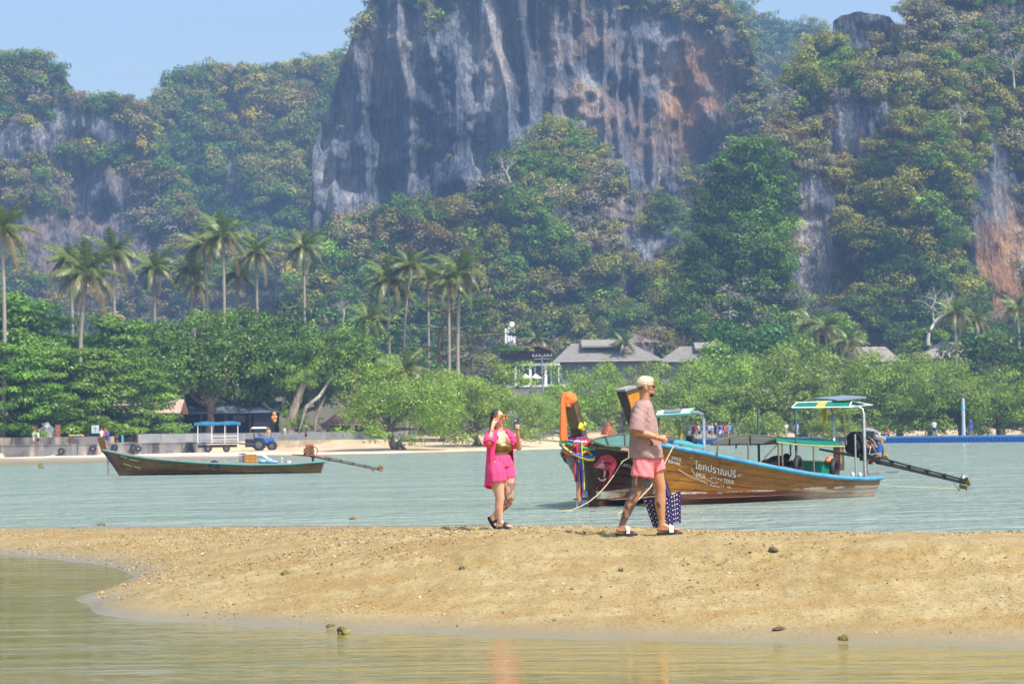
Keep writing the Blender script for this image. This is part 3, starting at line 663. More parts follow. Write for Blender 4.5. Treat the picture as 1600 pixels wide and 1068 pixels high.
for kd, ns in (('mangrove', 5), ('bush', 2), ('almond', 4), ('rain', 3), ('dark', 2), ('spread', 1)):
    TREES[kd] = [tree_meshes(kd, 100 + 7 * i + len(kd)) for i in range(ns)]
_tr = random.Random(5); _tk = {}
def plant(px, d, top, kind, label, name='tree', group=None, wide=1.0, cat='tree', base=None):
    ms = TREES[kind]; i = _tk.get(kind, 0); _tk[kind] = i + 1
    tm, cm, H = ms[i % len(ms)]
    b = at(px, d) if base is None else Vector(base); zt = P(px, top, d).z
    s = max(.25, (zt - b.z) / H)
    t = thing(name, label, cat, b, _tr.uniform(0, 6.28), group)
    t.scale = (s * wide, s * wide, s)
    link('trunk', tm, t); link('crown', cm, t)
    return t
GM = 'mangrove trees along the far shore'
# (px, depth, top py, width, label)
for px, d, top, wd, lb in [
    (622, 246, 553, 1.10, 'bright green mangrove with a dark trunk on the sand right of the tractor'),
    (745, 262, 550, 1.12, 'tall mangrove behind the woman, its crown darker than its bright neighbour'),
    (690, 285, 575, .7, 'mangrove filling the gap between the two big mangroves behind the woman'),
    (830, 292, 612, .9, 'low mangrove below the white umbrellas of the terrace'),
    (905, 300, 560, .8, 'mangrove behind the orange cloth of the tall boat prow'),
    (962, 312, 566, .85, 'mangrove directly behind the boat prow with the wooden box shape'),
    (1018, 318, 560, .8, 'mangrove behind the blond head of the walking man'),
    (1075, 322, 560, .9, 'mangrove above the crowd and right of the walking man'),
    (1130, 330, 552, 1.0, 'mangrove standing behind the bush that grows by the crowd'),
    (1190, 335, 524, 1.05, 'highest olive green mangrove, left of the green roofed stern shade'),
    (1250, 325, 540, 1.05, 'wide mangrove behind the green and yellow stern shade of the boat'),
    (1305, 281, 600, .9, 'dark forked mangrove standing in the water in front of the blue pontoon'),
    (1345, 318, 545, 1.0, 'mangrove between the stern shade and the lamp post, with a pale tangle of roots'),
    (1402, 312, 548, .95, 'mangrove with a black leaning trunk behind the crouching person'),
    (1452, 306, 560, .9, 'mangrove behind the person in a white shirt on the pontoon'),
    (1508, 304, 556, .95, 'mangrove directly behind the lamp post on the pontoon'),
    (1560, 300, 578, .95, 'mangrove right of the lamp post, under the dark round tree'),
    (1618, 296, 572, .95, 'mangrove cut by the right edge of the photo'),
    (1690, 298, 570, 1.0, 'mangrove beyond the right edge of the photo')]:
    plant(px, d, top, 'mangrove', lb, 'mangrove_tree', GM, wd)
plant(1182, 300, 636, 'bush', 'small light green mangrove bush in front of the pontoon, right of the crowd', 'mangrove_bush', None, .95, 'bush')
plant(1010, 296, 632, 'bush', 'low mangrove bush at the foot of the stair behind the dark boat', 'mangrove_bush', None, .9, 'bush')
plant(880, 285, 628, 'bush', 'low mangrove bush behind the prow with the orange cloth', 'mangrove_bush', None, .8, 'bush')
GL = 'broadleaf trees behind the promenade'
for px, d, top, kd, wd, lb in [
    (-60, 300, 470, 'almond', 1.1, 'tall leafy tree beyond the left edge of the photo'),
    (28, 296, 444, 'almond', 1.0, 'tallest bright green tree at the left edge, below the first palm'),
    (-15, 266, 540, 'almond', .95, 'low drooping tree over the left end of the promenade wall'),
    (6, 262, 520, 'almond', .9, 'leafy tree hiding the trunk of the palm at the left edge'),
    (212, 277, 548, 'almond', .95, 'low leafy tree drooping over the front of the restaurant roof'),
    (72, 268, 528, 'almond', 1.0, 'leafy tree drooping in front of the stone resort sign'),
    (138, 272, 532, 'almond', 1.0, 'leafy tree leaning over the hanging picture board'),
    (120, 305, 484, 'rain', .9, 'green tree standing behind the palm with the long trunk'),
    (195, 300, 480, 'almond', 1.0, 'layered tree with outstretched top branches behind the restaurant'),
    (258, 292, 492, 'rain', .85, 'dense tree over the tiled restaurant roof'),
    (322, 296, 476, 'rain', .95, 'wide dense tree with a tan forked trunk left of the trailer'),
    (388, 302, 486, 'rain', .9, 'dense tree above the blue trailer roof and the tractor'),
    (425, 322, 466, 'dark', .9, 'dark rounded crown rising right of the straight tall palm'),
    (472, 300, 504, 'rain', .85, 'tree with a yellow green branch end left of the leaning trunks'),
    (545, 296, 492, 'rain', .8, 'dark glossy tree right above the leaning grey trunks'),
    (350, 345, 470, 'almond', .9, 'pale green crown behind the straight tall palm')]:
    plant(px, d, top, kd, lb, 'broadleaf_tree', GL, wd)
plant(692, 315, 432, 'spread', 'dark open layered tree behind the pair of tall palms', 'layered_tree', None, 1.15)
plant(738, 330, 506, 'spread', 'lower dark layered tree between the palms and the antenna mast', 'layered_tree', None, .75)
plant(1180, 345, 494, 'dark', 'dark green dome shaped tree right of the grey roofs', 'round_tree', None, .9)
plant(1120, 350, 540, 'dark', 'smaller dark tree half hidden at the end of the grey roof', 'round_tree', None, .8)
plant(1562, 318, 508, 'dark', 'large dark green dome shaped tree at the right, above the lamp post', 'round_tree', None, 1.15)
plant(1650, 330, 512, 'dark', 'dark tree running out of the photo at the right edge', 'round_tree', None, 1.0)
plant(1310, 380, 478, 'almond', 'leafy green tree among the palms below the pale cliff streak', 'broadleaf_tree', None, .7)
plant(1445, 400, 500, 'almond', 'light green tree at the foot of the large bare tree', 'broadleaf_tree', None, .75)

# ---- coconut palms ----------------------------------------------------------
M_frond = foliage_mat('frond_mat', .30, .35, .25, .5)
def frond_mesh(seed, L, droop, col):
    r = np.random.default_rng(seed); n = 40; sp = []
    for i in range(15):
        t = i / 14; sp.append(Vector((L * (t * .95 - .18 * droop * t * t), 0, L * (.34 * t - (.42 + .5 * droop) * t * t))))
    vs, fs, cl = [], [], []
    def along(t):
        k = min(13, int(t * 14)); return sp[k].lerp(sp[k + 1], t * 14 - k)
    for i in range(14):
        b = len(vs); w0, w1 = .05 * (1 - i / 14) + .012, .05 * (1 - (i + 1) / 14) + .012
        vs += [sp[i] + Vector((0, w0, 0)), sp[i] - Vector((0, w0, 0)), sp[i + 1] - Vector((0, w1, 0)), sp[i + 1] + Vector((0, w1, 0))]; fs.append((b, b + 1, b + 2, b + 3)); cl += [(.30, .27, .08)] * 4
    for i in range(n):
        t = .10 + .90 * i / n; p = along(t); ll = L * .30 * (math.sin(math.pi * min(1, t * .82 + .14)) ** .7) * r.uniform(.85, 1.1)
        tg = (along(min(1, t + .02)) - p).normalized()
        for s in (-1, 1):
            dv = (tg * .55 + Vector((0, s * .8, -.50 - .35 * droop + r.normal() * .12))).normalized(); e = p + dv * ll
            mid = p + dv * ll * .5 + Vector((0, 0, ll * .07)); sd = tg * .042
            b = len(vs); vs += [p - sd, mid - sd * 1.1, e, mid + sd * 1.1, p + sd]; fs += [(b, b + 1, b + 3, b + 4), (b + 1, b + 2, b + 3, b + 3)]
            c = np.array(col) * r.uniform(.7, 1.35); cl += [tuple(c)] * 4 + [tuple(c * .6 + np.array([.22, .18, .05]) * .4)]
    fs = [f if f[2] != f[3] else f[:3] for f in fs]
    me = bpy.data.meshes.new('frond'); me.from_pydata([tuple(v) for v in vs], [], fs); set_mats(me, M_frond)
    a = me.color_attributes.new('Col', 'FLOAT_COLOR', 'POINT'); a.data.foreach_set('color', np.c_[np.array(cl), np.ones(len(cl))].ravel())
    return me
FR = {k: [frond_mesh(300 + 10 * j + i, 4.4, dr, col) for i in range(2)] for j, (k, dr, col) in enumerate([('up', .12, (.12, .18, .03)), ('mid', .55, (.14, .18, .045)), ('low', 1.15, (.17, .18, .06)), ('dead', 1.8, (.26, .19, .08))])}
_pr = random.Random(9)
mbn = MB()
for k in range(7): mbn.ball((math.cos(k * .9) * .3, math.sin(k * .9) * .3, -.35 - .1 * (k % 2)), (.15, .15, .19), 7, 5)
NUTS = mbn.mesh('coconuts', pm('coconut', (.30, .20, .05), .5))
def palm(px, top, d, label, lean=0.0, scale=1.0, n=19, foot=None, tilt=0):
    top_p = P(px, top, d); base = at(px + (foot or 0), d); crown_z = top_p.z - 2.6 * scale
    t = thing('coconut_palm', label, 'palm tree', base, 0, 'coconut palms above the trees')
    h = crown_z - base.z; dx = top_p.x - base.x
    m = MB(); ptsx = []
    for i in range(13):
        s = i / 12; ptsx.append(Vector((dx * s + lean * math.sin(math.pi * s), lean * .4 * math.sin(2 * s), h * s)))
    m.tube(ptsx, [.24 * scale - .09 * scale * (i / 12) + (.12 if i == 0 else 0) + .015 * (i % 2) for i in range(13)], 8)
    m.build('trunk', M_palmbark, t)
    hd = ptsx[-1]
    link('coconuts', NUTS, t, hd)
    for k in range(n):
        a = k * 2.399 + _pr.uniform(-.25, .25); lv = k / n
        kind = 'up' if lv < .32 else 'mid' if lv < .68 else 'low' if lv < .93 else 'dead'
        pit = (1.15, .35, -.05, -.3)[('up', 'mid', 'low', 'dead').index(kind)] * (1 - .25 * _pr.random()) - (.0 if kind != 'up' else lv * 1.6)
        o = link('frond', _pr.choice(FR[kind]), t, hd); o.rotation_euler = Euler((_pr.uniform(-.3, .3), -pit, a)); s = scale * _pr.uniform(.78, 1.0); o.scale = (s, s, s)
for a in [
    (2, 318, 262, 'palm cut by the left edge of the photo', .3, 1.1), (136, 384, 292, 'nearest big palm with its long bare trunk among the almond trees', -.8, 1.35),
    (108, 372, 318, 'palm crowded behind the big palm, to its left', .4, 1.1), (176, 362, 322, 'palm rising right behind the big palm', .2, 1.2), (120, 405, 330, 'shaggy lower palm left of the big palm', .2, 1.0),
    (240, 388, 330, 'lone palm with a short visible trunk above the restaurant trees', .1, 1.1), (318, 352, 318, 'palm leaning on the left side of the straightest palm', .5, 1.05), (297, 392, 322, 'lower drooping palm two left of the straightest palm', .2, 1.0),
    (348, 334, 312, 'straightest tall palm with the longest pale bare trunk', .15, 1.15), (400, 364, 330, 'dense palm between the straightest palm and the lone thin palm', .1, 1.05), (372, 402, 335, 'low palm under the dense palm', -.2, .95),
    (474, 356, 335, 'lone thin palm standing before the dry brown bushes', .1, 1.05), (306, 420, 330, 'lowest palm crown left of the straightest trunk', -.2, .85),
    (606, 402, 312, 'left palm of the middle cluster, crown spreading left', .1, 1.15), (642, 388, 312, 'palm with a curved thin trunk in the middle cluster', -.9, .9), (668, 408, 326, 'small palm between the curved trunk and the pair', .1, .85),
    (718, 388, 308, 'tallest of the middle cluster, large crown at its right end', -.3, 1.2), (700, 412, 306, 'palm with a straight trunk beside the tallest of the middle cluster', .1, .95), (577, 468, 300, 'shaggy young palm left of the middle cluster', .2, .95),
    (632, 545, 285, 'low palm with fronds hanging over the bright mangrove', .3, 1.0),
    (1268, 478, 378, 'left palm of the group under the pale cliff streak', .2, 1.0), (1290, 486, 372, 'middle palm of the group under the pale cliff streak', .2, 1.0), (1325, 510, 368, 'right palm of the group under the pale cliff streak', .1, .9),
    (1492, 462, 372, 'palm right of the large bare tree', .1, 1.05), (1525, 478, 378, 'smaller palm between the bare tree and the dark dome tree', .2, .85), (1590, 456, 368, 'palm at the right edge before the orange cliff', .2, .95),
    (838, 512, 420, 'young palm behind the brown building', .1, .8), (975, 520, 420, 'young palm behind the pyramid roof', .1, .7)]:
    palm(*a)

# ---- leafless trees ---------------------------------------------------------
def bare_tree(px, base_py, top_py, d, label, seed, spread=1.0, mat=None, lev=5, name='bare_tree'):
    r = random.Random(seed); b = P(px, base_py, d); H = P(px, top_py, d).z - b.z
    t = thing(name, label, 'tree', b, 0); trunk = MB(); br = MB()
    def grow(p, dr, L, rad, k, m):
        n = 4; pts_ = [p]; q = dr.copy()
        for i in range(n):
            q = (q + Vector((r.gauss(0, .16), r.gauss(0, .16), r.gauss(.03, .1)))).normalized(); pts_.append(pts_[-1] + q * L / n)
        m.tube(pts_, [rad * (1 - .4 * i / n) for i in range(n + 1)], 6 if k < 2 else 4, cap=False)
        if k >= lev: return
        for j in range(r.choice((2, 3)) if k else 4):
            nd_ = (q + Vector((r.gauss(0, .62 * spread), r.gauss(0, .62 * spread), r.gauss(.02, .3)))).normalized()
            grow(pts_[-1] if j < 2 or k == 0 else pts_[3], nd_, L * r.uniform(.62, .82), rad * .58, k + 1, br)
    grow(Vector((0, 0, -1)), Vector((.02, 0, 1)), H * .30, H * .028, 0, trunk)
    trunk.build('trunk', mat or M_pale_bark, t); br.build('branches', mat or M_pale_bark, t)
bare_tree(1450, 530, 405, 395, 'large leafless tree with white spreading branches before the right hill', 3, 1.35, None, 5)
bare_tree(1020, 560, 488, 440, 'bare reddish tree behind the grey roofs', 5, .8, pm('reddish_twig', (.30, .17, .13), .9), 6)
bare_tree(1058, 560, 505, 445, 'smaller bare reddish tree right of the first behind the roofs', 8, .8, pm('reddish_twig', (.30, .17, .13), .9), 6)
bare_tree(536, 500, 445, 420, 'grey leafless tree among dry bushes right of the lone thin palm', 9, 1.0, None, 5)
bare_tree(797, 278, 222, 505, 'small pale leafless tree clinging to the foot of the great cliff', 12, 1.0, None, 5)
bare_tree(1030, 275, 235, 505, 'pale leafless tree on the spur below the streaked cliff', 14, 1.2, None, 5)
bare_tree(1585, 130, 60, 505, 'grey leafless tree high on the right hill', 16, .9, None, 5)
bare_tree(1500, 190, 140, 500, 'dry grey tree in the middle of the right hill', 18, 1.2, None, 5)
# leaning grey trunks in front of the dark glossy tree
def trunk_thing(label, pts_, rr, mat):
    b = pts_[0]; t = thing('leaning_tree', label, 'tree', b); m = MB(); m.tube([p - b for p in pts_], rr, 9); m.build('trunk', mat, t); return t
t_ = trunk_thing('leaning tree with the palest trunk, crossing right of the tall stump', [at(462, 290, -.3), P(478, 636, 290), P(500, 618, 290), P(512, 598, 291), P(524, 585, 292)], [.16, .24, .20, .17, .10], M_pale_bark)
_c = tree_meshes('bush', 901)[1]; o = link('crown', _c, t_, P(530, 572, 293) - t_.location - Vector((0, 0, 2))); 
t_ = trunk_thing('leaning tan trunk that forks behind the hedge', [at(489, 291, -.3), P(494, 650, 291), P(503, 628, 291), P(517, 600, 292), P(535, 570, 293)], [.26, .20, .18, .16, .10], M_bark2)
_c2 = tree_meshes('bush', 917)[1]; link('crown', _c2, t_, P(545, 560, 294) - t_.location - Vector((0, 0, 2)))
# ================================================================ SHORE: walls, buildings, pontoon, street furniture
M_conc = None
def stained():
    m, nt, b, o = newmat('stained_concrete'); p = world_pos(nt, (.9, .5, .12)); q = world_pos(nt, (.35, .3, .6))
    c = ramp(nt, noise(nt, 1.0, 5, p, .65), [(.40, (.045, .042, .038)), (.50, (.16, .145, .125)), (.60, (.36, .31, .25))])
    c = mixc(nt, ramp(nt, noise(nt, 1.0, 4, q), [(.45, (0, 0, 0)), (.62, (1, 1, 1))]), c, (.17, .17, .17))
    nt.links.new(c, b.inputs['Base Color']); b.inputs['Roughness'].default_value = .9; bump(nt, b, noise(nt, 2.5, 4, q), .4, .05); return m
M_conc = stained()
M_grey = pm('grey_concrete', (.24, .25, .265), .9, .22, .5, .2)
M_dark = pm('dark_timber', (.035, .028, .025), .7, .3, 3, .2)
M_red = pm('brick_red', (.30, .11, .06), .85, .35, 3, .3)
M_black = pm('black_rubber', (.018, .018, .02), .65, .3, 8, .2)
M_white = pm('white_paint', (.78, .78, .76), .5, .06, 3, .05)
M_steel = pm('galvanised_steel', (.45, .47, .48), .4, .15, 8, .05, .7)
M_blue = pm('pontoon_blue', (.015, .13, .56), .45, .25, 2.5, .1, col2=(.025, .19, .68))
M_fadedblue = pm('faded_pontoon_blue', (.20, .45, .80), .55, .15, 1.5, .1)

def wall_run(name, label, cat, pts_, h, th, mat, z0=None, group=None, panel=None, cap=None):
    """a wall following bearings/depths, built of cast sections"""
    a0 = pts_[0]; root = thing(name, label, cat, at(a0[0], a0[1]) if z0 is None else Vector((P(a0[0], 600, a0[1]).x, a0[1], z0)), 0, group)
    O = root.location.copy()
    W = [Vector((P(x, 600, d).x, d, 0)) for x, d in pts_]
    for a, b in zip(W, W[1:]):
        L = (b - a).length; n = max(1, int(L / (panel or 1e9))); ang = math.atan2(b.y - a.y, b.x - a.x)
        for i in range(n):
            q0, q1 = a.lerp(b, i / n), a.lerp(b, (i + 1) / n); c = (q0 + q1) / 2
            m = MB(); m.box((0, 0, h / 2 - .2), ((q1 - q0).length - .03, th, h + .4), (0, 0, ang))
            if cap: m.box((0, 0, h + cap / 2), ((q1 - q0).length - .02, th + .12, cap), (0, 0, ang))
            m.build('wall_panel', mat, root, Vector((c.x - O.x, c.y - O.y, _tr.uniform(-.012, .012))))
    return root
wall_run('sea_wall', 'stained concrete sea wall hung with black tyres along the promenade', 'wall', [(-160, 248.6), (0, 249.2), (120, 251), (208, 253.4), (262, 260), (320, 266.5)], 1.16, .35, M_conc, .08, None, 4.2, .09)
wall_run('parapet_wall', 'grey streaked parapet behind the walkway, below the stone resort sign', 'wall', [(-160, 256), (18, 257), (178, 259)], .86, .25, M_conc, 1.22, None, 4.0)
wall_run('curved_wall', 'smooth grey curved wall right of the boat ramp under the restaurant', 'wall', [(214, 268), (250, 270), (300, 274), (330, 280)], 1.05, .25, M_grey, 1.24, None, 3.5)
wall_run('garden_wall', 'long pale grey garden wall behind the people and the tractor', 'wall', [(330, 287), (438, 289)], 1.0, .22, M_grey, 1.27, None, 3.5)
wall_run('garden_wall', 'pale grey garden wall below the flowering hedge, ending at the bright mangrove', 'wall', [(458, 290), (560, 291), (650, 292)], 1.0, .22, M_grey, 1.27, None, 3.5)
wall_run('kerb_wall', 'low tan concrete kerb along the top of the beach, right of the tractor', 'kerb', [(300, 279), (415, 281), (520, 283.4)], .62, .3, pm('tan_concrete', (.40, .32, .22), .9, .3, 1, .3), .70, None, 3.0)
# stairs between the garden walls
st = thing('garden_steps', 'blue grey concrete steps rising right of the tractor through the garden wall', 'steps', at(448, 286.5))
for k in range(5):
    m = MB(); m.box((0, k * .35, .09 + k * .09), (2.6 - k * .1, .34, .18 + k * .18)); m.build('step', M_grey, st)
m = MB(); m.prism([(0, 0), (2.0, 0), (0, .9)], .14); m.build('stringer_wall', M_grey, st, (1.15, -.3, .05))
# tyres hanging on the sea wall
def tyre(name, label, loc, R_, r, group, axis_rot, cat='tyre'):
    t = thing(name, label, cat, loc, axis_rot, group); m = MB(); m.torus((0, 0, 0), R_, r, 'y', 22, 9); m.build('tread', M_black, t)
    m = MB(); m.torus((0, -.02, 0), R_ - r * .75, r * .45, 'y', 20, 6); m.build('bead', M_black, t); return t
for px, py, d, lb in [(96, 704.5, 250.1, 'black tyre hanging lowest on the sea wall, left of the boat prow'), (145, 700.5, 251.2, 'black tyre on the sea wall below the picture board'), (179, 699, 252.2, 'black tyre partly behind the prow of the left boat'), (208.5, 699, 252.9, 'left one of two tyres hanging side by side on the sea wall'), (216, 700.5, 253.6, 'right one of two tyres hanging side by side on the sea wall')]:
    tyre('wall_tyre', lb, P(px, py, d), .27, .10, 'tyres hung on the sea wall', .15)
tyre('wall_tyre', 'dark tyre leaning at the right end of the sea wall', P(319, 704, 266), .30, .11, 'tyres hung on the sea wall', .3)

# stone sign with the resort name between two brick pillars
sg = thing('resort_sign', 'carved grey stone sign with shell shape and raised white script', 'sign', at(73, 260.5))
k = 14.5
out = []
for i in range(25):
    t = i / 24; x = -1.0 + 2 * t; out.append((x, 1.15 + .75 * math.exp(-(x / .42) ** 2) + .18 * (abs(x) < .9) - .25 * max(0, abs(x) - .85) * 4))
m = MB(); m.prism([(-1.0, 0)] + out + [(1.0, 0)], .22, (0, -.1, .45)); m.build('slab', pm('carved_stone', (.30, .31, .33), .8, .4, 2.2, .5), sg)
m = MB()
for i in range(9):
    a = math.pi * (.16 + .5 * i / 8); m.box((-.18 + .42 * math.cos(a), -.13, 1.75 + .42 * math.sin(a)), (.5, .03, .055), (0, -a, 0))
m.build('shell_relief', M_white, sg)
def text_mesh(s, size, ext=.008, font=None, shear=0.0, res=3):
    c = bpy.data.curves.new('lettering', 'FONT'); c.body = s; c.size = size; c.extrude = ext; c.resolution_u = res; c.shear = shear
    o = bpy.data.objects.new('lettering_tmp', c); COL.objects.link(o)
    dg = bpy.context.evaluated_depsgraph_get(); me = bpy.data.meshes.new_from_object(o.evaluated_get(dg)); bpy.data.objects.remove(o); bpy.data.curves.remove(c)
    return me
me = text_mesh('Railay Bay', .46, .02, shear=.25); set_mats(me, M_white); o = link('lettering', me, sg, (-.98, -.14, .72)); o.rotation_euler = (R(90), 0, 0)
for px, lb in ((55, 'red brick pillar left of the stone resort sign'), (90, 'red brick pillar right of the stone resort sign')):
    t = thing('brick_pillar', lb, 'pillar', at(px, 260.2), 0, 'brick pillars beside the sign'); 
    for j in range(9):
        m = MB(); m.box((0, 0, .25 + j * .225), (.44 + .03 * ((j * 7) % 3 - 1), .44, .21)); m.build('brick_course', M_red, t)
# picture board
t = thing('picture_board', 'square pale blue picture board on two posts by the trees', 'sign', at(148.5, 259.5))
m = MB(); m.cyl((-.42, 0, 0), (-.42, 0, 2.2), .04); m.cyl((.42, 0, 0), (.42, 0, 2.2), .04); m.build('posts', M_dark, t)
m = MB(); m.box((0, -.06, 1.62), (.80, .05, .84)); m.build('board', pm('board_blue', (.42, .58, .62), .6), t)
m = MB(); m.prism([(-.05, -.25), (.03, -.28), (.1, -.05), (.16, .12), (.05, .22), (-.1, .25), (-.14, .1), (-.02, .02)], .012, (0, -.1, 1.62)); m.build('picture', pm('board_red', (.48, .20, .16), .6), t)
# heap of yellow and blue things on the parapet
t = thing('net_heap', 'heap of yellow and blue netting lying on the parapet', 'netting', Vector((P(119, 600, 257.8).x, 257.8, 2.08)))
m = MB(); 
for i in range(9): m.ball((-.7 + i * .17, _tr.uniform(-.1, .1), .09 + _tr.uniform(0, .07)), (.16, .15, .10), 7, 5)
m.build('yellow_net', pm('net_yellow', (.55, .36, .05), .8), t)
m = MB(); m.ball((.05, -.12, .06), (.30, .14, .10), 8, 5); m.build('blue_net', pm('net_blue', (.03, .10, .30), .8), t)
# floating marker stone near the left shore
def rock(name, label, loc, size, seed, mat, squash=.7, cat='rock', group=None):
    r = np.random.default_rng(seed); bm = bmesh.new(); bmesh.ops.create_icosphere(bm, subdivisions=3, radius=1)
    co = np.array([v.co[:] for v in bm.verts]); n = 1 + .35 * fbm(co * 1.3 + seed, 4, seed) * 2 + .12 * vnoise(co * 5 + seed, seed)
    co = co * n[:, None] * [size, size * .8, size * squash]
    for v, c in zip(bm.verts, co): v.co = c
    me = bpy.data.meshes.new(name); bm.to_mesh(me); bm.free(); set_mats(me, mat); o = link(name, me, None, loc, r.uniform(0, 6)); return tag(o, label, cat, group)
M_algae = pm('algae_rock', (.10, .08, .025), .85, .5, 6, .6, col2=(.26, .22, .07))
M_wetrock = pm('dark_rock', (.09, .075, .04), .85, .5, 6, .6, col2=(.20, .17, .09))
rock('rock', 'mossy rock in the shallows near the left shore', G(64, 730, .05), .22, 5, M_algae, 1.1)
rock('rock', 'low rock on the far beach left of the boat prow', P(151, 720.5, 215), .22, 6, M_wetrock)

# ---- restaurant under the trees
rs = thing('restaurant', 'dark open sided restaurant with pale tiled roof under the trees', 'building', at(215, 284))
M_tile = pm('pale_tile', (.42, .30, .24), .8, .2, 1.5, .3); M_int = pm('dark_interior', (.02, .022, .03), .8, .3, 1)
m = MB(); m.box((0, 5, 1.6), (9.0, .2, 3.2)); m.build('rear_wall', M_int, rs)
m = MB(); m.box((0, 2.6, .10), (9.0, 5.2, .3)); m.box((.9, -.5, .30), (3.9, .5, .12)); m.build('floor_deck', pm('deck_wood', (.35, .27, .19), .8), rs)
for x in (-4.3, -2.2, 0, 2.2, 4.3): m = MB(); m.cyl((x, 0, 0), (x, 0, 3.3), .12, 8); m.build('post', M_dark, rs)
m = MB(); m.prism([(-.8, 3.1), (2.6, 4.7), (2.6, 4.55), (-.8, 2.95)], 10.2, (-5.1, 0, 0), 'yz'); m.prism([(6.0, 3.1), (2.6, 4.7), (2.6, 4.55), (6.0, 2.95)], 10.2, (-5.1, 0, 0), 'yz'); m.build('roof', M_tile, rs)
m = MB(); m.box((-3.2, -.2, 2.6), (1.3, .5, .35), (R(20), 0, 0)); m.build('orange_awning', pm('awning_orange', (.50, .19, .05), .7), rs)
m = MB(); m.box((3.1, -.05, 2.2), (.55, .06, 1.1)); m.build('notice_panel', pm('grey_panel', (.20, .23, .25), .6), rs)
r2 = thing('beach_bar', 'dark timber beach bar behind the trailer and tractor', 'building', at(352, 296))
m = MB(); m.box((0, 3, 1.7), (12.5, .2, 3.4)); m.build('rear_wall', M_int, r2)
m = MB(); m.prism([(-.8, 3.3), (4, 4.6), (4, 4.45), (-.8, 3.15)], 13.2, (-6.6, 0, 0), 'yz'); m.build('roof', pm('bluish_roof', (.13, .17, .22), .7), r2)
for x in (-5.8, -3, 0, 3, 5.8): m = MB(); m.cyl((x, 0, 0), (x, 0, 3.3), .13, 8); m.build('post', pm('brown_post', (.14, .075, .05), .8), r2)
m = MB(); m.box((0, .3, .85), (11.5, .1, .12)); m.box((0, .3, .45), (11.5, .06, .08)); m.build('railing', M_dark, r2)
m = MB(); m.box((1.6, .4, 2.5), (1.5, .1, .9)); m.build('hanging_panel', pm('dim_panel', (.10, .09, .085), .7), r2)
r3 = thing('dark_hut', 'narrow dark hut with pale eave behind the tractor', 'building', at(410, 292)); 
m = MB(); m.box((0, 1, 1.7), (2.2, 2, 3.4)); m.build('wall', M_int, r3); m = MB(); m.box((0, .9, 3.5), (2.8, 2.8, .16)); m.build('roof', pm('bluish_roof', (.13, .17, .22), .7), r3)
r4 = thing('cottage', 'low cottage with red brown roof behind the hedge', 'building', at(541, 306))
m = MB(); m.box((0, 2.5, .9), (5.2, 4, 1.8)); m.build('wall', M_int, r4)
m = MB(); m.grid([[Vector((x * sc, 2.5 + y * sc, z)) for x, y in ((-3.4, -3), (3.4, -3), (3.4, 3), (-3.4, 3))] for z, sc in ((1.55, 1), (3.1, .42))], False, True); m.add([(-1.4, 1.24, 3.1), (1.4, 1.24, 3.1), (1.4, 3.76, 3.1), (-1.4, 3.76, 3.1)], [(0, 1, 2, 3)]); m.build('roof', pm('brown_tile', (.30, .17, .13), .85, .2, 2), r4)

# hedge with flowers
def hedge(name, label, pts_, h, th, col, cat, size=.11, per=300, kind=None, flowers=None):
    r = np.random.default_rng(len(label)); C = []; 
    for (x0, d0), (x1, d1) in zip(pts_, pts_[1:]):
        a, b = at(x0, d0), at(x1, d1); n = int((b - a).length * 2.2)
        for i in range(n):
            q = a.lerp(b, i / n); C.append((q.x, q.y + r.normal() * th * .3, q.z + r.uniform(.25, 1) * h))
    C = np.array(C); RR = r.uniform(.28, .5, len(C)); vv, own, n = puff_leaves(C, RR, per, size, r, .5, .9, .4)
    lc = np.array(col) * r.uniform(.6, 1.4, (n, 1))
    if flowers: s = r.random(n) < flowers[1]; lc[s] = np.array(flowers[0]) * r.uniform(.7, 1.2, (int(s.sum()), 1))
    o = link(name, np_mesh(name, vv, qf(n), M_leaf, {'Col': np.repeat(lc, 4, 0)})); return tag(o, label, cat, None, kind or 'thing')
hedge('hedge', 'clipped brownish green hedge on top of the garden wall', [(455, 292.6), (560, 293.6), (640, 294.2)], 1.75, .5, (.10, .085, .04), 'hedge')
hedge('flower_hedge', 'strip of yellow and orange flowering shrubs behind the clipped hedge', [(470, 295), (600, 296.5)], 2.3, .5, (.13, .20, .03), 'shrubs', .12, 120, None, ((.75, .50, .03), .45))
hedge('lawn_shrubs', 'bright green shrubs behind the flowering strip in front of the cottage', [(495, 299), (590, 300)], 2.5, .5, (.10, .24, .03), 'shrubs', .12, 150)
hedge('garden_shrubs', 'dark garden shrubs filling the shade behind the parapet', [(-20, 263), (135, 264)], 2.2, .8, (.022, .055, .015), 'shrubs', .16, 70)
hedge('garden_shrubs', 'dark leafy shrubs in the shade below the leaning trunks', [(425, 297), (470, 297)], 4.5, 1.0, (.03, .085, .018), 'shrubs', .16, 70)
hedge('shore_undergrowth', 'undergrowth', [(880, 304), (1000, 322), (1110, 340), (1260, 330), (1400, 318), (1720, 300)], 4.2, 2.2, (.055, .10, .022), 'undergrowth', .2, 110, 'stuff')
hedge('inland_undergrowth', 'undergrowth', [(-700, 330), (-200, 335), (300, 338), (700, 345), (1000, 360), (1300, 372), (1700, 360)], 9.0, 5.0, (.05, .10, .02), 'undergrowth', .3, 50, 'stuff')
hedge('inland_undergrowth', 'undergrowth', [(-700, 300), (-200, 312), (300, 318), (660, 322)], 8.0, 4.0, (.03, .085, .016), 'undergrowth', .3, 50, 'stuff')
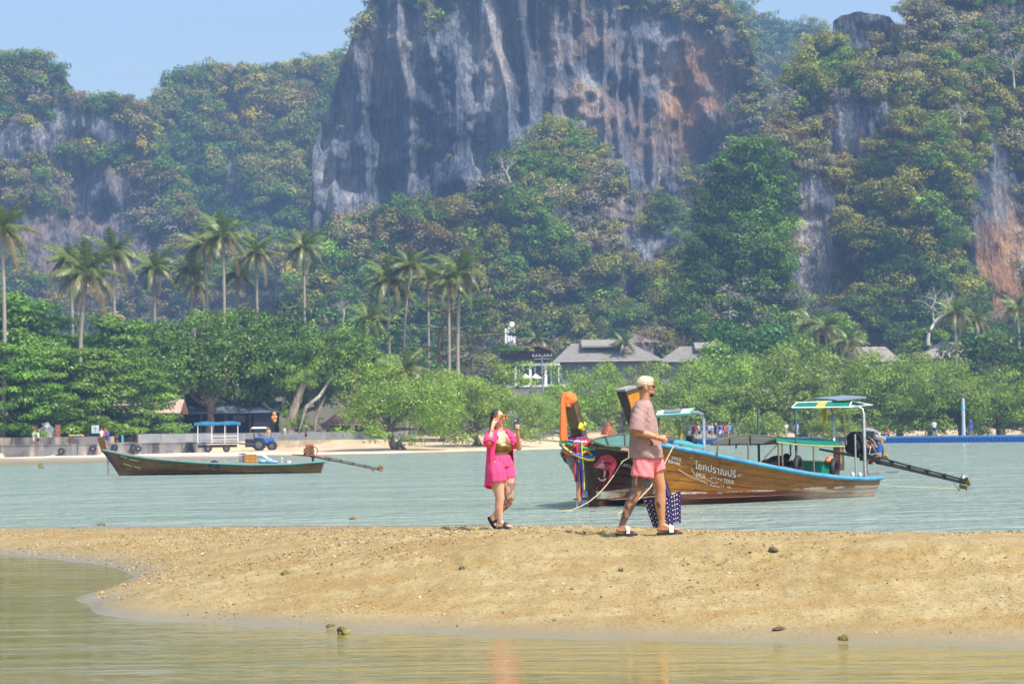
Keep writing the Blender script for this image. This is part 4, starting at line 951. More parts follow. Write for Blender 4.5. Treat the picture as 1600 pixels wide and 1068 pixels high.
# orange buoys hanging from a beam
t = thing('hanging_buoys', 'orange floats hanging from a slanting beam beside the tall stump', 'buoys', at(428, 287))
m = MB(); m.tube([(-1.4, 0, 4.5), (0.1, 0, 3.2)], .13, 6); m.build('beam', M_dark, t)
for q in ((0, -.1, 3.2), (.14, -.1, 2.8), (-.14, -.1, 2.75), (.05, -.1, 2.4)): m = MB(); m.ball(q, .24, 9, 7); m.build('buoy', pm('buoy_orange', (.62, .28, .06), .6), t)
t = thing('tree_stump_trunk', 'tall ivy covered stump between the tractor and the leaning trunks', 'tree', at(452, 291)); m = MB(); m.tube([(-.3, 0, -.4), (.1, 0, 2), (.8, 0, 4.5), (2.2, 0, 8.2)], [.95, .62, .5, .32], 10); m.build('trunk', M_bark2, t)
_c3 = tree_meshes('bush', 933)[1]; o = link('crown', _c3, t, (1.4, .3, 5.6)); o.scale = (.55, .5, .7); o = link('crown', _c3, t, (.5, .3, .6)); o.scale = (.5, .4, .6)

# ---- trailer and tractor on the beach
def wheel(parent, c, R_, wd, name='wheel', lugs=0, rim=None):
    m = MB(); m.torus(c, R_ - wd * .42, wd * .42, 'y', 22, 8)
    for k in range(lugs):
        a = 2 * math.pi * k / lugs; 
        for s in (-1, 1): m.box((c[0] + math.cos(a + .08 * s) * R_, c[1] + s * wd * .2, c[2] + math.sin(a + .08 * s) * R_), (.07, wd * .42, .11), (0, -a, .5 * s))
    o = m.build(name, M_black, parent); h = MB(); h.cyl((c[0], c[1] - wd * .2, c[2]), (c[0], c[1] + wd * .2, c[2]), R_ * .52, 14); h.cyl((c[0], c[1] - wd * .28, c[2]), (c[0], c[1] + wd * .28, c[2]), R_ * .2, 10); h.build('rim', rim or pm('dull_rim', (.12, .12, .13), .6), o); return o
tz = G(415, 704.5, .2)
M_trac = pm('tractor_blue', (.03, .14, .50), .4, .2, 4, .05)
t = thing('tractor', 'blue tractor with white sunshade and big ribbed tyres parked on the beach', 'tractor', at(404, 268), .10)
for y in (-.85, .85):
    wheel(t, (-.0, y, .70), .70, .46, 'wheel', 12); wheel(t, (1.42, y * .9, .52), .52, .36, 'wheel', 10)
m = MB(); m.box((1.0, 0, 1.12), (1.5, .66, .55), None, (.92, .85)); m.box((1.6, 0, 1.05), (.28, .6, .6)); m.build('bonnet', M_trac, t)
m = MB(); m.box((.6, 0, .75), (2.2, .42, .42)); m.box((1.42, 0, .52), (.2, 1.2, .14)); m.box((-.1, 0, .72), (.3, 1.2, .2)); m.box((-1.05, 0, .85), (1.0, .8, .9)); m.build('chassis', M_black, t)
for y in (-.85, .85): m = MB(); m.torus((0, y, .72), .78, .07, 'y', 12, 6, (.35, 2.6)); m.box((-.05, y, 1.42), (.9, .42, .08)); m.build('mudguard', M_trac, t)
m = MB(); m.box((-.35, 0, 1.25), (.5, .5, .12)); m.box((-.58, 0, 1.55), (.1, .5, .5), (0, -.15, 0)); m.build('seat', M_black, t)
m = MB(); m.cyl((.28, 0, 1.3), (.12, 0, 1.65), .025, 6); m.torus((.1, 0, 1.66), .2, .025, 'z', 12, 5); m.build('steering_wheel', M_black, t)
for x, y in ((-.5, -.5), (-.5, .5), (.55, -.5), (.55, .5)): m = MB(); m.cyl((x, y, 1.0), (x, y, 2.45), .03, 6); m.build('sunshade_post', M_black, t)
m = MB(); m.box((.02, 0, 2.53), (1.75, 1.35, .16), None, (.85, .85)); m.build('sunshade', M_white, t)
m = MB(); m.cyl((1.3, .2, 1.3), (1.3, .2, 1.9), .035, 6); m.build('exhaust', M_black, t)
m = MB(); m.ball((1.72, -.22, 1.2), (.06, .09, .09), 8, 5); m.build('headlight', M_white, t); m = MB(); m.ball((1.72, .22, 1.2), (.06, .09, .09), 8, 5); m.build('headlight', M_white, t)
t = thing('passenger_trailer', 'passenger trailer with curved blue canopy on white posts hitched behind the tractor', 'trailer', at(339, 262), .12)
for x, y in ((-1.0, -.9), (-1.0, .9), (.95, -.9), (.95, .9)): wheel(t, (x, y, .40), .40, .28)
M_navy = pm('trailer_frame', (.045, .05, .06), .7)
m = MB(); m.box((0, 0, .98), (4.7, 2.0, .16)); m.box((0, 0, .66), (4.2, .5, .3)); m.box((0.95, 0, .42), (.14, 1.7, .14)); m.box((-1.0, 0, .42), (.14, 1.7, .14)); m.tube([(2.3, 0, .9), (4.0, 0, .75)], .09, 6); m.build('chassis', M_navy, t)
m = MB()
rows = [[Vector((x, y, 2.92 + .34 * math.cos(y * 1.35) - .05 * math.cos(x * 2.6) - .12 * max(0, abs(x) - 1.9))) for y in np.linspace(-1.1, 1.1, 13)] for x in np.linspace(-2.5, 2.5, 15)]
rows2 = [[p + Vector((0, 0, .04)) for p in r_] for r_ in rows]; m.grid(rows); m.grid(rows2)
m.box((0, -1.1, 2.98), (5.0, .03, .16)); m.build('canopy', pm('canopy_blue', (.012, .10, .22), .55, .3, 2.5, .2, col2=(.03, .20, .36)), t)
for x in (-2.1, -.6, .8, 2.2):
    for y in (-1.0, 1.0): m = MB(); m.box((x, y, 1.95), (.07, .07, 2.0)); m.build('post', M_white, t)
for z in (1.35, 1.72): m = MB(); m.box((.75, -1.0, z), (2.9, .05, .06)); m.box((.75, 1.0, z), (2.9, .05, .06)); m.build('rail', M_white, t)
m = MB(); m.box((0, .75, 1.3), (4.3, .4, .08)); m.box((0, -.75, 1.3), (4.3, .4, .08)); m.build('bench', pm('bench_blue', (.05, .14, .50), .5), t)

# ---- brown building with terrace, umbrellas, antenna, pole, roofs
M_maroon = pm('maroon_cladding', (.055, .025, .03), .6, .25, 1, .1); M_roof = pm('grey_shingle', (.24, .225, .20), .9, .15, 1.2, .35, stretch=(1, 1, 3))
B0 = P(822, 600, 400); zt = lambda py, d=400, px=822: P(px, py, d).z
bb = thing('terrace_building', 'brown clad building with overhanging roof and white columned terrace', 'building', Vector((B0.x, 400, 4.0))); kk = FPX / 400
def lx(px): return P(px, 600, 400).x - B0.x
def lz(py): return P(822, py, 400).z - 4.0
m = MB(); m.box(((lx(785) + lx(862)) / 2, 3, (lz(566) + lz(543)) / 2), (lx(862) - lx(785), 5.6, lz(543) - lz(566) + .3)); m.build('upper_wall', M_maroon, bb)
for i in range(8): m = MB(); x = lx(787 + i * 9.6); m.box((x, .15, (lz(566) + lz(545)) / 2), (.9, .08, lz(545) - lz(566))); m.build('cladding_panel', M_maroon, bb)
m = MB(); m.prism([(lx(776), lz(545)), (lx(842), lz(539.5)), (lx(868), lz(548)), (lx(868), lz(550)), (lx(842), lz(541.5)), (lx(776), lz(547))], 8.0, (0, -1.5, 0)); m.build('roof', pm('roof_edge', (.20, .12, .10), .7), bb)
m = MB(); m.box(((lx(785) + lx(875)) / 2, 3, lz(569)), (lx(875) - lx(785), 6, .35)); m.build('fascia_beam', M_white, bb)
for px in (806, 829, 853): m = MB(); m.box((lx(px), .3, (lz(570) + lz(606)) / 2), (.42, .42, lz(570) - lz(606))); m.build('column', M_white, bb)
m = MB(); m.box(((lx(790) + lx(880)) / 2, 4.5, (lz(570) + lz(606)) / 2), (lx(880) - lx(790), .2, lz(570) - lz(606))); m.build('glass_front', pm('dim_glass', (.06, .10, .11), .15, .2, .6, 0), bb)
for px in (812, 837, 862, 874): m = MB(); m.box((lx(px), 4.35, (lz(572) + lz(605)) / 2), (.16, .1, lz(572) - lz(605))); m.build('window_frame', M_white, bb)
m = MB(); m.box(((lx(792) + lx(885)) / 2, 0, lz(603)), (lx(885) - lx(792), 3.5, .4)); m.box(((lx(792) + lx(885)) / 2, 2.5, lz(606) / 2 - .6), (lx(885) - lx(792), 6, lz(606))); m.build('terrace', M_white, bb)
m = MB(); m.box((lx(782), 3, (lz(566) + lz(553)) / 2), (.8, 4, lz(553) - lz(566))); m.build('side_wall', pm('teal_wall', (.20, .32, .33), .7), bb)
for px, lb in ((821.5, 'left one of two white parasols on the terrace'), (837.5, 'right one of two white parasols on the terrace')):
    b = P(px, 603, 398.6); t = thing('parasol', lb, 'parasol', b, 0, 'white parasols on the terrace')
    m = MB(); m.cyl((0, 0, 0), (0, 0, 1.9), .05, 6); m.build('pole', M_dark, t)
    m = MB(); m.tube([(0, 0, 1.25), (0, 0, 1.35), (0, 0, 2.05)], [.95, .92, .03], 8, True, False); m.build('canopy', pm('parasol_cream', (.80, .77, .66), .8), t)
t = thing('antenna_mast', 'white cellular antenna cluster with a round dish above the brown roof', 'antenna', P(798, 560, 408)); kz = lambda py: P(798, py, 408).z - t.location.z
m = MB(); m.cyl((0, 0, -6), (0, 0, kz(505)), .12, 8); m.build('mast', M_steel, t)
for dx, a, b_ in ((-.75, 513, 536), (-.25, 511, 534), (.65, 514, 536), (.2, 512, 532)): m = MB(); m.box((dx, -.2, (kz(a) + kz(b_)) / 2), (.36, .2, kz(a) - kz(b_))); m.build('panel_antenna', M_white, t)
m = MB(); m.tube([(.28, -.15, kz(507)), (.28, -.4, kz(507))], [.5, .42], 16); m.build('dish', pm('dish_cream', (.78, .72, .55), .6), t)
m = MB(); m.box((0, 0, kz(538)), (1.9, 1.0, .25)); m.build('platform', M_steel, t)
t = thing('utility_pole', 'grey concrete utility pole with wooden crossarms left of the grey roofs', 'utility pole', at(847.5, 380)); zt_ = P(847, 555, 380).z - t.location.z
m = MB(); m.tube([(0, 0, -1), (0, 0, zt_)], [.2, .13], 8); m.build('pole', M_grey, t)
for dz, L_ in ((.1, 3.2), (.55, 2.6)): m = MB(); m.box((0, -.15, zt_ - dz), (L_, .12, .14)); m.build('crossarm', pm('weathered_wood', (.30, .27, .23), .85), t)
for x in (-1.4, -.9, -.4, .4, .9, 1.4): m = MB(); m.cyl((x, -.15, zt_ - .02), (x, -.15, zt_ + .2), .06, 6); m.build('insulator', M_white, t)
def hip(name, label, px0, px1, eave, ridge, d, depth, ridge_px=None, mat=None, walls=True, monitor=None):
    O = P((px0 + px1) / 2, eave, d); t = thing(name, label, 'building', Vector((O.x, d, O.z - 4))); ox = O.x
    X = lambda p: P(p, eave, d).x - ox; Zr = P((px0 + px1) / 2, ridge, d).z - O.z + 4
    a, b = X(px0), X(px1); r0, r1 = (X(ridge_px[0]), X(ridge_px[1]))
    m = MB(); vs = [(a, -depth / 2, 4), (b, -depth / 2, 4), (b, depth / 2, 4), (a, depth / 2, 4), (r0, 0, Zr), (r1, 0, Zr)]
    m.add(vs, [(0, 1, 5, 4), (1, 2, 5), (2, 3, 4, 5), (3, 0, 4), (3, 2, 1, 0)]); m.build('roof', mat or M_roof, t)
    for k in range(1, 9):                                             # courses of shingles standing proud
        f = k / 9; x0, x1 = a + (r0 - a) * f, b + (r1 - b) * f; m = MB(); m.box(((x0 + x1) / 2, -depth / 2 * (1 - f) - .02, 4 + (Zr - 4) * f + .03), (x1 - x0 - .1, .12, .07)); m.build('shingle_course', mat or M_roof, t)
    if walls: m = MB(); m.box(((a + b) / 2, 0, 0), ((b - a) * .9, depth * .8, 7.9)); m.build('wall', pm('dull_wall', (.20, .20, .185), .8), t)
    if monitor:
        p0, p1, e, r_ = monitor; z0 = P(p0, e, d).z - O.z + 4; z1 = P(p0, r_, d).z - O.z + 4
        m = MB(); m.prism([(-depth * .28, z0), (0, z1), (0, z1 - .3), (-depth * .28, z0 - .3)], X(p1) - X(p0), (X(p0), -.3, 0), 'yz'); m.build('raised_roof', mat or M_roof, t)
        m = MB(); m.box(((X(p0) + X(p1)) / 2, -depth * .10, z0 - .8), ((X(p1) - X(p0)) * .92, .4, 1.3)); m.build('raised_wall', pm('shadow_louver', (.12, .115, .11), .8), t)
    return t
hip('grey_roof_house', 'long grey shingled house with raised ridge roof behind the mangroves', 862, 1035, 566, 536, 425, 14, (893, 985), None, True, (908, 976, 541.5, 531))
hip('grey_roof_house', 'small grey pyramid roofed tower standing behind the long grey roof', 967, 1022, 535.5, 521.5, 446, 7, (989, 992))
hip('grey_roof_house', 'second grey shingled house with raised ridge roof right of the long one', 1026, 1135, 566, 541, 428, 13, (1062, 1118), None, True, (1084, 1124, 545, 535))
M_thatch = pm('thatch', (.30, .27, .235), .95, .25, 1.5, .6, stretch=(1, 1, .3))
hip('thatched_hut', 'grey thatched roof left of the two, above the mangroves at right', 1322, 1402, 566, 542, 372, 9, (1338, 1384), M_thatch)
hip('thatched_hut', 'grey thatched roof in front of the dark dome shaped tree', 1428, 1520, 560, 534, 374, 9, (1470, 1500), M_thatch)
hip('red_roof_hut', 'small red roof peeping between the palms at right', 1298, 1348, 540, 530, 384, 5, (1310, 1336), pm('red_tile', (.42, .17, .12), .8))
# white site fence and red parasol by the far beach
t = thing('panel_fence', 'white panel fence at the back of the beach behind the prow', 'fence', at(872, 300))
for i in range(14): m = MB(); m.box((-3.2 + i * .42, 0, 1.15), (.39, .05, 2.3)); m.build('fence_panel', pm('pale_panel', (.62, .64, .66), .6, .08), t, (0, _tr.uniform(-.02, .02), 0))
t = thing('tarpaulin_shelter', 'bright orange red tarpaulin sheltered under the mangroves behind the dark boat', 'shelter', at(949, 300)); m = MB()
m.tube([(0, 0, 1.0), (0, 0, 1.5), (0, 0, 2.7)], [1.0, .8, .05], 7, True, False); m.build('cover', pm('tarpaulin_orange', (.68, .13, .05), .7), t); m = MB(); m.cyl((0, 0, 0), (0, 0, 1.1), .08, 6); m.build('pole', M_dark, t)
m = MB(); m.box((.1, -.4, .3), (2.4, 1.0, .5)); m.build('bench', M_grey, t)
t = thing('boarding_stair', 'grey gangway stair with handrails descending to the pontoon by the crowd', 'stair', at(1050, 322))
for i in range(12): m = MB(); m.box((-6 + i * .95, 0, 2.6 - i * .17), (.92, 1.2, .08)); m.build('tread', M_grey, t)
for y in (-.6, .6): m = MB(); m.tube([(-6.4, y, 3.9), (5, y, 1.8)], .07, 6); m.tube([(-6.4, y, 3.3), (5, y, 1.2)], .05, 6); m.build('handrail', M_steel, t)

# ---- floating pontoon of blue blocks
pa, pb = Vector((P(1042, 600, 316).x, 316, 0)), Vector((P(1720, 600, 268).x, 268, 0)); dv = (pb - pa); PL = dv.length; pang = math.atan2(dv.y, dv.x)
pon = thing('floating_pontoon', 'long floating pontoon of bright blue plastic blocks with faded top rail', 'pontoon', pa, pang)
bm = bmesh.new(); bmesh.ops.create_cube(bm, size=1)
for v in bm.verts: v.co = Vector((v.co.x * .47, v.co.y * .5, v.co.z * .62))
bmesh.ops.bevel(bm, geom=bm.edges[:], offset=.07, segments=1, affect='EDGES'); fme = bpy.data.meshes.new('float_block'); bm.to_mesh(fme); bm.free(); set_mats(fme, M_blue)
nb = int(PL / .52)
for i in range(nb): o = link('float_block', fme, pon, (i * .52 + .26, .25, .26)); o.rotation_euler = (0, 0, _tr.uniform(-.02, .02))
m = MB(); m.box((PL / 2, 1.9, .2), (PL, 2.8, .62)); m.build('inner_blocks', M_blue, pon)
m = MB(); 
for i in range(nb // 2): m.box((i * 1.04 + .52, .22, .70), (1.0, .42, .25))
m.box((PL / 2, 1.9, .66), (PL, 2.9, .24)); m.build('top_rail', M_fadedblue, pon)
def on_pontoon(px, off=1.2):
    for k in range(200):
        s = k / 199; q = pa.lerp(pb, s) + Vector((-math.sin(pang), math.cos(pang), 0)) * off
        if PX((q.x, q.y, 1))[0] >= px: break
    return Vector((q.x, q.y, .79))
t = thing('lamp_post', 'grey solar lamp post standing on the blue pontoon', 'lamp post', on_pontoon(1505.5, 1.6)); hh = P(1505, 619, t.location.y).z - .79
m = MB(); m.tube([(0, 0, 0), (0, 0, hh * .95)], [.22, .18], 12); m.build('post', pm('lamp_grey', (.45, .47, .48), .5), t)
m = MB(); m.tube([(0, 0, hh * .66), (0, 0, hh * .80)], .215, 12); m.build('blue_band', pm('band_blue', (.25, .50, .72), .5), t)
m = MB(); m.cyl((0, 0, hh * .95), (0, 0, hh * 1.04), .05, 6); m.box((-.15, 0, hh * 1.05), (.75, .5, .06), (0, .25, 0)); m.build('solar_panel', M_steel, t)
# ================================================================ LONGTAIL BOATS
def hull_mat(name, c1, c2, spot, bottom, stripe, z0, z1, gloss=.35, weather=(.45, .40, .33), wx=None):
    m, nt, b, o = newmat(name); v = coords(nt, 'Object', (.5, 1, 3.5)); w_ = coords(nt, 'Object', (1.6, 1, 5)); q = coords(nt, 'Object', (1, 1, 1))
    c = ramp(nt, noise(nt, 1.6, 5, v, .65), [(.34, c1), (.66, c2)])
    c = mixc(nt, ramp(nt, noise(nt, 2.2, 4, w_, .6), [(.56, (0, 0, 0)), (.68, (.85,) * 3)]), c, spot)
    c = mixc(nt, ramp(nt, noise(nt, 9, 3, coords(nt, 'Object', (.35, 1, 1.8))), [(.69, (0, 0, 0)), (.72, (.7,) * 3)]), c, weather)
    t = nt.nodes.new('ShaderNodeTexCoord'); s = nt.nodes.new('ShaderNodeSeparateXYZ'); nt.links.new(t.outputs['Object'], s.inputs[0])
    zz = math_(nt, 'ADD', s.outputs[2], math_(nt, 'MULTIPLY', math_(nt, 'SUBTRACT', noise(nt, 1.3, 4, q), .5), .10))
    # paint below the boot line, a worn white line, then planking
    bc = ramp(nt, noise(nt, 2.0, 4, v), [(.35, bottom[0]), (.65, bottom[1])])
    if wx is not None:
        mr = nt.nodes.new('ShaderNodeMapRange'); nt.links.new(s.outputs[0], mr.inputs[0]); mr.inputs[1].default_value = wx[0]; mr.inputs[2].default_value = wx[1]
        bc = mixc(nt, mr.outputs[0], bc, wx[2])
    lo = math_(nt, 'LESS_THAN', zz, z0); mid = math_(nt, 'LESS_THAN', zz, z1)
    wn = ramp(nt, noise(nt, 1.4, 4, coords(nt, 'Object', (.7, 1, .6))), [(.44, (0, 0, 0)), (.5, (1, 1, 1))])
    c = mixc(nt, math_(nt, 'MULTIPLY', mid, wn), c, stripe)
    c = mixc(nt, lo, c, bc)
    nt.links.new(c, b.inputs['Base Color']); b.inputs['Roughness'].default_value = gloss; b.inputs['Specular IOR Level'].default_value = .35
    bump(nt, b, noise(nt, 5, 4, v), .25, .02); return m
M_wood = pm('old_wood', (.20, .125, .07), .8, .35, 4, .3, col2=(.36, .25, .16), stretch=(.4, 2, 2))
M_darkwood = pm('dark_wood', (.06, .04, .025), .6, .35, 4, .3, stretch=(.6, 1, 2))
M_engine = pm('engine_iron', (.03, .03, .032), .5, .5, 9, .3, .4); M_rust = pm('rusty_iron', (.16, .065, .025), .8, .5, 9, .4, col2=(.28, .13, .06))
M_alu = pm('alloy', (.42, .42, .41), .4, .25, 9, .2, .6); M_rope = pm('rope', (.46, .38, .22), .9, .2, 40, .3)
M_green = pm('green_tarpaulin', (.006, .22, .155), .5, .15, 3, .12, col2=(.010, .30, .215)); M_liner = pm('white_liner', (.50, .54, .52), .7, .12, 2, .1)

from mathutils.geometry import tessellate_polygon
def let_light_through(m, f=.45):
    nt = m.node_tree; b = nt.nodes['Principled BSDF']; t = nt.nodes.new('ShaderNodeBsdfTranslucent'); x = nt.nodes.new('ShaderNodeMixShader'); x.inputs[0].default_value = f
    nt.links.new(b.inputs['Base Color'].links[0].from_socket, t.inputs[0]); nt.links.new(b.outputs[0], x.inputs[1]); nt.links.new(t.outputs[0], x.inputs[2]); nt.links.new(x.outputs[0], nt.nodes['Material Output'].inputs[0])
let_light_through(M_green, .35); let_light_through(M_liner, .5)
class Boat:
    def __init__(s, name, label, origin, heading, L, B, sheer, bow_over, stern_over=.15, zk=-.28, vee=.95):
        s.L, s.B, s.bo, s.so, s.zk, s.vee = L, B, bow_over, stern_over, zk, vee; s.pw = 2.3
        s.su = [a for a, b in sheer]; s.sz = [b for a, b in sheer]
        s.root = thing(name, label, 'boat', (origin[0], origin[1], 0), math.atan2(heading[1], heading[0]), 'longtail boats')
        s.M = Matrix.Translation(s.root.location) @ Matrix.Rotation(s.root.rotation_euler.z, 4, 'Z'); s.Mi = s.M.inverted()
    def zs(s, u): return float(np.interp(u, s.su, s.sz))
    def half(s, u):
        if u > .42: k = max(0., 1 - ((u - .42) / .58) ** s.pw)
        else: k = .60 + .40 * (1 - ((.42 - u) / .42) ** 2)
        return s.B * k + .045
    def S(s, u, v, side=1, off=0.0):
        xb = u * s.L; xt = -s.so + u * (s.L + s.so + s.bo); z = s.zk + (s.zs(u) - s.zk) * v
        x = xb + (xt - xb) * (v ** 1.15 if u > .5 else v)
        ex = .34 + (s.vee - .34) * max(0, (u - .35) / .65) ** 1.3
        y = (s.half(u) * (max(v, 0) ** ex) + off)
        return Vector((x, side * y, z))
    def local(s, px, py, yy):
        """where the sight line through a photo pixel meets the boat's lengthwise plane y = yy"""
        a = s.Mi @ CAM; b = s.Mi @ P(px, py, 70); d = b - a; return a + d * ((yy - a.y) / d.y)
    def onhull(s, px, py, side=1, off=.03):
        best = None
        if not hasattr(s, '_g'): s._g = {}
        if side not in s._g:
            s._g[side] = [(u, v, *PX(s.M @ s.S(u, v, side))) for u in np.linspace(0, 1, 41) for v in np.linspace(.05, 1, 20)]
        u, v = min(s._g[side], key=lambda q: (q[2] - px) ** 2 + (q[3] - py) ** 2)[:2]
        for _ in range(12):
            a = PX(s.M @ s.S(u, v, side)); e = 1e-3; du = PX(s.M @ s.S(u + e, v, side)); dv_ = PX(s.M @ s.S(u, v + e, side))
            J = np.array([[du[0] - a[0], dv_[0] - a[0]], [du[1] - a[1], dv_[1] - a[1]]]) / e
            try: st_ = np.linalg.solve(J, [px - a[0], py - a[1]])
            except Exception: break
            u = float(np.clip(u + st_[0], 0, .999)); v = float(np.clip(v + st_[1], .02, 1.0))
        return s.S(u, v, side, off)
    def planks(s, mat, n=7, nu=40):
        us = np.linspace(0, 1, nu)
        # inner shell and transom
        m = MB(); rows = [[s.S(u, v, 1, -.03) for v in np.linspace(0, 1, 9)][::-1] + [s.S(u, v, -1, -.03) for v in np.linspace(0, 1, 9)] for u in us]; m.grid(rows)
        tr = [s.S(0, v, 1, -.01) for v in np.linspace(1, 0, 9)] + [s.S(0, v, -1, -.01) for v in np.linspace(0, 1, 9)]; m.add(tr, [tuple(range(len(tr)))])
        m.build('hull', mat, s.root)
        for side in (1, -1):
            for k in range(n):
                v0, v1 = k / n, (k + 1) / n; m = MB(); rows = []
                for u in us:
                    a0, a1 = s.S(u, v0 + .004, side, .016), s.S(u, v1 - .002, side, .009); b0, b1 = s.S(u, v0 + .004, side, -.01), s.S(u, v1 - .002, side, -.01)
                    am = s.S(u, (v0 + v1) / 2, side, .0125); rows.append((b1, a1, am, a0, b0))
                m.grid([r_[1:4] for r_ in rows]); m.grid([r_[0:2] for r_ in rows]); m.grid([r_[3:5] for r_ in rows]); m.build('plank', mat, s.root)
        # frames inside
        for u in np.linspace(.08, .86, 9):
            m = MB(); m.tube([s.S(u, v, 1, -.06) for v in np.linspace(1, .25, 6)] + [s.S(u, v, -1, -.06) for v in np.linspace(.25, 1, 6)], .03, 5); m.build('rib', M_wood, s.root)
        m = MB(); m.grid([[Vector((s.S(u, .4).x, y * max(.02, s.half(u) * .9 - .05), min(.16, s.zs(u) - .3))) for y in (-1, -.5, 0, .5, 1)] for u in np.linspace(.01, .93, 24)], False); m.build('deck', M_wood, s.root)
    def gunwale(s, mat, capmat, r=.05, capw=.09):
        for side in (1, -1):
            m = MB(); m.tube([s.S(u, .985, side, .035) for u in np.linspace(0, 1, 40)], r, 7); m.build('rub_rail', mat, s.root)
            m = MB(); rows = []
            for u in np.linspace(0, 1, 40):
                a = s.S(u, 1, side, .05); b = s.S(u, 1, side, .05 - min(capw * 1.6, s.half(u))); rows.append([a + Vector((0, 0, -.02)), a + Vector((0, 0, .045)), b + Vector((0, 0, .045)), b + Vector((0, 0, -.02))])
            m.grid(rows, False, True); m.build('gunwale', capmat, s.root)
        m = MB(); m.tube([s.S(0, .985, 1, .035), s.S(0, .985, 1, -.15) + Vector((-.07, 0, 0)), s.S(0, .985, -1, -.15) + Vector((-.07, 0, 0)), s.S(0, .985, -1, .035)], r, 7); m.build('stern_rail', mat, s.root)
    def stem(s, mat, w0=.10, vtop=1.0, nose=.10):
        m = MB(); pts_ = [s.S(1, v, 1) for v in np.linspace(.02, vtop, 12)]; rows = []
        for p in pts_: rows.append([Vector((p.x - .12, w0, p.z)), Vector((p.x + nose, w0 * .45, p.z)), Vector((p.x + nose, -w0 * .45, p.z)), Vector((p.x - .12, -w0, p.z))])
        m.grid(rows, False, True); m.build('stem', mat, s.root)
    def paint(s, polys, mat, name, off=.034, side=1):
        m = MB()
        for poly in polys:
            vs = [s.onhull(x, y, side, off) for x, y in poly]; c = sum(vs, Vector()) / len(vs); n = len(vs)
            back = [Vector((p.x, p.y - side * .006, p.z)) for p in vs]
            m.add(vs, [tuple(t) for t in tessellate_polygon([[Vector((x, y, 0)) for x, y in poly]])])
        return m.build(name, mat, s.root)
    def letters(s, txt, p0, p1, size_px, mat, name='lettering', drop=0.0, side=1, wob=0):
        """writing painted along the line from pixel p0 to p1"""
        me = text_mesh(txt, 1.0, 0.0, res=2); set_mats(me, mat); n = len(me.vertices)
        if not n: return
        xs = [v.co.x for v in me.vertices]; W = max(xs) or 1; dx, dy = (p1[0] - p0[0]) / W, (p1[1] - p0[1]) / W
        for v in me.vertices:
            x, y = v.co.x, v.co.y; q = s.onhull(p0[0] + dx * x, p0[1] + dy * x - size_px * y, side, .036); v.co = q
        me.update(); return link(name, me, s.root)
    def rod(s, name, a, b, r, mat, seg=7):
        m = MB(); m.cyl(a, b, r, seg); return m.build(name, mat, s.root)

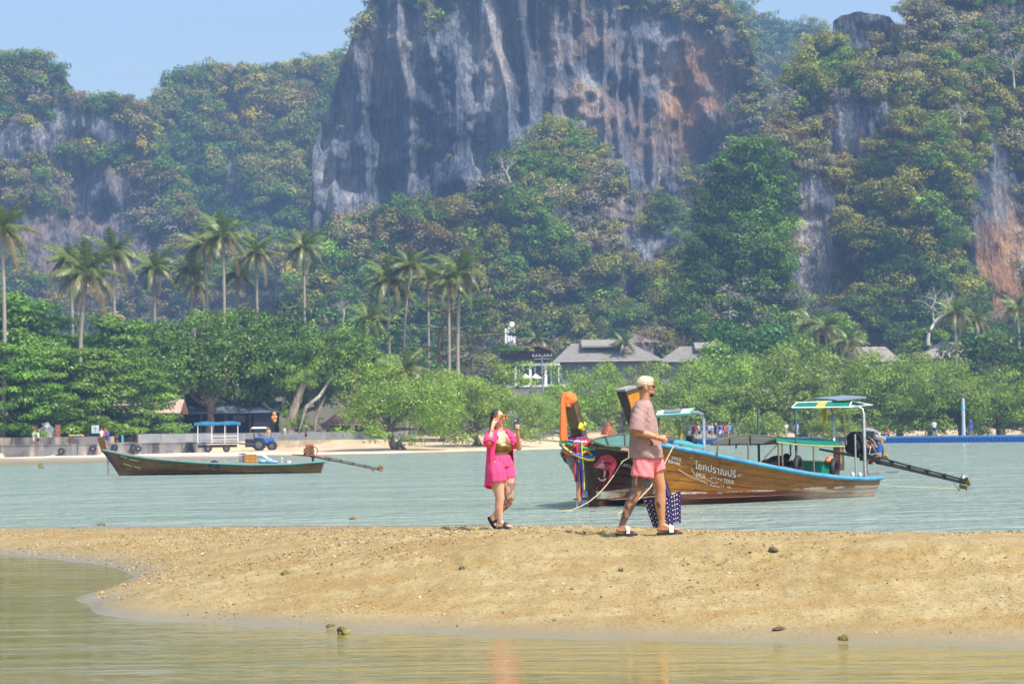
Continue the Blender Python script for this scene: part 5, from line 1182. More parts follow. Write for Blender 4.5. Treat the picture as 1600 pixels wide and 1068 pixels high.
def tail_engine(bt, piv, block_c, size, tip, handle, mat_block, detail=True, shaft_r=.045):
    """long tail motor: block on a pivoted frame, long propeller shaft aft, steering handle forward"""
    root = bt.root; piv, tip, handle, bc = Vector(piv), Vector(tip), Vector(handle), Vector(block_c)
    m = MB(); m.cyl(piv - Vector((0, 0, .45)), piv, .06, 8); m.box(piv, (.22, .24, .12)); pv = m.build('engine_pivot', M_rust, root)
    d = (tip - piv).normalized(); ang = math.atan2(-d.z, math.hypot(d.x, d.y))
    m = MB(); m.tube([handle, piv + (handle - piv) * .25 + Vector((0, 0, .02)), piv + Vector((0, 0, .05)), piv + d * .9], [.03, .045, .07, .06], 7)
    for y in (-.16, .16): m.tube([bc + Vector((size[0] * .6, y, -size[2] * .55)), piv + Vector((0, y, .07)), piv + d * .7], [.035, .045, .045], 6)
    fr = m.build('engine_frame', M_engine if detail else M_rust, root)
    m = MB(); m.box(bc, size, (0, .08, 0)); 
    m.box(bc + Vector((0, 0, size[2] * .55)), (size[0] * .8, size[1] * .6, size[2] * .3)); m.cyl(bc + Vector((size[0] * .5, 0, -.05)), bc + Vector((size[0] * .72, 0, -.05)), size[2] * .42, 14)
    eb = m.build('engine_block', mat_block, root)
    if detail:
        for i in range(4):
            x = -size[0] * .38 + i * size[0] * .24; q = MB(); q.cyl(bc + Vector((x, size[1] * .5, size[2] * .15)), bc + Vector((x + .03, size[1] * .75, -size[2] * .2)), .05, 7); q.build('exhaust_branch', M_rust, eb)
        q = MB(); q.tube([bc + Vector((.05, .05, size[2] * .78)), bc + Vector((-.35, .05, size[2] * .72)), bc + Vector((-.62, .05, size[2] * .62))], [.075, .075, .06], 9); q.build('air_pipe', M_alu, eb)
        q = MB(); q.tube([bc + Vector((-.1, .28, size[2] * .4)), bc + Vector((-.6, .28, size[2] * .28))], [.08, .085], 9); q.build('silencer', M_alu, eb)
        q = MB(); q.cyl(bc + Vector((-.22, .36, -.22)), bc + Vector((-.22, .36, .02)), .085, 10); q.build('oil_filter', pm('filter_blue', (.01, .10, .55), .4), eb)
        q = MB(); q.cyl(bc + Vector((-.15, 0, size[2] * .6)), bc + Vector((-.15, 0, size[2] * 1.3)), .045, 7); q.build('exhaust_stack', M_rust, eb)
        q = MB(); q.cyl(bc + Vector((.45, 0, .1)), bc + Vector((.5, 0, .1)), .26, 16); q.cyl(bc + Vector((.5, 0, -.12)), bc + Vector((.53, 0, -.12)), .15, 12); q.build('flywheel', M_engine, eb)
        for i in range(7):
            a = (_tr.uniform(-.3, .4), .27, _tr.uniform(-.1, .25)); e_ = (_tr.uniform(-.4, .3), .33, _tr.uniform(-.28, 0)); q = MB(); q.tube([bc + Vector(a), bc + (Vector(a) + Vector(e_)) / 2 + Vector((0, .05, .06)), bc + Vector(e_)], .018, 5); q.build('hose', M_black if i % 2 else M_alu, eb)
        q = MB(); q.tube([bc + Vector((-.42, .3, .1)), bc + Vector((-.48, .3, -.15)), bc + Vector((-.62, .25, -.34)), bc + Vector((-.9, .2, -.36))], [.06, .07, .06, .05], 7); q.build('elbow_pipe', pm('ochre_pipe', (.40, .25, .08), .7), eb)
    else:
        q = MB(); q.box(bc + Vector((0, 0, size[2] * .62)), (size[0] * .9, size[1] * .9, size[2] * .25)); q.build('fuel_tank', pm('faded_red_tank', (.35, .09, .05), .7), eb)
        q = MB(); q.torus(bc + Vector((-size[0] * .5, .15, 0)), .2, .02, 'y', 12, 5, (0, 4.2)); q.build('hose', M_black, eb)
    m = MB(); m.tube([piv + d * .6, piv.lerp(tip, .3), tip], [shaft_r * 1.7, shaft_r * 1.25, shaft_r], 8); sh = m.build('tail_shaft', M_engine if detail else M_rust, root)
    m = MB(); m.tube([piv + d * .6 + Vector((0, .05, .12)), piv.lerp(tip, .42) + Vector((0, .05, .09)), tip + Vector((0, .05, .08))], shaft_r * .7, 6)
    for t in (.25, .42, .6, .78): q = piv.lerp(tip, t); m.box(q + Vector((0, .02, .05)), (.06, .12, .16))
    m.build('guide_tube', M_engine, sh)
    m = MB()
    for k in range(3):
        a = k * 2.094 + .3; m.box(tip - d * .02 + Vector((0, math.cos(a) * .13, math.sin(a) * .13)), (.03, .12, .26), (a, .3, 0))
    m.cyl(tip, tip + d * .14, .05, 8); m.build('propeller', pm('brass', (.30, .22, .08), .4, .3, 8, .1, .6), sh)
    m = MB(); m.tube([piv.lerp(tip, .86), tip + Vector((.1, 0, -.33)), tip + Vector((-.12, 0, -.36))], .025, 6)
    m.ball(tip + Vector((-.02, 0, .12)), (.16, .05, .12), 8, 6); m.build('skeg_fin', M_alu if detail else M_rust, sh)
    return eb

# ---------------- golden brown boat, nearest, side on
_h2 = Vector((4.0 - 9.65, 61.1 - 67.45, 0)); L2 = _h2.length
b2 = Boat('longtail_boat', 'golden brown longtail boat with light blue rail, green roofs and Thai lettering', (9.65, 67.45), _h2.normalized(), L2, .86,
          [(0, .50), (.1, .50), (.25, .57), (.4, .70), (.55, .89), (.7, 1.12), (.85, 1.38), (1, 1.64)], 1.15, .18)
H2 = hull_mat('golden_hull', (.175, .066, .005), (.345, .135, .011), (.075, .032, .008), ((.30, .22, .15), (.44, .35, .26)), (.52, .52, .46), .27, .315, .33, (.55, .47, .36), (3.0, 4.6, (.13, .045, .028)))
H2b = H2
b2.planks(H2, 8); b2.gunwale(pm('sky_blue_paint', (.05, .27, .47), .5, .18, 4, .1, col2=(.08, .34, .54)), M_wood, .055); b2.stem(M_darkwood, .10)
rt = b2.root; bs = b2.S(1, 1, 1); bs.y = 0
# bow post: four-sided tapering box with an orange side panel and grey top
top = b2.local(979, 606, 0)
def post_box(bt, base, top, w0, w1, name, mat, l0=.22, l1=.42):
    m = MB(); vs = []
    for c, w_, l in ((base, w0, l0), (top, w1, l1)):
        for x, y in ((l / 2, -w_ / 2), (l / 2, w_ / 2), (-l / 2, w_ * .62), (-l / 2, -w_ * .62)): vs.append(c + Vector((x, y, -.10 * (x / l) if c is top else 0)))
    m.add(vs, [(3, 2, 1, 0), (4, 5, 6, 7), (0, 1, 5, 4), (1, 2, 6, 5), (2, 3, 7, 6), (3, 0, 4, 7)]); return m.build(name, mat, bt.root), vs
_, pv = post_box(b2, bs + Vector((-.05, 0, -.35)), top, .16, .30, 'bow_post', M_darkwood, .30, .46)
M_panel = pm('varnished_panel', (.52, .20, .012), .4, .15, 5, .1)
m = MB(); q = [pv[1].lerp(pv[5], .12), pv[2].lerp(pv[6], .12), pv[6].lerp(pv[2], .03), pv[5].lerp(pv[1], .03)]; c = sum(q, Vector()) / 4
m.add([p.lerp(c, .13) + Vector((0, .006, 0)) for p in q] + [p.lerp(c, .13) - Vector((0, .02, 0)) for p in q], [(0, 1, 2, 3), (0, 1, 5, 4), (1, 2, 6, 5), (2, 3, 7, 6), (3, 0, 4, 7)]); m.build('post_panel', M_panel, rt)
m = MB(); tp = [p + Vector((0, 0, .015)) for p in pv[4:]]; c = sum(tp, Vector()) / 4; m.add([c + (p - c) * 1.04 for p in tp] + [c + (p - c) * 1.04 - Vector((0, 0, .05)) for p in tp], [(0, 1, 2, 3), (0, 1, 5, 4), (1, 2, 6, 5), (2, 3, 7, 6), (3, 0, 4, 7)]); m.build('post_cap', pm('weathered_cap', (.27, .25, .23), .9, .2, 6, .3), rt)
M_letter = pm('grey_white_letter', (.58, .62, .60), .6, .15, 10, 0)
b2.letters('5952', (1047, 716.5), (1062.5, 720.5), 6.6, M_letter); b2.letters('00446', (1042, 722.3), (1061.5, 727), 6.8, M_letter)
b2.letters('โชคปราณปรี', (1084.5, 731.5), (1148, 746), 15.5, M_letter); b2.letters('ก ํ', (1150, 744), (1158, 745.5), 7.5, M_letter)
b2.letters('PRA', (1086, 745), (1101, 748.5), 10.5, M_letter); b2.letters('TOUR', (1129, 753), (1145, 756.5), 9, M_letter)
b2.letters('11  40', (1124, 759.5), (1140, 763), 4.6, M_letter)
rr = random.Random(3)
b2.paint([[(x, y), (x + rr.uniform(1, 3), y + .6), (x + rr.uniform(1, 2.5), y + 1.8), (x - .3, y + 1.4)] for x, y in [(1103, 748), (1107, 749.5), (1109, 745.5), (1112, 744), (1116, 745), (1120, 746.5), (1124, 748), (1110, 752), (1113, 753.5), (1117, 752.5), (1094, 751), (1098, 752.5), (1102, 754), (1108, 756), (1112, 757.5), (1116, 758), (1120, 759)]], M_letter, 'worn_lettering')
b2.paint([[(1058, 732), (1075, 742), (1088, 748), (1104, 751.5), (1104, 752.3), (1088, 749.2), (1074, 743.2), (1057, 733)], [(1079, 731), (1084, 740), (1091, 748.6), (1090, 749), (1083, 741), (1078, 732)], [(1075, 715), (1083, 713), (1078, 716.4)]], pm('scrape', (.50, .34, .24), .8), 'scrape_mark')
# forward canopy: front half liner tilted open, rear half green sheet
def canopy(bt, name, u0, u1, rows_fn, mat, th=.02, n=10, k=8):
    m = MB(); up = [[rows_fn(a, b) for b in np.linspace(0, 1, k)] for a in np.linspace(0, 1, n)]; lo = [[p - Vector((0, 0, th)) for p in r_] for r_ in up]
    m.grid(up); m.grid(lo); m.grid([[p, q] for p, q in zip([r_[0] for r_ in up], [r_[0] for r_ in lo])]); m.grid([[p, q] for p, q in zip([r_[-1] for r_ in up], [r_[-1] for r_ in lo])]); m.grid([up[0], lo[0]]); m.grid([up[-1], lo[-1]])
    return m.build(name, mat, bt.root)
def B2(px, py, y): return b2.local(px, py, y)
_nA, _nB, _nC = [(1112, 691.5), (1130, 685.5), (1150, 680.8), (1170, 679.2), (1190, 680.5), (1215, 686.5), (1218, 690.5)], None, None
def curve(pts_, t):
    xs = np.linspace(0, 1, len(pts_)); return np.interp(t, xs, [p[0] for p in pts_]), np.interp(t, xs, [p[1] for p in pts_])
ridge = [(1113, 691), (1130, 685.5), (1150, 681), (1170, 679), (1190, 679.8), (1212, 683)]
eave = [(1112, 692), (1130, 692.5), (1150, 692), (1170, 692), (1190, 692), (1214, 690.5)]
canopy(b2, 'front_canopy', 0, 1, lambda a, b: b2.local(*curve(ridge, a), .72).lerp(b2.local(*curve(eave, a), -.66), b), M_liner)
m = MB(); m.tube([b2.local(*curve(ridge, a), .74) for a in np.linspace(0, 1, 14)], .022, 6); m.tube([b2.local(*curve(eave, a), -.66) - Vector((0, 0, .03)) for a in np.linspace(0, 1, 8)], .02, 6)
for a in (.0, .3, .62, 1.0): m.tube([b2.local(*curve(ridge, a), .72) - Vector((0, 0, .04)), b2.local(*curve(eave, a), -.66) - Vector((0, 0, .05))], .02, 6)
m.build('front_canopy_frame', pm('mossy_frame', (.10, .11, .05), .8), rt)
r_near = [(1214, 690.5), (1240, 694), (1280, 696.5), (1320, 697.3)]; r_far = [(1196, 680.5), (1240, 684), (1280, 684.8), (1292, 686.5)]
canopy(b2, 'green_canopy', 0, 1, lambda a, b: b2.local(*curve(r_near, a), .72).lerp(b2.local(*curve(r_far, a), -.70), b) + Vector((0, 0, .06 * math.sin(math.pi * b))), M_green)
m = MB(); m.tube([b2.local(*curve(r_near, a), .74) for a in np.linspace(0, 1, 14)], .018, 6); m.build('canopy_edge', pm('yellow_edge', (.42, .38, .12), .8), rt)
M_post = pm('canopy_post', (.16, .15, .11), .7)
for px, y0, y1, yy in ((1121, 693, 712, .72), (1169, 692, 722, .72), (1216, 691, 730, .72), (1222, 692, 731, .72), (1271, 696, 738, .72), (1235, 690, 712, -.66), (1150, 692, 700, -.66)):
    a = b2.local(px, y0, yy); b_ = b2.local(px, y1, yy); b_.x = a.x; b2.rod('canopy_post', a, Vector((a.x, yy, max(b_.z, .3))), .024, M_post)
b2.rod('canopy_brace', b2.local(1214, 694, .72), b2.local(1194, 716, .5), .022, M_post)
# stern shade: gabled green roof with yellow band, solar panel on top
e0, e1, rg0, rg1 = (1237, 636.5), (1327, 635.5), (1245, 628.5), (1331, 626)
A, Bq, Cq, Dq = b2.local(*e0, .66), b2.local(*e1, .66), b2.local(*rg0, .05), b2.local(*rg1, .05)
def strip(name, t0, t1, mat, up=0.0):
    p = [A.lerp(Bq, t0), A.lerp(Bq, t1), Cq.lerp(Dq, t1), Cq.lerp(Dq, t0)]; m = MB(); p = [q + Vector((0, up, up)) for q in p]; q = [x - Vector((0, 0, .03)) for x in p]
    m.add(p + q, [(0, 1, 2, 3), (7, 6, 5, 4), (0, 1, 5, 4), (1, 2, 6, 5), (2, 3, 7, 6), (3, 0, 4, 7)]); return m.build(name, mat, rt)
M_yel = pm('yellow_cloth', (.62, .34, .015), .7, .15)
strip('shade_sheet', 0, .40, M_green); strip('yellow_band', .40, .55, M_yel); strip('shade_sheet', .55, 1, M_green)
fa, fb = b2.local(1278, 631.5, -.45), b2.local(1364, 632.5, -.45); m = MB(); p = [Cq, Dq, fb, fa]; m.add(p + [x - Vector((0, 0, .03)) for x in p], [(0, 1, 2, 3), (7, 6, 5, 4), (0, 1, 5, 4), (1, 2, 6, 5), (2, 3, 7, 6), (3, 0, 4, 7)]); m.build('shade_sheet', M_green, rt)
m = MB(); m.tube([A, Bq, Dq, Cq, A], .014, 6); m.tube([Bq, Dq, fb, Bq], .018, 6); m.tube([A, fa, fb], .014, 6); m.build('shade_frame', M_white, rt)
sp0 = Cq.lerp(Dq, .62); m = MB(); m.box(Cq.lerp(Dq, .86) + Vector((-.1, -.2, .09)), (1.5, .75, .04), (R(-4), R(3), 0)); m.build('solar_panel', pm('solar_panel_blue', (.20, .25, .32), .25, .1), rt)
pa_ = b2.local(1245, 640, .66); b2.rod('shade_post', Vector((pa_.x, .62, pa_.z)), Vector((pa_.x, .62, .4)), .035, pm('teal_post', (.06, .13, .13), .5))
b2.rod('shade_post', Vector((pa_.x, -.6, pa_.z)), Vector((pa_.x, -.6, .4)), .035, pm('teal_post', (.06, .13, .13), .5))
pc = b2.local(1350, 646, .5); m = MB(); m.tube([Vector((pc.x, .5, .45)), Vector((pc.x, .5, pc.z)), b2.local(1347, 639, .45), b2.local(1340, 635.5, .40), b2.local(1318, 633.5, .35)], .042, 9); m.build('arch_pipe', M_steel, rt)
m = MB(); m.tube([Vector((pc.x, -.5, .45)), Vector((pc.x, -.5, pc.z)), Vector((pc.x + .2, -.48, pc.z + .14)), Vector((pc.x + .5, -.4, pc.z + .18))], .042, 9); m.build('arch_pipe', M_steel, rt)
q1 = b2.local(1316, 636, .60); b2.rod('thin_rod', q1, b2.local(1322.5, 694, .6), .018, M_wood, 5); q1 = b2.local(1336, 678, .4); b2.rod('thin_rod', q1, Vector((q1.x, .4, .5)), .03, M_steel, 6)
m = MB(); q1 = b2.local(1286, 637, -.1); m.tube([q1, b2.local(1287, 665, -.1), b2.local(1287, 684, -.1)], [.03, .025, .02], 6); m.box(b2.local(1290, 646, -.1), (.05, .05, .40)); m.box(b2.local(1303, 639, -.1), (.3, .05, .12)); m.build('yellow_ribbon', M_yel, rt)
# green side cloth, tyres, stowed things
sc = [(1229, 719), (1250, 719.3), (1280, 720), (1306, 721)]; sb = [(1229, 734), (1250, 737), (1280, 740), (1306, 742)]
canopy(b2, 'side_cloth', 0, 1, lambda a, b: b2.local(*curve(sc, a), -.5).lerp(b2.local(*curve(sb, a), -.45), b), M_green)
m = MB(); m.tube([b2.local(*curve(sc, a), -.5) for a in np.linspace(0, 1, 9)], .02, 6); m.build('cloth_edge', pm('yellow_edge', (.42, .38, .12), .8), rt)
m = MB(); m.box(b2.local(1312, 712, -.3), (.20, .16, .8)); m.build('timber_post', M_wood, rt)
def on_boat(bt, local): return bt.M @ Vector(local)
for px, py, lb in ((1247, 731, 'black tyre standing on the rail at the front end of the green side cloth'), (1304, 734, 'black tyre standing on the rail at the rear end of the green side cloth')):
    q = b2.local(px, py, .66); tyre('fender_tyre', lb, on_boat(b2, q), .27, .075, 'tyres on the golden brown boat', rt.rotation_euler.z + .35)
def heap(name, label, cat, loc, parts, mat, rz=0):
    m = MB()
    for c, r_ in parts: m.ball(c, r_, 10, 7)
    return tag(m.build(name, mat, None, loc, rz), label, cat)
q = on_boat(b2, b2.local(1208, 727, .2)); heap('black_bag', 'black bags heaped on the golden brown boat under the open front canopy', 'bags', q, [((-.2, 0, .1), (.36, .22, .17)), ((.25, .05, .06), (.3, .2, .13)), ((-.55, 0, .04), (.3, .2, .08))], pm('black_cloth', (.015, .013, .015), .8, .4, 5, .3), rt.rotation_euler.z)
q = on_boat(b2, b2.local(1229, 718, -.5)); heap('black_bundle', 'small black bundle at the front corner of the green side cloth', 'bundle', q, [((0, 0, .08), (.12, .1, .1)), ((.25, 0, .03), (.12, .08, .06))], pm('black_cloth', (.015, .013, .015), .8, .4, 5, .3), rt.rotation_euler.z)
q = on_boat(b2, b2.local(1297, 719.5, -.45)); heap('orange_cloth', 'orange cloth lying on top of the green side cloth', 'cloth', q, [((0, 0, .04), (.18, .1, .09)), ((.1, .02, .0), (.15, .1, .06))], pm('orange_vest', (.70, .24, .10), .7), rt.rotation_euler.z)
q = on_boat(b2, b2.local(1338, 738, .2)); heap('white_jug', 'white and blue plastic jugs standing by the engine of the golden brown boat', 'jugs', q, [((-.1, 0, -.08), (.07, .07, .10)), ((.10, .05, -.08), (.06, .06, .09))], pm('jug_plastic', (.55, .60, .72), .4))
pv_ = b2.local(1352, 716, 0); tail_engine(b2, pv_, b2.local(1349, 694, 0), (.85, .5, .52), b2.local(1507, 754, 0), b2.local(1281, 701.5, 0), M_engine)
m = MB(); m.tube([b2.S(0, .9, 1, -.2), b2.S(0, .5, 1, -.2) + Vector((-.15, 0, 0)), b2.S(0, .1, 1, -.2) + Vector((-.12, 0, 0))], .03, 5); m.tube([b2.S(0, .8, 1, -.3), b2.S(0, .3, 1, -.3) + Vector((-.25, 0, 0)), b2.S(0, .2, 1, -.3) + Vector((-.3, 0, 0))], .02, 5); m.build('rudder_rope', M_rust, rt)
q = b2.local(1376, 741, -.1); b2.rod('stern_spar', q + Vector((.6, 0, .03)), b2.local(1402, 737, -.1), .03, M_steel, 6)
m = MB(); q = b2.local(1368, 727, 0); m.torus(q, .26, .07, 'y', 14, 7, (.2, 3.0)); m.build('mudflap', M_rust, rt)
# garland on its bow, mostly behind the man
def ribbons(bt, base, cols, L_, name='ribbon', spread=.12, side=1):
    for i, c in enumerate(cols):
        a = Vector(base) + Vector((rr.uniform(-.05, .08), side * (.05 + spread * rr.random()), rr.uniform(-.06, .06))); l = L_ * rr.uniform(.6, 1.05); m = MB()
        n = 7; w_ = rr.uniform(.03, .055); rows = []
        for j in range(n + 1):
            t = j / n; p = a + Vector((.05 * math.sin(t * 5 + i) + .10 * t, side * .05 * t, -l * t)); rows.append([p + Vector((w_, 0, 0)), p + Vector((0, .015 * side, 0)), p - Vector((w_, 0, 0))])
        m.grid(rows); lo = MB(); m.grid([[q - Vector((0, .012 * side, 0)) for q in r_] for r_ in rows]); m.build(name, c, bt.root)
RC = {k: pm('ribbon_' + k, v, .65, .12, 12, .1) for k, v in dict(red=(.60, .03, .03), blue=(.03, .07, .48), purple=(.16, .05, .30), yellow=(.66, .62, .02), pink=(.55, .05, .20), white=(.65, .65, .65), orange=(.75, .20, .03), green=(.03, .40, .12), lime=(.50, .66, .03)).items()}
ribbons(b2, bs + Vector((.10, 0, .15)), [RC[k] for k in ('blue', 'red', 'white', 'purple', 'yellow')], 1.2)

# ---------------- dark brown boat behind, bow on
_h1 = Vector((-.265, -.964, 0)).normalized(); L1 = 9.5
b1 = Boat('longtail_boat', 'dark brown longtail boat with painted pink dolphin and orange cloth on its tall prow', (1.98 - _h1.x * L1, 61.0 - _h1.y * L1), _h1, L1, 1.08,
          [(0, .50), (.25, .57), (.4, .70), (.55, .90), (.7, 1.12), (.85, 1.35), (1, 1.56)], .72, .18)
b1.pw = 6.5; b1.vee = .72
H1 = hull_mat('dark_hull', (.035, .014, .008), (.085, .034, .016), (.02, .01, .006), ((.085, .028, .018), (.16, .06, .035)), (.52, .52, .48), .20, .40, .35, (.35, .28, .22))
b1.planks(H1, 8); b1.gunwale(M_wood, M_wood, .05); b1.stem(M_darkwood, .11)
m = MB(); m.tube([b1.S(u, .92, -1, .03) for u in np.linspace(.55, 1, 20)], .05, 6); m.build('rub_rail', M_darkwood, b1.root)
b1.paint([[PX(b1.M @ b1.S(u, v, -1)) for u, v in ((.62, .88), (.72, .88), (.82, .88), (.9, .88), (.97, .88), (.985, .6), (.985, .3), (.985, .08), (.93, .08), (.86, .1), (.78, .3), (.70, .55))]], pm('worn_white_bow', (.50, .50, .47), .7, .3, 3, .2), 'white_bow_paint', .03, -1)
bs1 = b1.S(1, 1, 1); bs1.y = 0; top1 = b1.local(889, 622, 0)
post_box(b1, bs1 + Vector((-.02, 0, -.4)), top1, .26, .26, 'bow_post', pm('post_wood', (.10, .055, .02), .55, .4, 4, .3, col2=(.20, .12, .045)), .34, .34)
Z5 = lambda *a: [(850 + x / 4.643, 580 + y / 4.643) for x, y in a]
M_pink = pm('dolphin_pink', (.56, .05, .10), .55, .15, 10, 0); M_palepink = pm('dolphin_pale', (.66, .33, .36), .6); 
b1.paint([Z5((348, 692), (350, 672), (372, 662), (384, 640), (400, 617), (430, 605), (462, 605), (492, 620), (512, 645), (520, 672), (510, 692), (498, 716), (486, 742), (468, 772), (456, 780), (466, 740), (458, 704), (440, 718), (422, 716), (402, 702), (378, 696))], M_pink, 'painted_dolphin', .034)
b1.paint([Z5((356, 701), (376, 690), (396, 668), (412, 660), (424, 668), (428, 692), (420, 714), (404, 702), (380, 697)), Z5((424, 720), (436, 716), (440, 742), (428, 768), (418, 770)), Z5((430, 775), (446, 772), (424, 798), (398, 796), (380, 776), (382, 764), (404, 784))], M_palepink, 'dolphin_belly', .038)
b1.paint([Z5((404, 650), (414, 645), (422, 651), (414, 658)), ], M_white, 'dolphin_eye', .042); b1.paint([Z5((410, 649), (416, 648), (416, 654), (410, 655))], M_black, 'dolphin_pupil', .046)
b1.paint([Z5((408, 698), (420, 694), (424, 704), (414, 712)), Z5((362, 852), (372, 836), (384, 830), (380, 846), (370, 856))], RC['red'], 'dolphin_fin', .040)
b1.letters('มกาสา', Z5((556, 684))[0], Z5((648, 708))[0], 8.5, M_letter); b1.letters('๊', Z5((596, 664))[0], Z5((612, 668))[0], 8, M_letter)
b1.paint([Z5((314, 556), (356, 562), (356, 570), (314, 564)), Z5((314, 572), (358, 578), (358, 588), (314, 582))], M_letter, 'painted_bar', .034)
# cloth knotted round the post head with a hanging tail
M_or = pm('orange_cloth', (.82, .17, .03), .6, .12, 14, .5)
m = MB(); cl = top1 + Vector((.02, 0, -.02)); m.ball(cl + Vector((-.02, 0, .0)), (.18, .19, .19), 26, 18); m.ball(cl + Vector((.15, .0, -.02)), (.13, .16, .14), 20, 14); m.ball(cl + Vector((.20, .0, -.15)), (.06, .08, .06), 14, 10)
for i_, p_ in enumerate(m.v):
    d_ = Vector(p_) - cl; k_ = 1 + .07 * math.sin(d_.x * 18 + d_.z * 24 + d_.y * 15) + .035 * math.sin(d_.z * 46 - d_.y * 26); m.v[i_] = tuple(cl + d_ * k_)
mo = m.build('knotted_cloth', M_or, b1.root)
m = MB(); 
for i in range(5):
    tp = b1.local(880 - i * .7 + (i % 2), 630, .0 + .04 * i); bt_ = b1.local(884 - i * 1.6, 688 - (i % 3) * 2, .0 + .04 * i); m.tube([tp + Vector((0, 0, .1)), tp.lerp(bt_, .3) + Vector((.02, .02, 0)), tp.lerp(bt_, .65), bt_], [.03, .042, .048, .05], 6, True, True, .5)
m.build('cloth_tail', M_or, mo)
# garlands and ribbons at the foot of the post
gb = b1.local(902, 690, 0)
def garland(bt, c, rx, ry, sag, mat, name='garland', tilt=0.0, th=.04):
    m = MB(); pts_ = [Vector(c) + Vector((rx * math.cos(a), ry * math.sin(a), -sag * (.5 + .5 * math.cos(a - tilt)))) for a in np.linspace(0, 2 * math.pi, 22)]
    m.tube(pts_, [th * (.8 + .35 * (i % 2)) for i in range(22)], 6); return m.build(name, mat, bt.root)
for i, kx in enumerate(('purple', 'red', 'white', 'blue', 'purple', 'pink')): garland(b1, gb + Vector((0, 0, .14 - .045 * i)), .24 + .01 * i, .20 + .01 * i, .05, RC[kx], tilt=i * .7, th=.028)
for kx, rx, ry, sag, tl in (('orange', .34, .34, .32, 0), ('yellow', .38, .40, .46, 1.2), ('red', .30, .30, .38, -1.2), ('green', .30, .36, .20, 1.5), ('blue', .38, .42, .40, 1.0)): garland(b1, gb + Vector((.0, 0, .02)), rx, ry, sag, RC[kx], tilt=tl, th=.032)
ribbons(b1, gb + Vector((.24, -.06, -.02)), [RC[k] for k in ('blue', 'white', 'pink', 'red', 'purple', 'blue', 'white', 'lime', 'red', 'orange', 'purple', 'yellow')], 1.55, spread=.2)
m = MB()
for i in range(16): m.ball(b1.local(908 + rr.uniform(-3, 7), 664 + rr.uniform(-4, 8), .15 + rr.uniform(-.05, .05)), rr.uniform(.03, .06), 6, 4)
m.build('flower_bunch', pm('flower_yellow', (.60, .58, .04), .7, .4, 20, 0), b1.root)
# green canopy, stern roof with solar panel, arch
c_r = [(921, 690), (940, 684), (962, 680), (985, 678), (1015, 676)]; c_e = [(926, 690.5), (945, 697), (965, 700), (985, 699), (1010, 694)]
canopy(b1, 'front_canopy', 0, 1, lambda a, b: b1.local(*curve(c_r, a), -.75).lerp(b1.local(*curve(c_e, a), .72), b), pm('dark_green_tarpaulin', (.05, .15, .12), .6, .25, 3, .2, col2=(.10, .24, .20)))
m = MB(); m.tube([b1.local(*curve(c_r, a), -.76) + Vector((0, 0, .02)) for a in np.linspace(0, 1, 9)], .03, 6); m.tube([b1.local(*curve(c_e, a), .73) + Vector((0, 0, .02)) for a in np.linspace(0, 1, 9)], .03, 6)
for a in (0, .33, .66, 1): m.tube([b1.local(*curve(c_r, a), -.75) + Vector((0, 0, .03)), b1.local(*curve(c_e, a), .72) + Vector((0, 0, .03))], .025, 6)
m.build('front_canopy_frame', pm('mossy_frame', (.10, .11, .05), .8), b1.root)
e = [(1022, 648), (1062, 648.5)]; f = [(1035, 640), (1086, 637)]
r0, r1, r2, r3 = b1.local(1024, 649.5, .75), b1.local(1078, 646, .75), b1.local(1085, 637, -.3), b1.local(1028, 641, -.3)
m = MB(); m.add([r0, r1, r2, r3] + [p - Vector((0, 0, .05)) for p in (r0, r1, r2, r3)], [(0, 1, 2, 3), (7, 6, 5, 4), (0, 1, 5, 4), (1, 2, 6, 5), (2, 3, 7, 6), (3, 0, 4, 7)]); m.build('stern_roof', pm('pale_sheet', (.62, .68, .62), .5), b1.root)
m = MB(); m.add([r0.lerp(r3, .25).lerp(r1.lerp(r2, .25), .18) + Vector((0, .01, .03)), r0.lerp(r3, .25).lerp(r1.lerp(r2, .25), .68) + Vector((0, .01, .03)), r0.lerp(r3, .85).lerp(r1.lerp(r2, .85), .68) + Vector((0, .01, .03)), r0.lerp(r3, .85).lerp(r1.lerp(r2, .85), .18) + Vector((0, .01, .03))], [(0, 1, 2, 3)]); m.build('solar_panel', pm('solar_panel_blue', (.20, .25, .32), .25, .1), b1.root)
m = MB(); m.tube([r0, r1, r2], .035, 6); m.build('roof_trim', pm('green_trim', (.05, .30, .20), .6), b1.root)
pq = b1.local(1099.5, 655, .62); m = MB(); m.tube([Vector((pq.x, .62, .4)), Vector((pq.x, .62, pq.z)), b1.local(1097, 647, .6), b1.local(1091, 644, .58), b1.local(1080, 643.5, .5)], .05, 9); m.build('arch_pipe', M_steel, b1.root)
q = b1.local(1029, 650, .6); b1.rod('roof_post', q, Vector((q.x, .6, .4)), .035, M_post)
q = b1.local(1080, 690, .2); m = MB(); m.ball(q, (.25, .2, .15), 9, 6); m.box(q + Vector((.1, 0, .12)), (.3, .2, .12)); m.build('engine_block', M_engine, b1.root)
q = b1.local(1063, 668, .3); b1.rod('wooden_stake', q, Vector((q.x, .3, .5)), .06, pm('yellowish_post', (.40, .24, .05), .7))
t0, t1, t2, t3 = b1.local(1052, 690, .9), b1.local(1100, 699, .9), b1.local(1104, 696, .2), b1.local(1058, 685, .2); m = MB(); m.add([t0, t1, t2, t3] + [p - Vector((0, 0, .04)) for p in (t0, t1, t2, t3)], [(0, 1, 2, 3), (7, 6, 5, 4), (0, 1, 5, 4), (1, 2, 6, 5), (2, 3, 7, 6), (3, 0, 4, 7)]); m.build('teal_sheet', pm('teal_tarpaulin', (.05, .30, .36), .6, .2), b1.root)

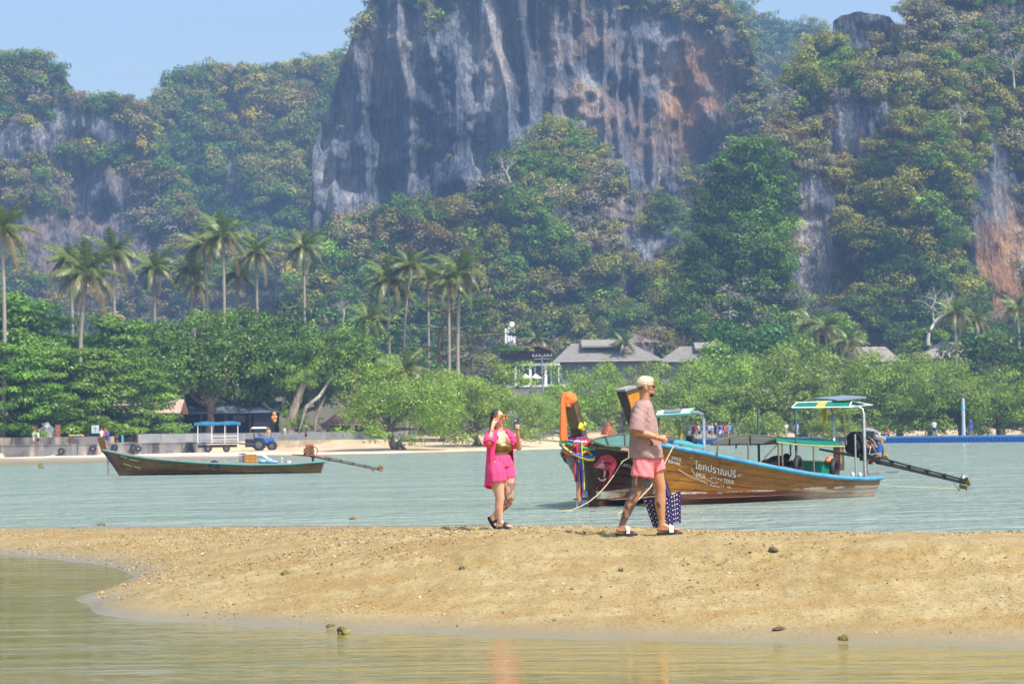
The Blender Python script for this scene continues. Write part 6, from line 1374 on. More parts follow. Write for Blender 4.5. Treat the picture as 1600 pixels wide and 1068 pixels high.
# ---------------- olive brown boat by the left shore
b3 = Boat('longtail_boat', 'long low olive brown longtail boat moored off the left beach with cargo aboard', (-.0, 0), (-1, 0), 9.8, .85,
          [(0, .57), (.15, .46), (.33, .46), (.55, .60), (.67, .72), (.79, .86), (.9, 1.06), (1, 1.31)], 1.05, .28)
_p = G(497, 738.5, 0); b3.root.location = (_p.x, _p.y + .5, 0); b3.root.rotation_euler.z = math.pi + .01
b3.M = Matrix.Translation(b3.root.location) @ Matrix.Rotation(b3.root.rotation_euler.z, 4, 'Z'); b3.Mi = b3.M.inverted()
H3 = hull_mat('olive_hull', (.10, .048, .011), (.19, .105, .026), (.03, .02, .008), ((.06, .04, .015), (.09, .06, .02)), (.2, .16, .08), .10, .14, .4, (.42, .36, .16))
b3.planks(H3, 6); b3.gunwale(pm('teal_rail', (.02, .30, .28), .5), pm('grey_wood', (.34, .31, .27), .85, .25, 4, .2), .035); b3.stem(M_darkwood, .09)
bs3 = b3.S(1, 1, 1); bs3.y = 0; tp3 = b3.local(157.5, 683, 0); post_box(b3, bs3 + Vector((-.08, 0, -.12)), tp3, .16, .26, 'bow_post', H3, .26, .30)
b3.paint([[(188, 711), (199, 714), (199, 716), (188, 713)], [(202, 716), (217, 719), (217, 721), (202, 718)], [(193, 723), (206, 727), (206, 729), (194, 725)], [(208, 727), (220, 730), (220, 732), (208, 729)]], pm('faded_yellow_letter', (.42, .38, .14), .8, .4, 9, 0), 'worn_lettering')
rb = b3.local(169, 706, 0); m = MB(); m.tube([rb, rb + Vector((0, 0, -.5)), rb + Vector((-.02, 0, -1.1))], [.05, .06, .04], 6); m.build('ribbon', pm('faded_ribbon', (.30, .10, .14), .8, .6, 9, 0, col2=(.35, .33, .50)), b3.root)
tyre('fender_tyre', 'black tyre hung on the side of the olive brown boat', on_boat(b3, b3.local(335, 727.5, .84)), .22, .065, None, 0)
q = on_boat(b3, b3.local(392, 722, .1)); t = thing('plastic_crate', 'orange yellow plastic crate aboard the olive brown boat', 'crate', q); M_cr = pm('crate_yellow', (.60, .30, .03), .6, .15)
m = MB(); m.box((0, 0, .20), (.55, .4, .40)); m.build('body', M_cr, t); m = MB()
for z in (.05, .22, .38): m.box((0, -.21, z), (.58, .03, .06))
for x in (-.26, 0, .26): m.box((x, -.21, .2), (.05, .03, .4))
m.build('rib', M_cr, t)
q = on_boat(b3, b3.local(379, 722, .1)); t = thing('slatted_basket', 'brown slatted basket with blue strap left of the orange yellow crate', 'basket', q); 
for z in (.06, .18, .30, .42): m = MB(); m.box((0, 0, z), (.36, .36, .07)); m.build('slat', M_wood, t)
m = MB(); m.box((.05, -.19, .24), (.06, .02, .46)); m.build('strap', RC['blue'], t)
q = on_boat(b3, b3.local(404, 723, .0)); t = thing('grey_tube', 'thick pale grey half ring arching over the orange yellow crate', 'tube', q); m = MB(); m.torus((0, .1, -.1), .50, .10, 'y', 18, 8, (.15, 2.7)); m.build('ring', pm('pale_grey_tube', (.50, .54, .58), .5), t)
q = on_boat(b3, b3.local(417, 723, .0)); heap('blue_tarpaulin', 'crumpled light blue tarpaulin aboard the olive brown boat', 'tarpaulin', q, [((-.2, 0, .07), (.25, .2, .12)), ((.1, 0, .1), (.2, .2, .16)), ((.35, 0, .05), (.22, .2, .09))], pm('tarp_light_blue', (.22, .42, .68), .6, .2, 9, .6))
q = on_boat(b3, b3.local(450, 723, .0)); t = thing('white_tub', 'small white tub near the stern of the olive brown boat', 'tub', q); m = MB(); m.tube([(0, 0, 0), (0, 0, .12)], [.15, .17], 14); m.build('body', M_white, t); m = MB(); m.ball((-.30, 0, .24), (.05, .05, .05)); m.cyl((-.3, 0, 0), (-.3, 0, .22), .02); m.build('stick', M_white, t)
tail_engine(b3, b3.local(489, 713, 0), b3.local(484, 704, 0), (.42, .36, .42), b3.local(594, 734, 0), b3.local(456, 709.5, 0), M_rust, False, .03)

# ---------------- mooring ropes
def rope(label, pts_, r=.016): t = MB(); t.tube(pts_, r, 6); return tag(t.build('mooring_rope', M_rope), label, 'rope')
a = b1.M @ b1.onhull(979, 703, 1, .06); e_ = G(892, 797, .0)
rope('pale rope hanging in a curve from the dark brown boat down to the water', [a, a + Vector((-.02, -.08, -.2))] + [a.lerp(e_, t) - Vector((0, 0, .30 * math.sin(math.pi * t) )) for t in (.12, .25, .4, .55, .7, .85)] + [e_, e_ + Vector((-.8, -.6, -.02))], .014)
a = b2.M @ b2.onhull(1048, 693, 1, .07); e_ = G(965, 804, .0)
rope('pale yellowish rope from the golden brown boat passing behind the walking man', [a, a.lerp(e_, .2) - Vector((0, 0, .18)), a.lerp(e_, .45) - Vector((0, 0, .3)), a.lerp(e_, .7) - Vector((0, 0, .22)), a.lerp(e_, .9) - Vector((0, 0, .06)), e_], .015)
a = b2.M @ (b2.S(0, .9, -1, 0)); e_ = G(1512, 763, .0); rope('thin rope from the stern of the golden brown boat to the water by the propeller', [a, a.lerp(e_, .4) - Vector((0, 0, .08)), a.lerp(e_, .75) - Vector((0, 0, .04)), e_], .012)
# ================================================================ ROCKS on the sandbar
def on_sand(px, py):
    ds = np.linspace(16, 56, 1600); a = P(px, py, 1.0) - CAM; q = np.c_[a.x * ds, a.y * ds, CAM.z + a.z * ds]
    z = sand_z(q[:, :2], False); k = int(np.argmax(q[:, 2] <= np.maximum(z, 0))); p = q[k:k + 1, :2]
    return Vector((p[0, 0], p[0, 1], float(sand_z(p)[0])))
for px, py, s, lb, m_, sq in [(448, 897, .055, 'olive mottled rock on the sand left of the middle of the sandbar', M_algae, .8), (723, 891, .05, 'flat brown rock on the sand below the woman', M_wetrock, .5),
    (1208, 862, .05, 'small round brown rock on the sand right of the man', M_wetrock, .85), (536, 990, .075, 'mossy rock standing in the shallow water at the sand edge', M_algae, .8), (516, 979, .04, 'small dark rock beside the mossy rock at the water edge', M_wetrock, .6),
    (1218, 984, .06, 'flat dark clump of weed and stones near the lower edge of the sandbar', M_wetrock, .4), (1318, 1000, .04, 'dark pointed stone at the wet lower edge of the sandbar', M_algae, .9), (158, 820, .10, 'low dark rock at the far left edge of the sandbar', M_wetrock, .5), (552, 811, .10, 'low stone in the water just beyond the sandbar', M_algae, .5),
    (1578, 832, .06, 'left of two small dark stones at the far right edge of the sandbar', M_wetrock, .6), (1592, 833, .06, 'right of two small dark stones at the far right edge of the sandbar', M_wetrock, .6), (970, 893, .03, 'tiny dark stone on the smooth middle of the sandbar', M_wetrock, .8)]:
    q = on_sand(px, py); q.z = max(q.z, -.01) + s * sq * .35; rock('rock', lb, q, s, int(px), m_, sq)
# ================================================================ PEOPLE
def capsule(m, a, b, ra, rb=None, seg=12):
    rb = ra if rb is None else rb; a, b = Vector(a), Vector(b)
    m.tube([a, b], [ra, rb], seg); m.ball(a, ra, seg, 8); m.ball(b, rb, seg, 8)
def chain(m, pts_, rs, seg=12):
    for i in range(len(pts_) - 1): capsule(m, pts_[i], pts_[i + 1], rs[i], rs[i + 1], seg)
def loft_solid(m, rows, seg=28):
    """rows: (center, half x, half y, yaw); a closed solid through stacked ellipses"""
    R_ = []
    for c, rx, ry, yw in rows:
        c = Vector(c); cy_, sy_ = math.cos(yw), math.sin(yw); R_.append([c + Vector((rx * math.cos(a) * cy_ - ry * math.sin(a) * sy_, rx * math.cos(a) * sy_ + ry * math.sin(a) * cy_, 0)) for a in [2 * math.pi * k / seg for k in range(seg)]])
    m.grid(R_, True, True); m.add(R_[0], [tuple(range(seg))[::-1]]); m.add(R_[-1], [tuple(range(seg))])
def remesh(m, name, voxel, smooth=4, fold=None, color=None, mat=None):
    """one continuous skin over overlapping solids"""
    me = m.mesh(name, []); o = bpy.data.objects.new('tmp', me); COL.objects.link(o)
    rm = o.modifiers.new('r', 'REMESH'); rm.mode = 'VOXEL'; rm.voxel_size = voxel; rm.use_smooth_shade = True
    if smooth: sm = o.modifiers.new('s', 'SMOOTH'); sm.iterations = smooth; sm.factor = .5
    dg = bpy.context.evaluated_depsgraph_get(); out = bpy.data.meshes.new_from_object(o.evaluated_get(dg)); bpy.data.objects.remove(o); out.name = name
    n = len(out.vertices); co = np.zeros(n * 3, np.float32); out.vertices.foreach_get('co', co); co = co.reshape(-1, 3).astype(float)
    if fold is not None:
        no = np.zeros(n * 3, np.float32); out.vertex_normals.foreach_get('vector', no); co = co + no.reshape(-1, 3) * fold(co)[:, None]
        out.vertices.foreach_set('co', co.astype(np.float32).ravel())
    out.polygons.foreach_set('use_smooth', np.ones(len(out.polygons), bool))
    if color is not None:
        a = out.color_attributes.new('Col', 'FLOAT_COLOR', 'POINT'); a.data.foreach_set('color', np.c_[color(co), np.ones(n)].astype(np.float32).ravel())
    out.materials.clear(); set_mats(out, mat); out.update(); return out
def skin_mat():
    m, nt, b, o = newmat('skin'); at_ = N(nt, 'ShaderNodeVertexColor', layer_name='Col'); n = noise(nt, 60, 3, coords(nt, 'Object'))
    nt.links.new(mixc(nt, .25, at_.outputs[0], mixc(nt, 1.0, at_.outputs[0], ramp(nt, n, [(.3, (.75, .7, .65)), (.7, (1.2, 1.2, 1.2))]), 'MULTIPLY')), b.inputs['Base Color'])
    b.inputs['Roughness'].default_value = .45; b.inputs['Specular IOR Level'].default_value = .4
    b.inputs['Subsurface Weight'].default_value = .12; b.inputs['Subsurface Radius'].default_value = (.02, .008, .004); b.inputs['Subsurface Scale'].default_value = 1.0
    return m
M_skin = skin_mat()
def cloth(name, col, var=.10): return pm(name, col, .85, var, 30, .25, spec=.2)
def near_seg(co, a, b):
    a, b = np.array(a, float), np.array(b, float); e = b - a; t = np.clip(((co - a) @ e) / (e @ e), 0, 1); return np.linalg.norm(co - a - t[:, None] * e, axis=1), t
def foot(m, heel, toe, h=.045, w_=.038):
    heel, toe = Vector(heel), Vector(toe); capsule(m, heel, heel.lerp(toe, .55), .032, .031); capsule(m, heel.lerp(toe, .5), heel.lerp(toe, .85), .031, .022)
    d = (toe - heel).normalized(); s = d.cross(Vector((0, 0, 1))).normalized()
    for k, (off, l) in enumerate(((-.030, .99), (-.012, 1.02), (.004, 1.0), (.018, .96), (.030, .90))): capsule(m, heel.lerp(toe, .78) + s * off, heel.lerp(toe, l) + s * off * 1.1, .013, .0105, 8)
def slide(parent, heel, toe, sole_mat, strap_mat, logo=None, th=.028):
    heel, toe = Vector(heel), Vector(toe); d = toe - heel; L = d.length; d.normalize(); s = d.cross(Vector((0, 0, 1))).normalized(); up = s.cross(d)
    if up.z < 0: up = -up
    m = MB(); n = 18; rows = []
    outl = []
    for k in range(n):
        a = 2 * math.pi * k / n; x = .5 + .54 * math.cos(a); wv = .056 if x > .55 else .046; outl.append((x * L, math.sin(a) * wv))
    lo = [heel + d * x + s * y - up * .040 for x, y in outl]; hi = [p + up * th for p in lo]; m.add(lo + hi, [tuple(range(n))[::-1], tuple(range(n, 2 * n))] + [(k, (k + 1) % n, n + (k + 1) % n, n + k) for k in range(n)])
    sl_ = m.build('sandal_sole', sole_mat, parent); m = MB(); rows = []
    for t in (.50, .56, .62, .68):
        c = heel + d * (L * t); hgt = .098 - .12 * (t - .48)
        rows.append([c + s * (.050 * math.cos(a)) + up * (-.016 + (hgt - .002) * math.sin(a)) for a in np.linspace(0, math.pi, 11)])
    m.grid(rows); m.grid([[p * 1.0 - up * .006 for p in r_] for r_ in rows]); m.build('sandal_strap', strap_mat, sl_)
    if logo:
        side = -s if s.y > 0 else s; c = heel + d * (L * .58) + side * .048 + up * .024; m = MB()
        sw = [(-.034, .004), (-.026, -.012), (-.012, -.014), (.034, .014), (-.010, -.004), (-.022, -.003)]; m.add([c + d * x + up * y + side * .006 + up * 0 for x, y in sw], [tuple(range(6))]); m.build('strap_emblem', logo, sl_)
    return sl_

# ---------------- walking man
MP = on_sand(1018, 834.5); MP.z += .022; man = thing('person', 'tattooed blond man in a mauve T-shirt and pink shorts walking along the sandbar', 'person', MP)
man.rotation_euler = (0, -ROLL * .0, 0)
m = MB()
chain(m, [(-.045, 0, .93), (-.055, 0, 1.10), (-.06, 0, 1.30)], [.125, .12, .13]); capsule(m, (-.09, -.10, 1.38), (-.03, .10, 1.38), .075)
chain(m, [(-.075, 0, 1.40), (-.062, 0, 1.50), (-.045, 0, 1.60)], [.075, .060, .058])
m.ball((-.045, 0, 1.690), (.094, .074, .105), 16, 12); m.ball((-.002, 0, 1.625), (.060, .055, .062), 12, 9); m.ball((.026, 0, 1.585), (.030, .030, .026), 10, 8); m.ball((.030, 0, 1.700), (.026, .052, .030), 10, 8)
m.ball((.058, 0, 1.655), (.020, .013, .016), 8, 6); m.tube([(.046, 0, 1.695), (.064, 0, 1.660)], [.010, .013], 8); m.ball((.044, 0, 1.618), (.016, .024, .008), 8, 6); m.ball((.043, 0, 1.606), (.015, .021, .008), 8, 6)
for y in (-.076, .076): m.ball((-.042, y, 1.665), (.020, .012, .032), 10, 8); m.ball((-.042, y * .95, 1.640), (.010, .010, .012), 8, 6)
# legs: near leg trails, far leg leads
chain(m, [(-.07, -.085, .90), (-.10, -.095, .76), (-.165, -.11, .52), (-.185, -.112, .46), (-.245, -.11, .35), (-.318, -.11, .17), (-.345, -.11, .10)], [.105, .095, .063, .058, .062, .038, .036])
chain(m, [(.00, .085, .90), (.05, .09, .76), (.112, .09, .54), (.114, .09, .48), (.108, .095, .36), (.122, .095, .17), (.118, .095, .09)], [.105, .096, .066, .060, .066, .040, .038])
foot(m, (-.375, -.11, .065), (-.19, -.125, .052)); capsule(m, (-.34, -.11, .12), (-.27, -.118, .07), .034, .030)
foot(m, (.095, .095, .060), (.335, .075, .050)); capsule(m, (.118, .095, .12), (.20, .088, .07), .036, .032)
# near arm, bent, fist closed
chain(m, [(-.125, -.165, 1.39), (-.155, -.225, 1.20), (-.150, -.235, 1.165), (-.03, -.245, 1.135), (.070, -.245, 1.102)], [.058, .046, .044, .042, .027])
capsule(m, (.085, -.245, 1.098), (.135, -.243, 1.085), .030, .034)
for i in range(4):
    z = 1.108 - .020 * i; k = (.0, .006, .002, -.008)[i]; chain(m, [(.125, -.250, z - .005), (.158 + k, -.252, z - .010), (.172 + k, -.222, z - .013), (.150 + k, -.204, z - .014)], [.0125, .0115, .010, .009], 8)
chain(m, [(.100, -.225, 1.108), (.130, -.205, 1.122), (.165, -.205, 1.122)], [.016, .013, .010], 8)
# far arm, hanging, fingers closed round the bag handle
chain(m, [(-.02, .165, 1.39), (.04, .235, 1.14), (.10, .25, .90)], [.056, .044, .027]); capsule(m, (.108, .25, .88), (.128, .25, .82), .028, .033)
for i in range(4): x = .105 + .016 * i; chain(m, [(x, .228, .812), (x + .004, .222, .782), (x + .004, .245, .770), (x + .002, .265, .782)], [.0115, .0105, .010, .009], 8)
chain(m, [(.095, .262, .84), (.090, .275, .805), (.108, .272, .785)], [.014, .012, .010], 8)
def man_col(co):
    c = np.tile(np.array([.46, .228, .125]), (len(co), 1)); x, y, z = co.T
    q = fbm(co * [22, 22, 15], 4, 8); ink = np.array([.055, .045, .045])
    d1, _ = near_seg(co, (-.07, -.085, .90), (-.165, -.11, .50)); d2, _ = near_seg(co, (-.165, -.11, .50), (-.335, -.11, .13)); leg = (np.minimum(d1, d2) < .135) & (y < -.02) & (z < .85) & (z > .115)
    a = (sstep(-.22, .10, q + .08) * .88)[:, None] * leg[:, None]; c = c * (1 - a) + ink * a
    # small moth on the other shin
    mm = (np.hypot((x - .088 - (z - .33) * -.25) / .020, (z - .335) / .042) < 1) & (y < .085) & (y > .0); c[mm] = [.13, .09, .075]
    st = (z > 1.60) & (x < -.005) & (z < 1.74) & (np.abs(y) > .012) & (np.hypot((x + .042), (z - 1.66)) > .034); s = (sstep(1.625, 1.665, z) * (1 - sstep(-.03, .0, x)))[:, None] * st[:, None] * .8; c = c * (1 - s) + np.array([.03, .022, .018]) * s
    bd = (z < 1.603) & (x > .006) & (z > 1.55); c[bd] = [.035, .02, .015]
    lp = (x > .040) & (z > 1.600) & (z < 1.628) & (np.abs(y) < .024) & (x < .07); c[lp] = [.42, .13, .09]
    c[(z < .075)] *= .92; return c
link('body', remesh(m, 'body', .0076, 3, None, man_col, M_skin), man)
m = MB(); m.ball((-.050, 0, 1.722), (.099, .083, .084), 18, 12); m.ball((-.012, 0, 1.748), (.072, .068, .050), 14, 10); m.ball((-.09, 0, 1.712), (.062, .070, .062), 12, 9)
link('hair', remesh(m, 'hair', .008, 2, lambda c: .006 * fbm(c * 55, 3, 2), None, pm('bleached_hair', (.62, .55, .40), .8, .3, 70, .6)), man)
def shirt_fold(c):
    x, y, z = c.T; k = .010 * fbm(c * [9, 9, 3.2], 3, 4) + .013 * np.sin((x * 1.2 + z * .5) * 34 + fbm(c * 6, 2, 3) * 5) * sstep(1.35, .95, z) * .45
    arm = np.exp(-((y + .2) / .07) ** 2); k += .0025 * np.sin((z * 1.0 + x * .8) * 85 + 3 * fbm(c * 9, 2, 9)) * arm * sstep(1.15, 1.25, z); return k
m = MB(); loft_solid(m, [((-.066, 0, 1.530), .066, .070, 0), ((-.070, 0, 1.505), .086, .110, 0), ((-.076, 0, 1.46), .112, .170, 0), ((-.078, 0, 1.39), .132, .19, 0), ((-.073, 0, 1.30), .148, .195, .1), ((-.068, 0, 1.18), .162, .195, .1), ((-.060, 0, 1.05), .172, .20, .1), ((-.052, 0, .94), .186, .205, .05), ((-.050, 0, .868), .194, .21, 0)])
for y in (-1, 1):
    q_ = [(-.10 if y < 0 else -.05, y * .15, 1.425), (-.142 if y < 0 else .0, y * .205, 1.30), (-.165 if y < 0 else .02, y * .240, 1.165)]; m.ball(q_[0], .082, 14, 9); m.tube(q_, [.082, .092, .100], 16)
SH = remesh(m, 'shirt', .010, 3, shirt_fold, None, pm('mauve_cotton', (.345, .225, .205), .9, .10, 26, .35, spec=.15)); so = link('shirt', SH, man)
from mathutils.bvhtree import BVHTree
_bv = BVHTree.FromPolygons([v.co for v in SH.vertices], [p.vertices for p in SH.polygons])
def chest(x, z):
    h = _bv.ray_cast(Vector((x, -1, z)), Vector((0, 1, 0))); return h[0] if h[0] else Vector((x, -.18, z))
m = MB(); rs = random.Random(2)
for i in range(9):                                                     # faded print across the chest
    for k in range(4):
        x = -.01 + .0105 * i + rs.uniform(-.002, .002); z = 1.262 - .018 * k + rs.uniform(-.005, .005) - .0015 * i
        if rs.random() < .8: q = chest(x, z); m.box(q - Vector((0, .0012, 0)), (.005, .002, .015), (0, rs.uniform(-.3, .3), 0))
m.build('chest_print', pm('pale_print', (.50, .40, .385), .9, .1), so)
m = MB()
for x, z, s in ((.002, 1.052, .018), (.010, 1.032, .020), (-.004, 1.02, .012), (.052, 1.01, .006), (.058, 1.004, .005), (-.03, 1.09, .008), (.008, 1.076, .009)): m.ball(chest(x, z), (s * .7, .003, s), 8, 6)
m.build('torn_hole', pm('hole_shadow', (.10, .055, .04), .9), so)
m = MB(); loft_solid(m, [((-.045, 0, .955), .135, .135, 0), ((-.045, 0, .88), .150, .150, 0), ((-.04, 0, .82), .155, .155, 0)])
m.tube([(-.06, -.07, .88), (-.088, -.085, .76), (-.102, -.092, .655)], [.120, .128, .134], 18); m.tube([(.02, .08, .88), (.055, .085, .80), (.085, .088, .715)], [.112, .106, .102], 18)
link('shorts', remesh(m, 'shorts', .010, 2, lambda c: .007 * fbm(c * [14, 14, 6], 3, 6) + .0035 * np.sin((c[:, 0] + c[:, 2] * .5) * 60 + 4 * fbm(c * 7, 2, 5)), None, pm('salmon_pink', (.86, .215, .235), .75, .08, 20, .25)), man)
slide(man, (-.405, -.11, .038), (-.175, -.127, .040), pm('black_sole', (.02, .02, .024), .6), M_white, M_black); slide(man, (.075, .097, .036), (.345, .075, .036), pm('black_sole', (.02, .02, .024), .6), M_white)
m = MB(); 
for y in (-.036, .036): m.ball((.058, y, 1.682), (.010, .028, .020), 10, 8)
gl = m.build('sunglasses', pm('dark_lens', (.02, .015, .012), .12, .1, 4, 0), man); m = MB()
for y in (-.072, .072): m.tube([(.052, y * .9, 1.690), (.0, y * 1.06, 1.690), (-.045, y * 1.05, 1.682)], .0045, 5)
m.tube([(.064, -.02, 1.690), (.066, 0, 1.692), (.064, .02, 1.690)], .004, 5); m.build('frame', M_black, gl)
m = MB(); m.torus((0, 0, 0), .0305, .007, 'x', 16, 6); m.build('wristband', RC['orange'], man, (.058, -.245, 1.106))
q = MP + Vector((.178, -.20, 1.128)); tag(MB().cyl(q + Vector((-.02, 0, -.006)), q + Vector((.022, 0, .012)), .008, 8).cyl(q + Vector((.022, 0, .012)), q + Vector((.028, 0, .014)), .005, 8).build('lighter', RC['red']), 'small red lighter held in the fist of the walking man', 'lighter')
# woven bag
bx, bz = .252, .30
bag = thing('woven_bag', 'dark blue and white woven basket bag carried by the walking man', 'bag', MP + Vector((.115, .27, .05)))
cT = [(-.185, .345), (.235, .43)]; cB = [(-.075, 0.015), (.235, .075)]
def bq(s, t, y): a = Vector((cB[0][0], y * .75, cB[0][1])).lerp(Vector((cB[1][0], y * .75, cB[1][1])), s); b = Vector((cT[0][0], y, cT[0][1])).lerp(Vector((cT[1][0], y, cT[1][1])), s); b.z -= .035 * math.sin(math.pi * s); return a.lerp(b, t)
m = MB(); Y = .10
for y in (-Y, Y): m.grid([[bq(s, t, y) for t in np.linspace(0, 1, 5)] for s in np.linspace(0, 1, 7)], False)
for s in (0, 1): m.grid([[bq(s, t, y) for t in np.linspace(0, 1, 5)] for y in (-Y, 0, Y)], False)
m.add([bq(0, 0, -Y), bq(1, 0, -Y), bq(1, 0, Y), bq(0, 0, Y)], [(0, 1, 2, 3)]); m.build('body', pm('bag_navy', (.022, .014, .10), .45, .3, 12, .1), bag)
mw = MB(); mb_ = MB()
nx, nz_ = 14, 13
for y, sg_ in ((-Y, -1), (Y, 1)):
    for i in range(nx):
        s0, s1 = (i + .27) / nx, (i + .73) / nx
        for j in range(nz_):
            t0, t1 = (j + .2) / nz_, (j + .8) / nz_; o = Vector((0, sg_ * .006, 0))
            q = [bq(s0, t0, y) + o, bq(s1, t0, y) + o, bq(s1, t1, y) + o, bq(s0, t1, y) + o]
            if i % 2 == 0 and j % 2 == 0 or (i in (8, 11) and j % 2 == 0): mw.add(q, [(0, 1, 2, 3)])
            elif i % 2 == 1 and j % 2 == 1: 
                qq = [bq((i + .36) / nx, (j + .36) / nz_, y) + o, bq((i + .64) / nx, (j + .36) / nz_, y) + o, bq((i + .64) / nx, (j + .64) / nz_, y) + o, bq((i + .36) / nx, (j + .64) / nz_, y) + o]; mw.add(qq, [(0, 1, 2, 3)])
            elif i >= 8: mb_.add(q, [(0, 1, 2, 3)])
tag(mw.build('white_weave', M_white, bag), kind='stuff'); tag(mb_.build('blue_weave', pm('weave_blue', (.05, .035, .30), .45), bag), kind='stuff')
for y in (-Y, Y): m = MB(); m.tube([bq(.38, 1, y), bq(.40, 1, y) + Vector((.0, 0, .05)), Vector((.0, y * .2, .72)), bq(.66, 1, y) + Vector((0, 0, .03)), bq(.68, 1, y)], .009, 6); m.build('handle', pm('weave_blue', (.05, .035, .30), .45), bag)

# ---------------- woman with a phone
WP = P(786, 825, 33.7); WP.z = float(sand_z(np.array([[WP.x, WP.y]]))[0]); wm = thing('person', 'dark haired woman in bright pink open shirt and shorts filming with a phone', 'person', WP)
f_ = Vector((.64, -.77, 0)); l_ = Vector((.77, .64, 0))
def fl(f, l, z, c=(-.03, 0)): return Vector((c[0], c[1], z)) + f_ * f + l_ * l
m = MB(); yw = math.atan2(l_.y, l_.x)
loft_solid(m, [(fl(-.01, 0, .86), .165, .125, yw), (fl(-.015, 0, .95), .165, .125, yw), (fl(0, 0, 1.05), .130, .105, yw), (fl(.01, 0, 1.14), .138, .110, yw), (fl(.015, 0, 1.22), .150, .112, yw), (fl(0, 0, 1.30), .150, .088, yw), (fl(-.012, 0, 1.355), .095, .060, yw)])
for s in (-1, 1): m.ball(fl(.075, s * .066, 1.155), (.072, .072, .070), 12, 9)
capsule(m, fl(-.01, -.145, 1.325), fl(-.01, .145, 1.325), .050)
chain(m, [fl(-.01, 0, 1.33), fl(.0, 0, 1.40), Vector((-.035, -.01, 1.46))], [.062, .050, .048])
g_ = Vector((.86, -.51, 0)); gs = Vector((.51, .86, 0)); HC = Vector((-.055, -.015, 1.545))
def hd(f, s, z): return HC + g_ * f + gs * s + Vector((0, 0, z))
gy = math.atan2(g_.y, g_.x)
m.ball(HC + Vector((0, 0, .01)), (.092, .072, .098), 16, 12, (0, 0, gy)); m.ball(hd(.032, 0, -.055), (.056, .054, .055), 12, 9, (0, 0, gy)); m.ball(hd(.055, 0, -.092), (.026, .026, .022), 10, 8)
m.ball(hd(.100, 0, -.022), (.015, .013, .013), 8, 6); m.tube([hd(.084, 0, .018), hd(.102, 0, -.018)], [.009, .012], 8); m.ball(hd(.082, 0, -.052), (.014, .022, .007), 8, 6, (0, 0, gy)); m.ball(hd(.081, 0, -.064), (.013, .019, .008), 8, 6, (0, 0, gy))
for s in (-1, 1): m.ball(hd(-.005, s * .072, -.012), (.018, .012, .028), 8, 6, (0, 0, gy)); m.ball(hd(.060, s * .036, -.032), (.026, .026, .026), 8, 6)
# legs
chain(m, [fl(0, -.085, .90), Vector((-.075, -.085, .72)), Vector((-.042, -.10, .46)), Vector((-.040, -.098, .40)), Vector((-.055, -.085, .30)), Vector((-.040, -.070, .10))], [.118, .108, .066, .060, .062, .036])
chain(m, [fl(0, .085, .90), Vector((.075, .03, .70)), Vector((.098, -.01, .44)), Vector((.088, .005, .39)), Vector((.015, .06, .31)), Vector((-.105, .12, .21)), Vector((-.125, .125, .18))], [.118, .105, .066, .060, .060, .038, .035])
foot(m, (-.075, -.055, .058), (.118, -.135, .042)); capsule(m, (-.04, -.07, .11), (.02, -.09, .065), .034, .030)
foot(m, (-.158, .135, .165), (-.092, .105, .040)); capsule(m, (-.125, .125, .17), (-.115, .12, .11), .034, .030)
# right arm lifts a hand to the glasses, left arm holds the phone up
chain(m, [fl(-.01, -.155, 1.325), Vector((-.178, -.27, 1.215)), Vector((-.172, -.285, 1.225)), Vector((-.130, -.235, 1.40))], [.050, .043, .042, .025])
capsule(m, (-.128, -.230, 1.415), (-.112, -.195, 1.475), .026, .030)
for i in range(4):
    b = Vector((-.122 + .008 * i, -.200 + .012 * i, 1.492 - .002 * i)); chain(m, [b, b + Vector((.016, .012, .034 - .004 * i)), b + Vector((.042, .022, .044 - .008 * i)), b + Vector((.062, .030, .036 - .008 * i))], [.0115, .0105, .0095, .0085], 8)
chain(m, [(-.098, -.185, 1.455), (-.075, -.165, 1.485), (-.050, -.150, 1.505)], [.014, .012, .010], 8)
chain(m, [fl(-.01, .155, 1.325), Vector((.232, .035, 1.130)), Vector((.240, .015, 1.135)), Vector((.222, -.110, 1.300))], [.050, .043, .043, .024])
capsule(m, (.221, -.118, 1.315), (.212, -.140, 1.375), .025, .030)
for i in range(4):
    z = 1.385 + .017 * i; chain(m, [(.230, -.148, z - .006), (.238, -.172, z + .004), (.216, -.190, z + .010), (.192, -.190, z + .010)], [.0115, .0105, .0095, .0085], 8)
chain(m, [(.190, -.140, 1.375), (.172, -.160, 1.405), (.172, -.168, 1.435)], [.014, .012, .010], 8)
def wom_col(co):
    c = np.tile(np.array([.58, .335, .225]), (len(co), 1)); x, y, z = co.T; q = fbm(co * [24, 24, 18], 4, 5); ink = np.array([.09, .075, .075])
    d1, _ = near_seg(co, (.075, .03, .72), (.098, -.01, .42)); d2, _ = near_seg(co, (.095, .0, .42), (-.02, .08, .28)); dr, _ = near_seg(co, (-.075, -.085, .72), (-.040, -.098, .40)); leg = (np.minimum(d1, d2) < .118) & (z < .70) & (z > .27) & (np.minimum(d1, d2) < dr)
    a = (sstep(-.10, .14, q) * .72)[:, None] * leg[:, None]; c = c * (1 - a) + ink * a
    h = co - np.array(HC[:]); f = h @ np.array(g_[:]); s = h @ np.array(gs[:]); lp = (f > .070) & (np.abs(s) < .026) & (h[:, 2] < -.043) & (h[:, 2] > -.074); c[lp] = [.48, .07, .06]; return c
link('body', remesh(m, 'body', .0076, 3, None, wom_col, M_skin), wm)
m = MB(); m.ball(hd(-.022, 0, .030), (.092, .080, .088), 16, 12, (0, 0, gy)); m.ball(hd(-.06, 0, -.02), (.055, .070, .075), 12, 9, (0, 0, gy)); chain(m, [hd(-.075, .0, -.03), hd(-.098, .0, -.12), hd(-.105, .0, -.20), hd(-.10, .0, -.25)], [.050, .036, .030, .018])
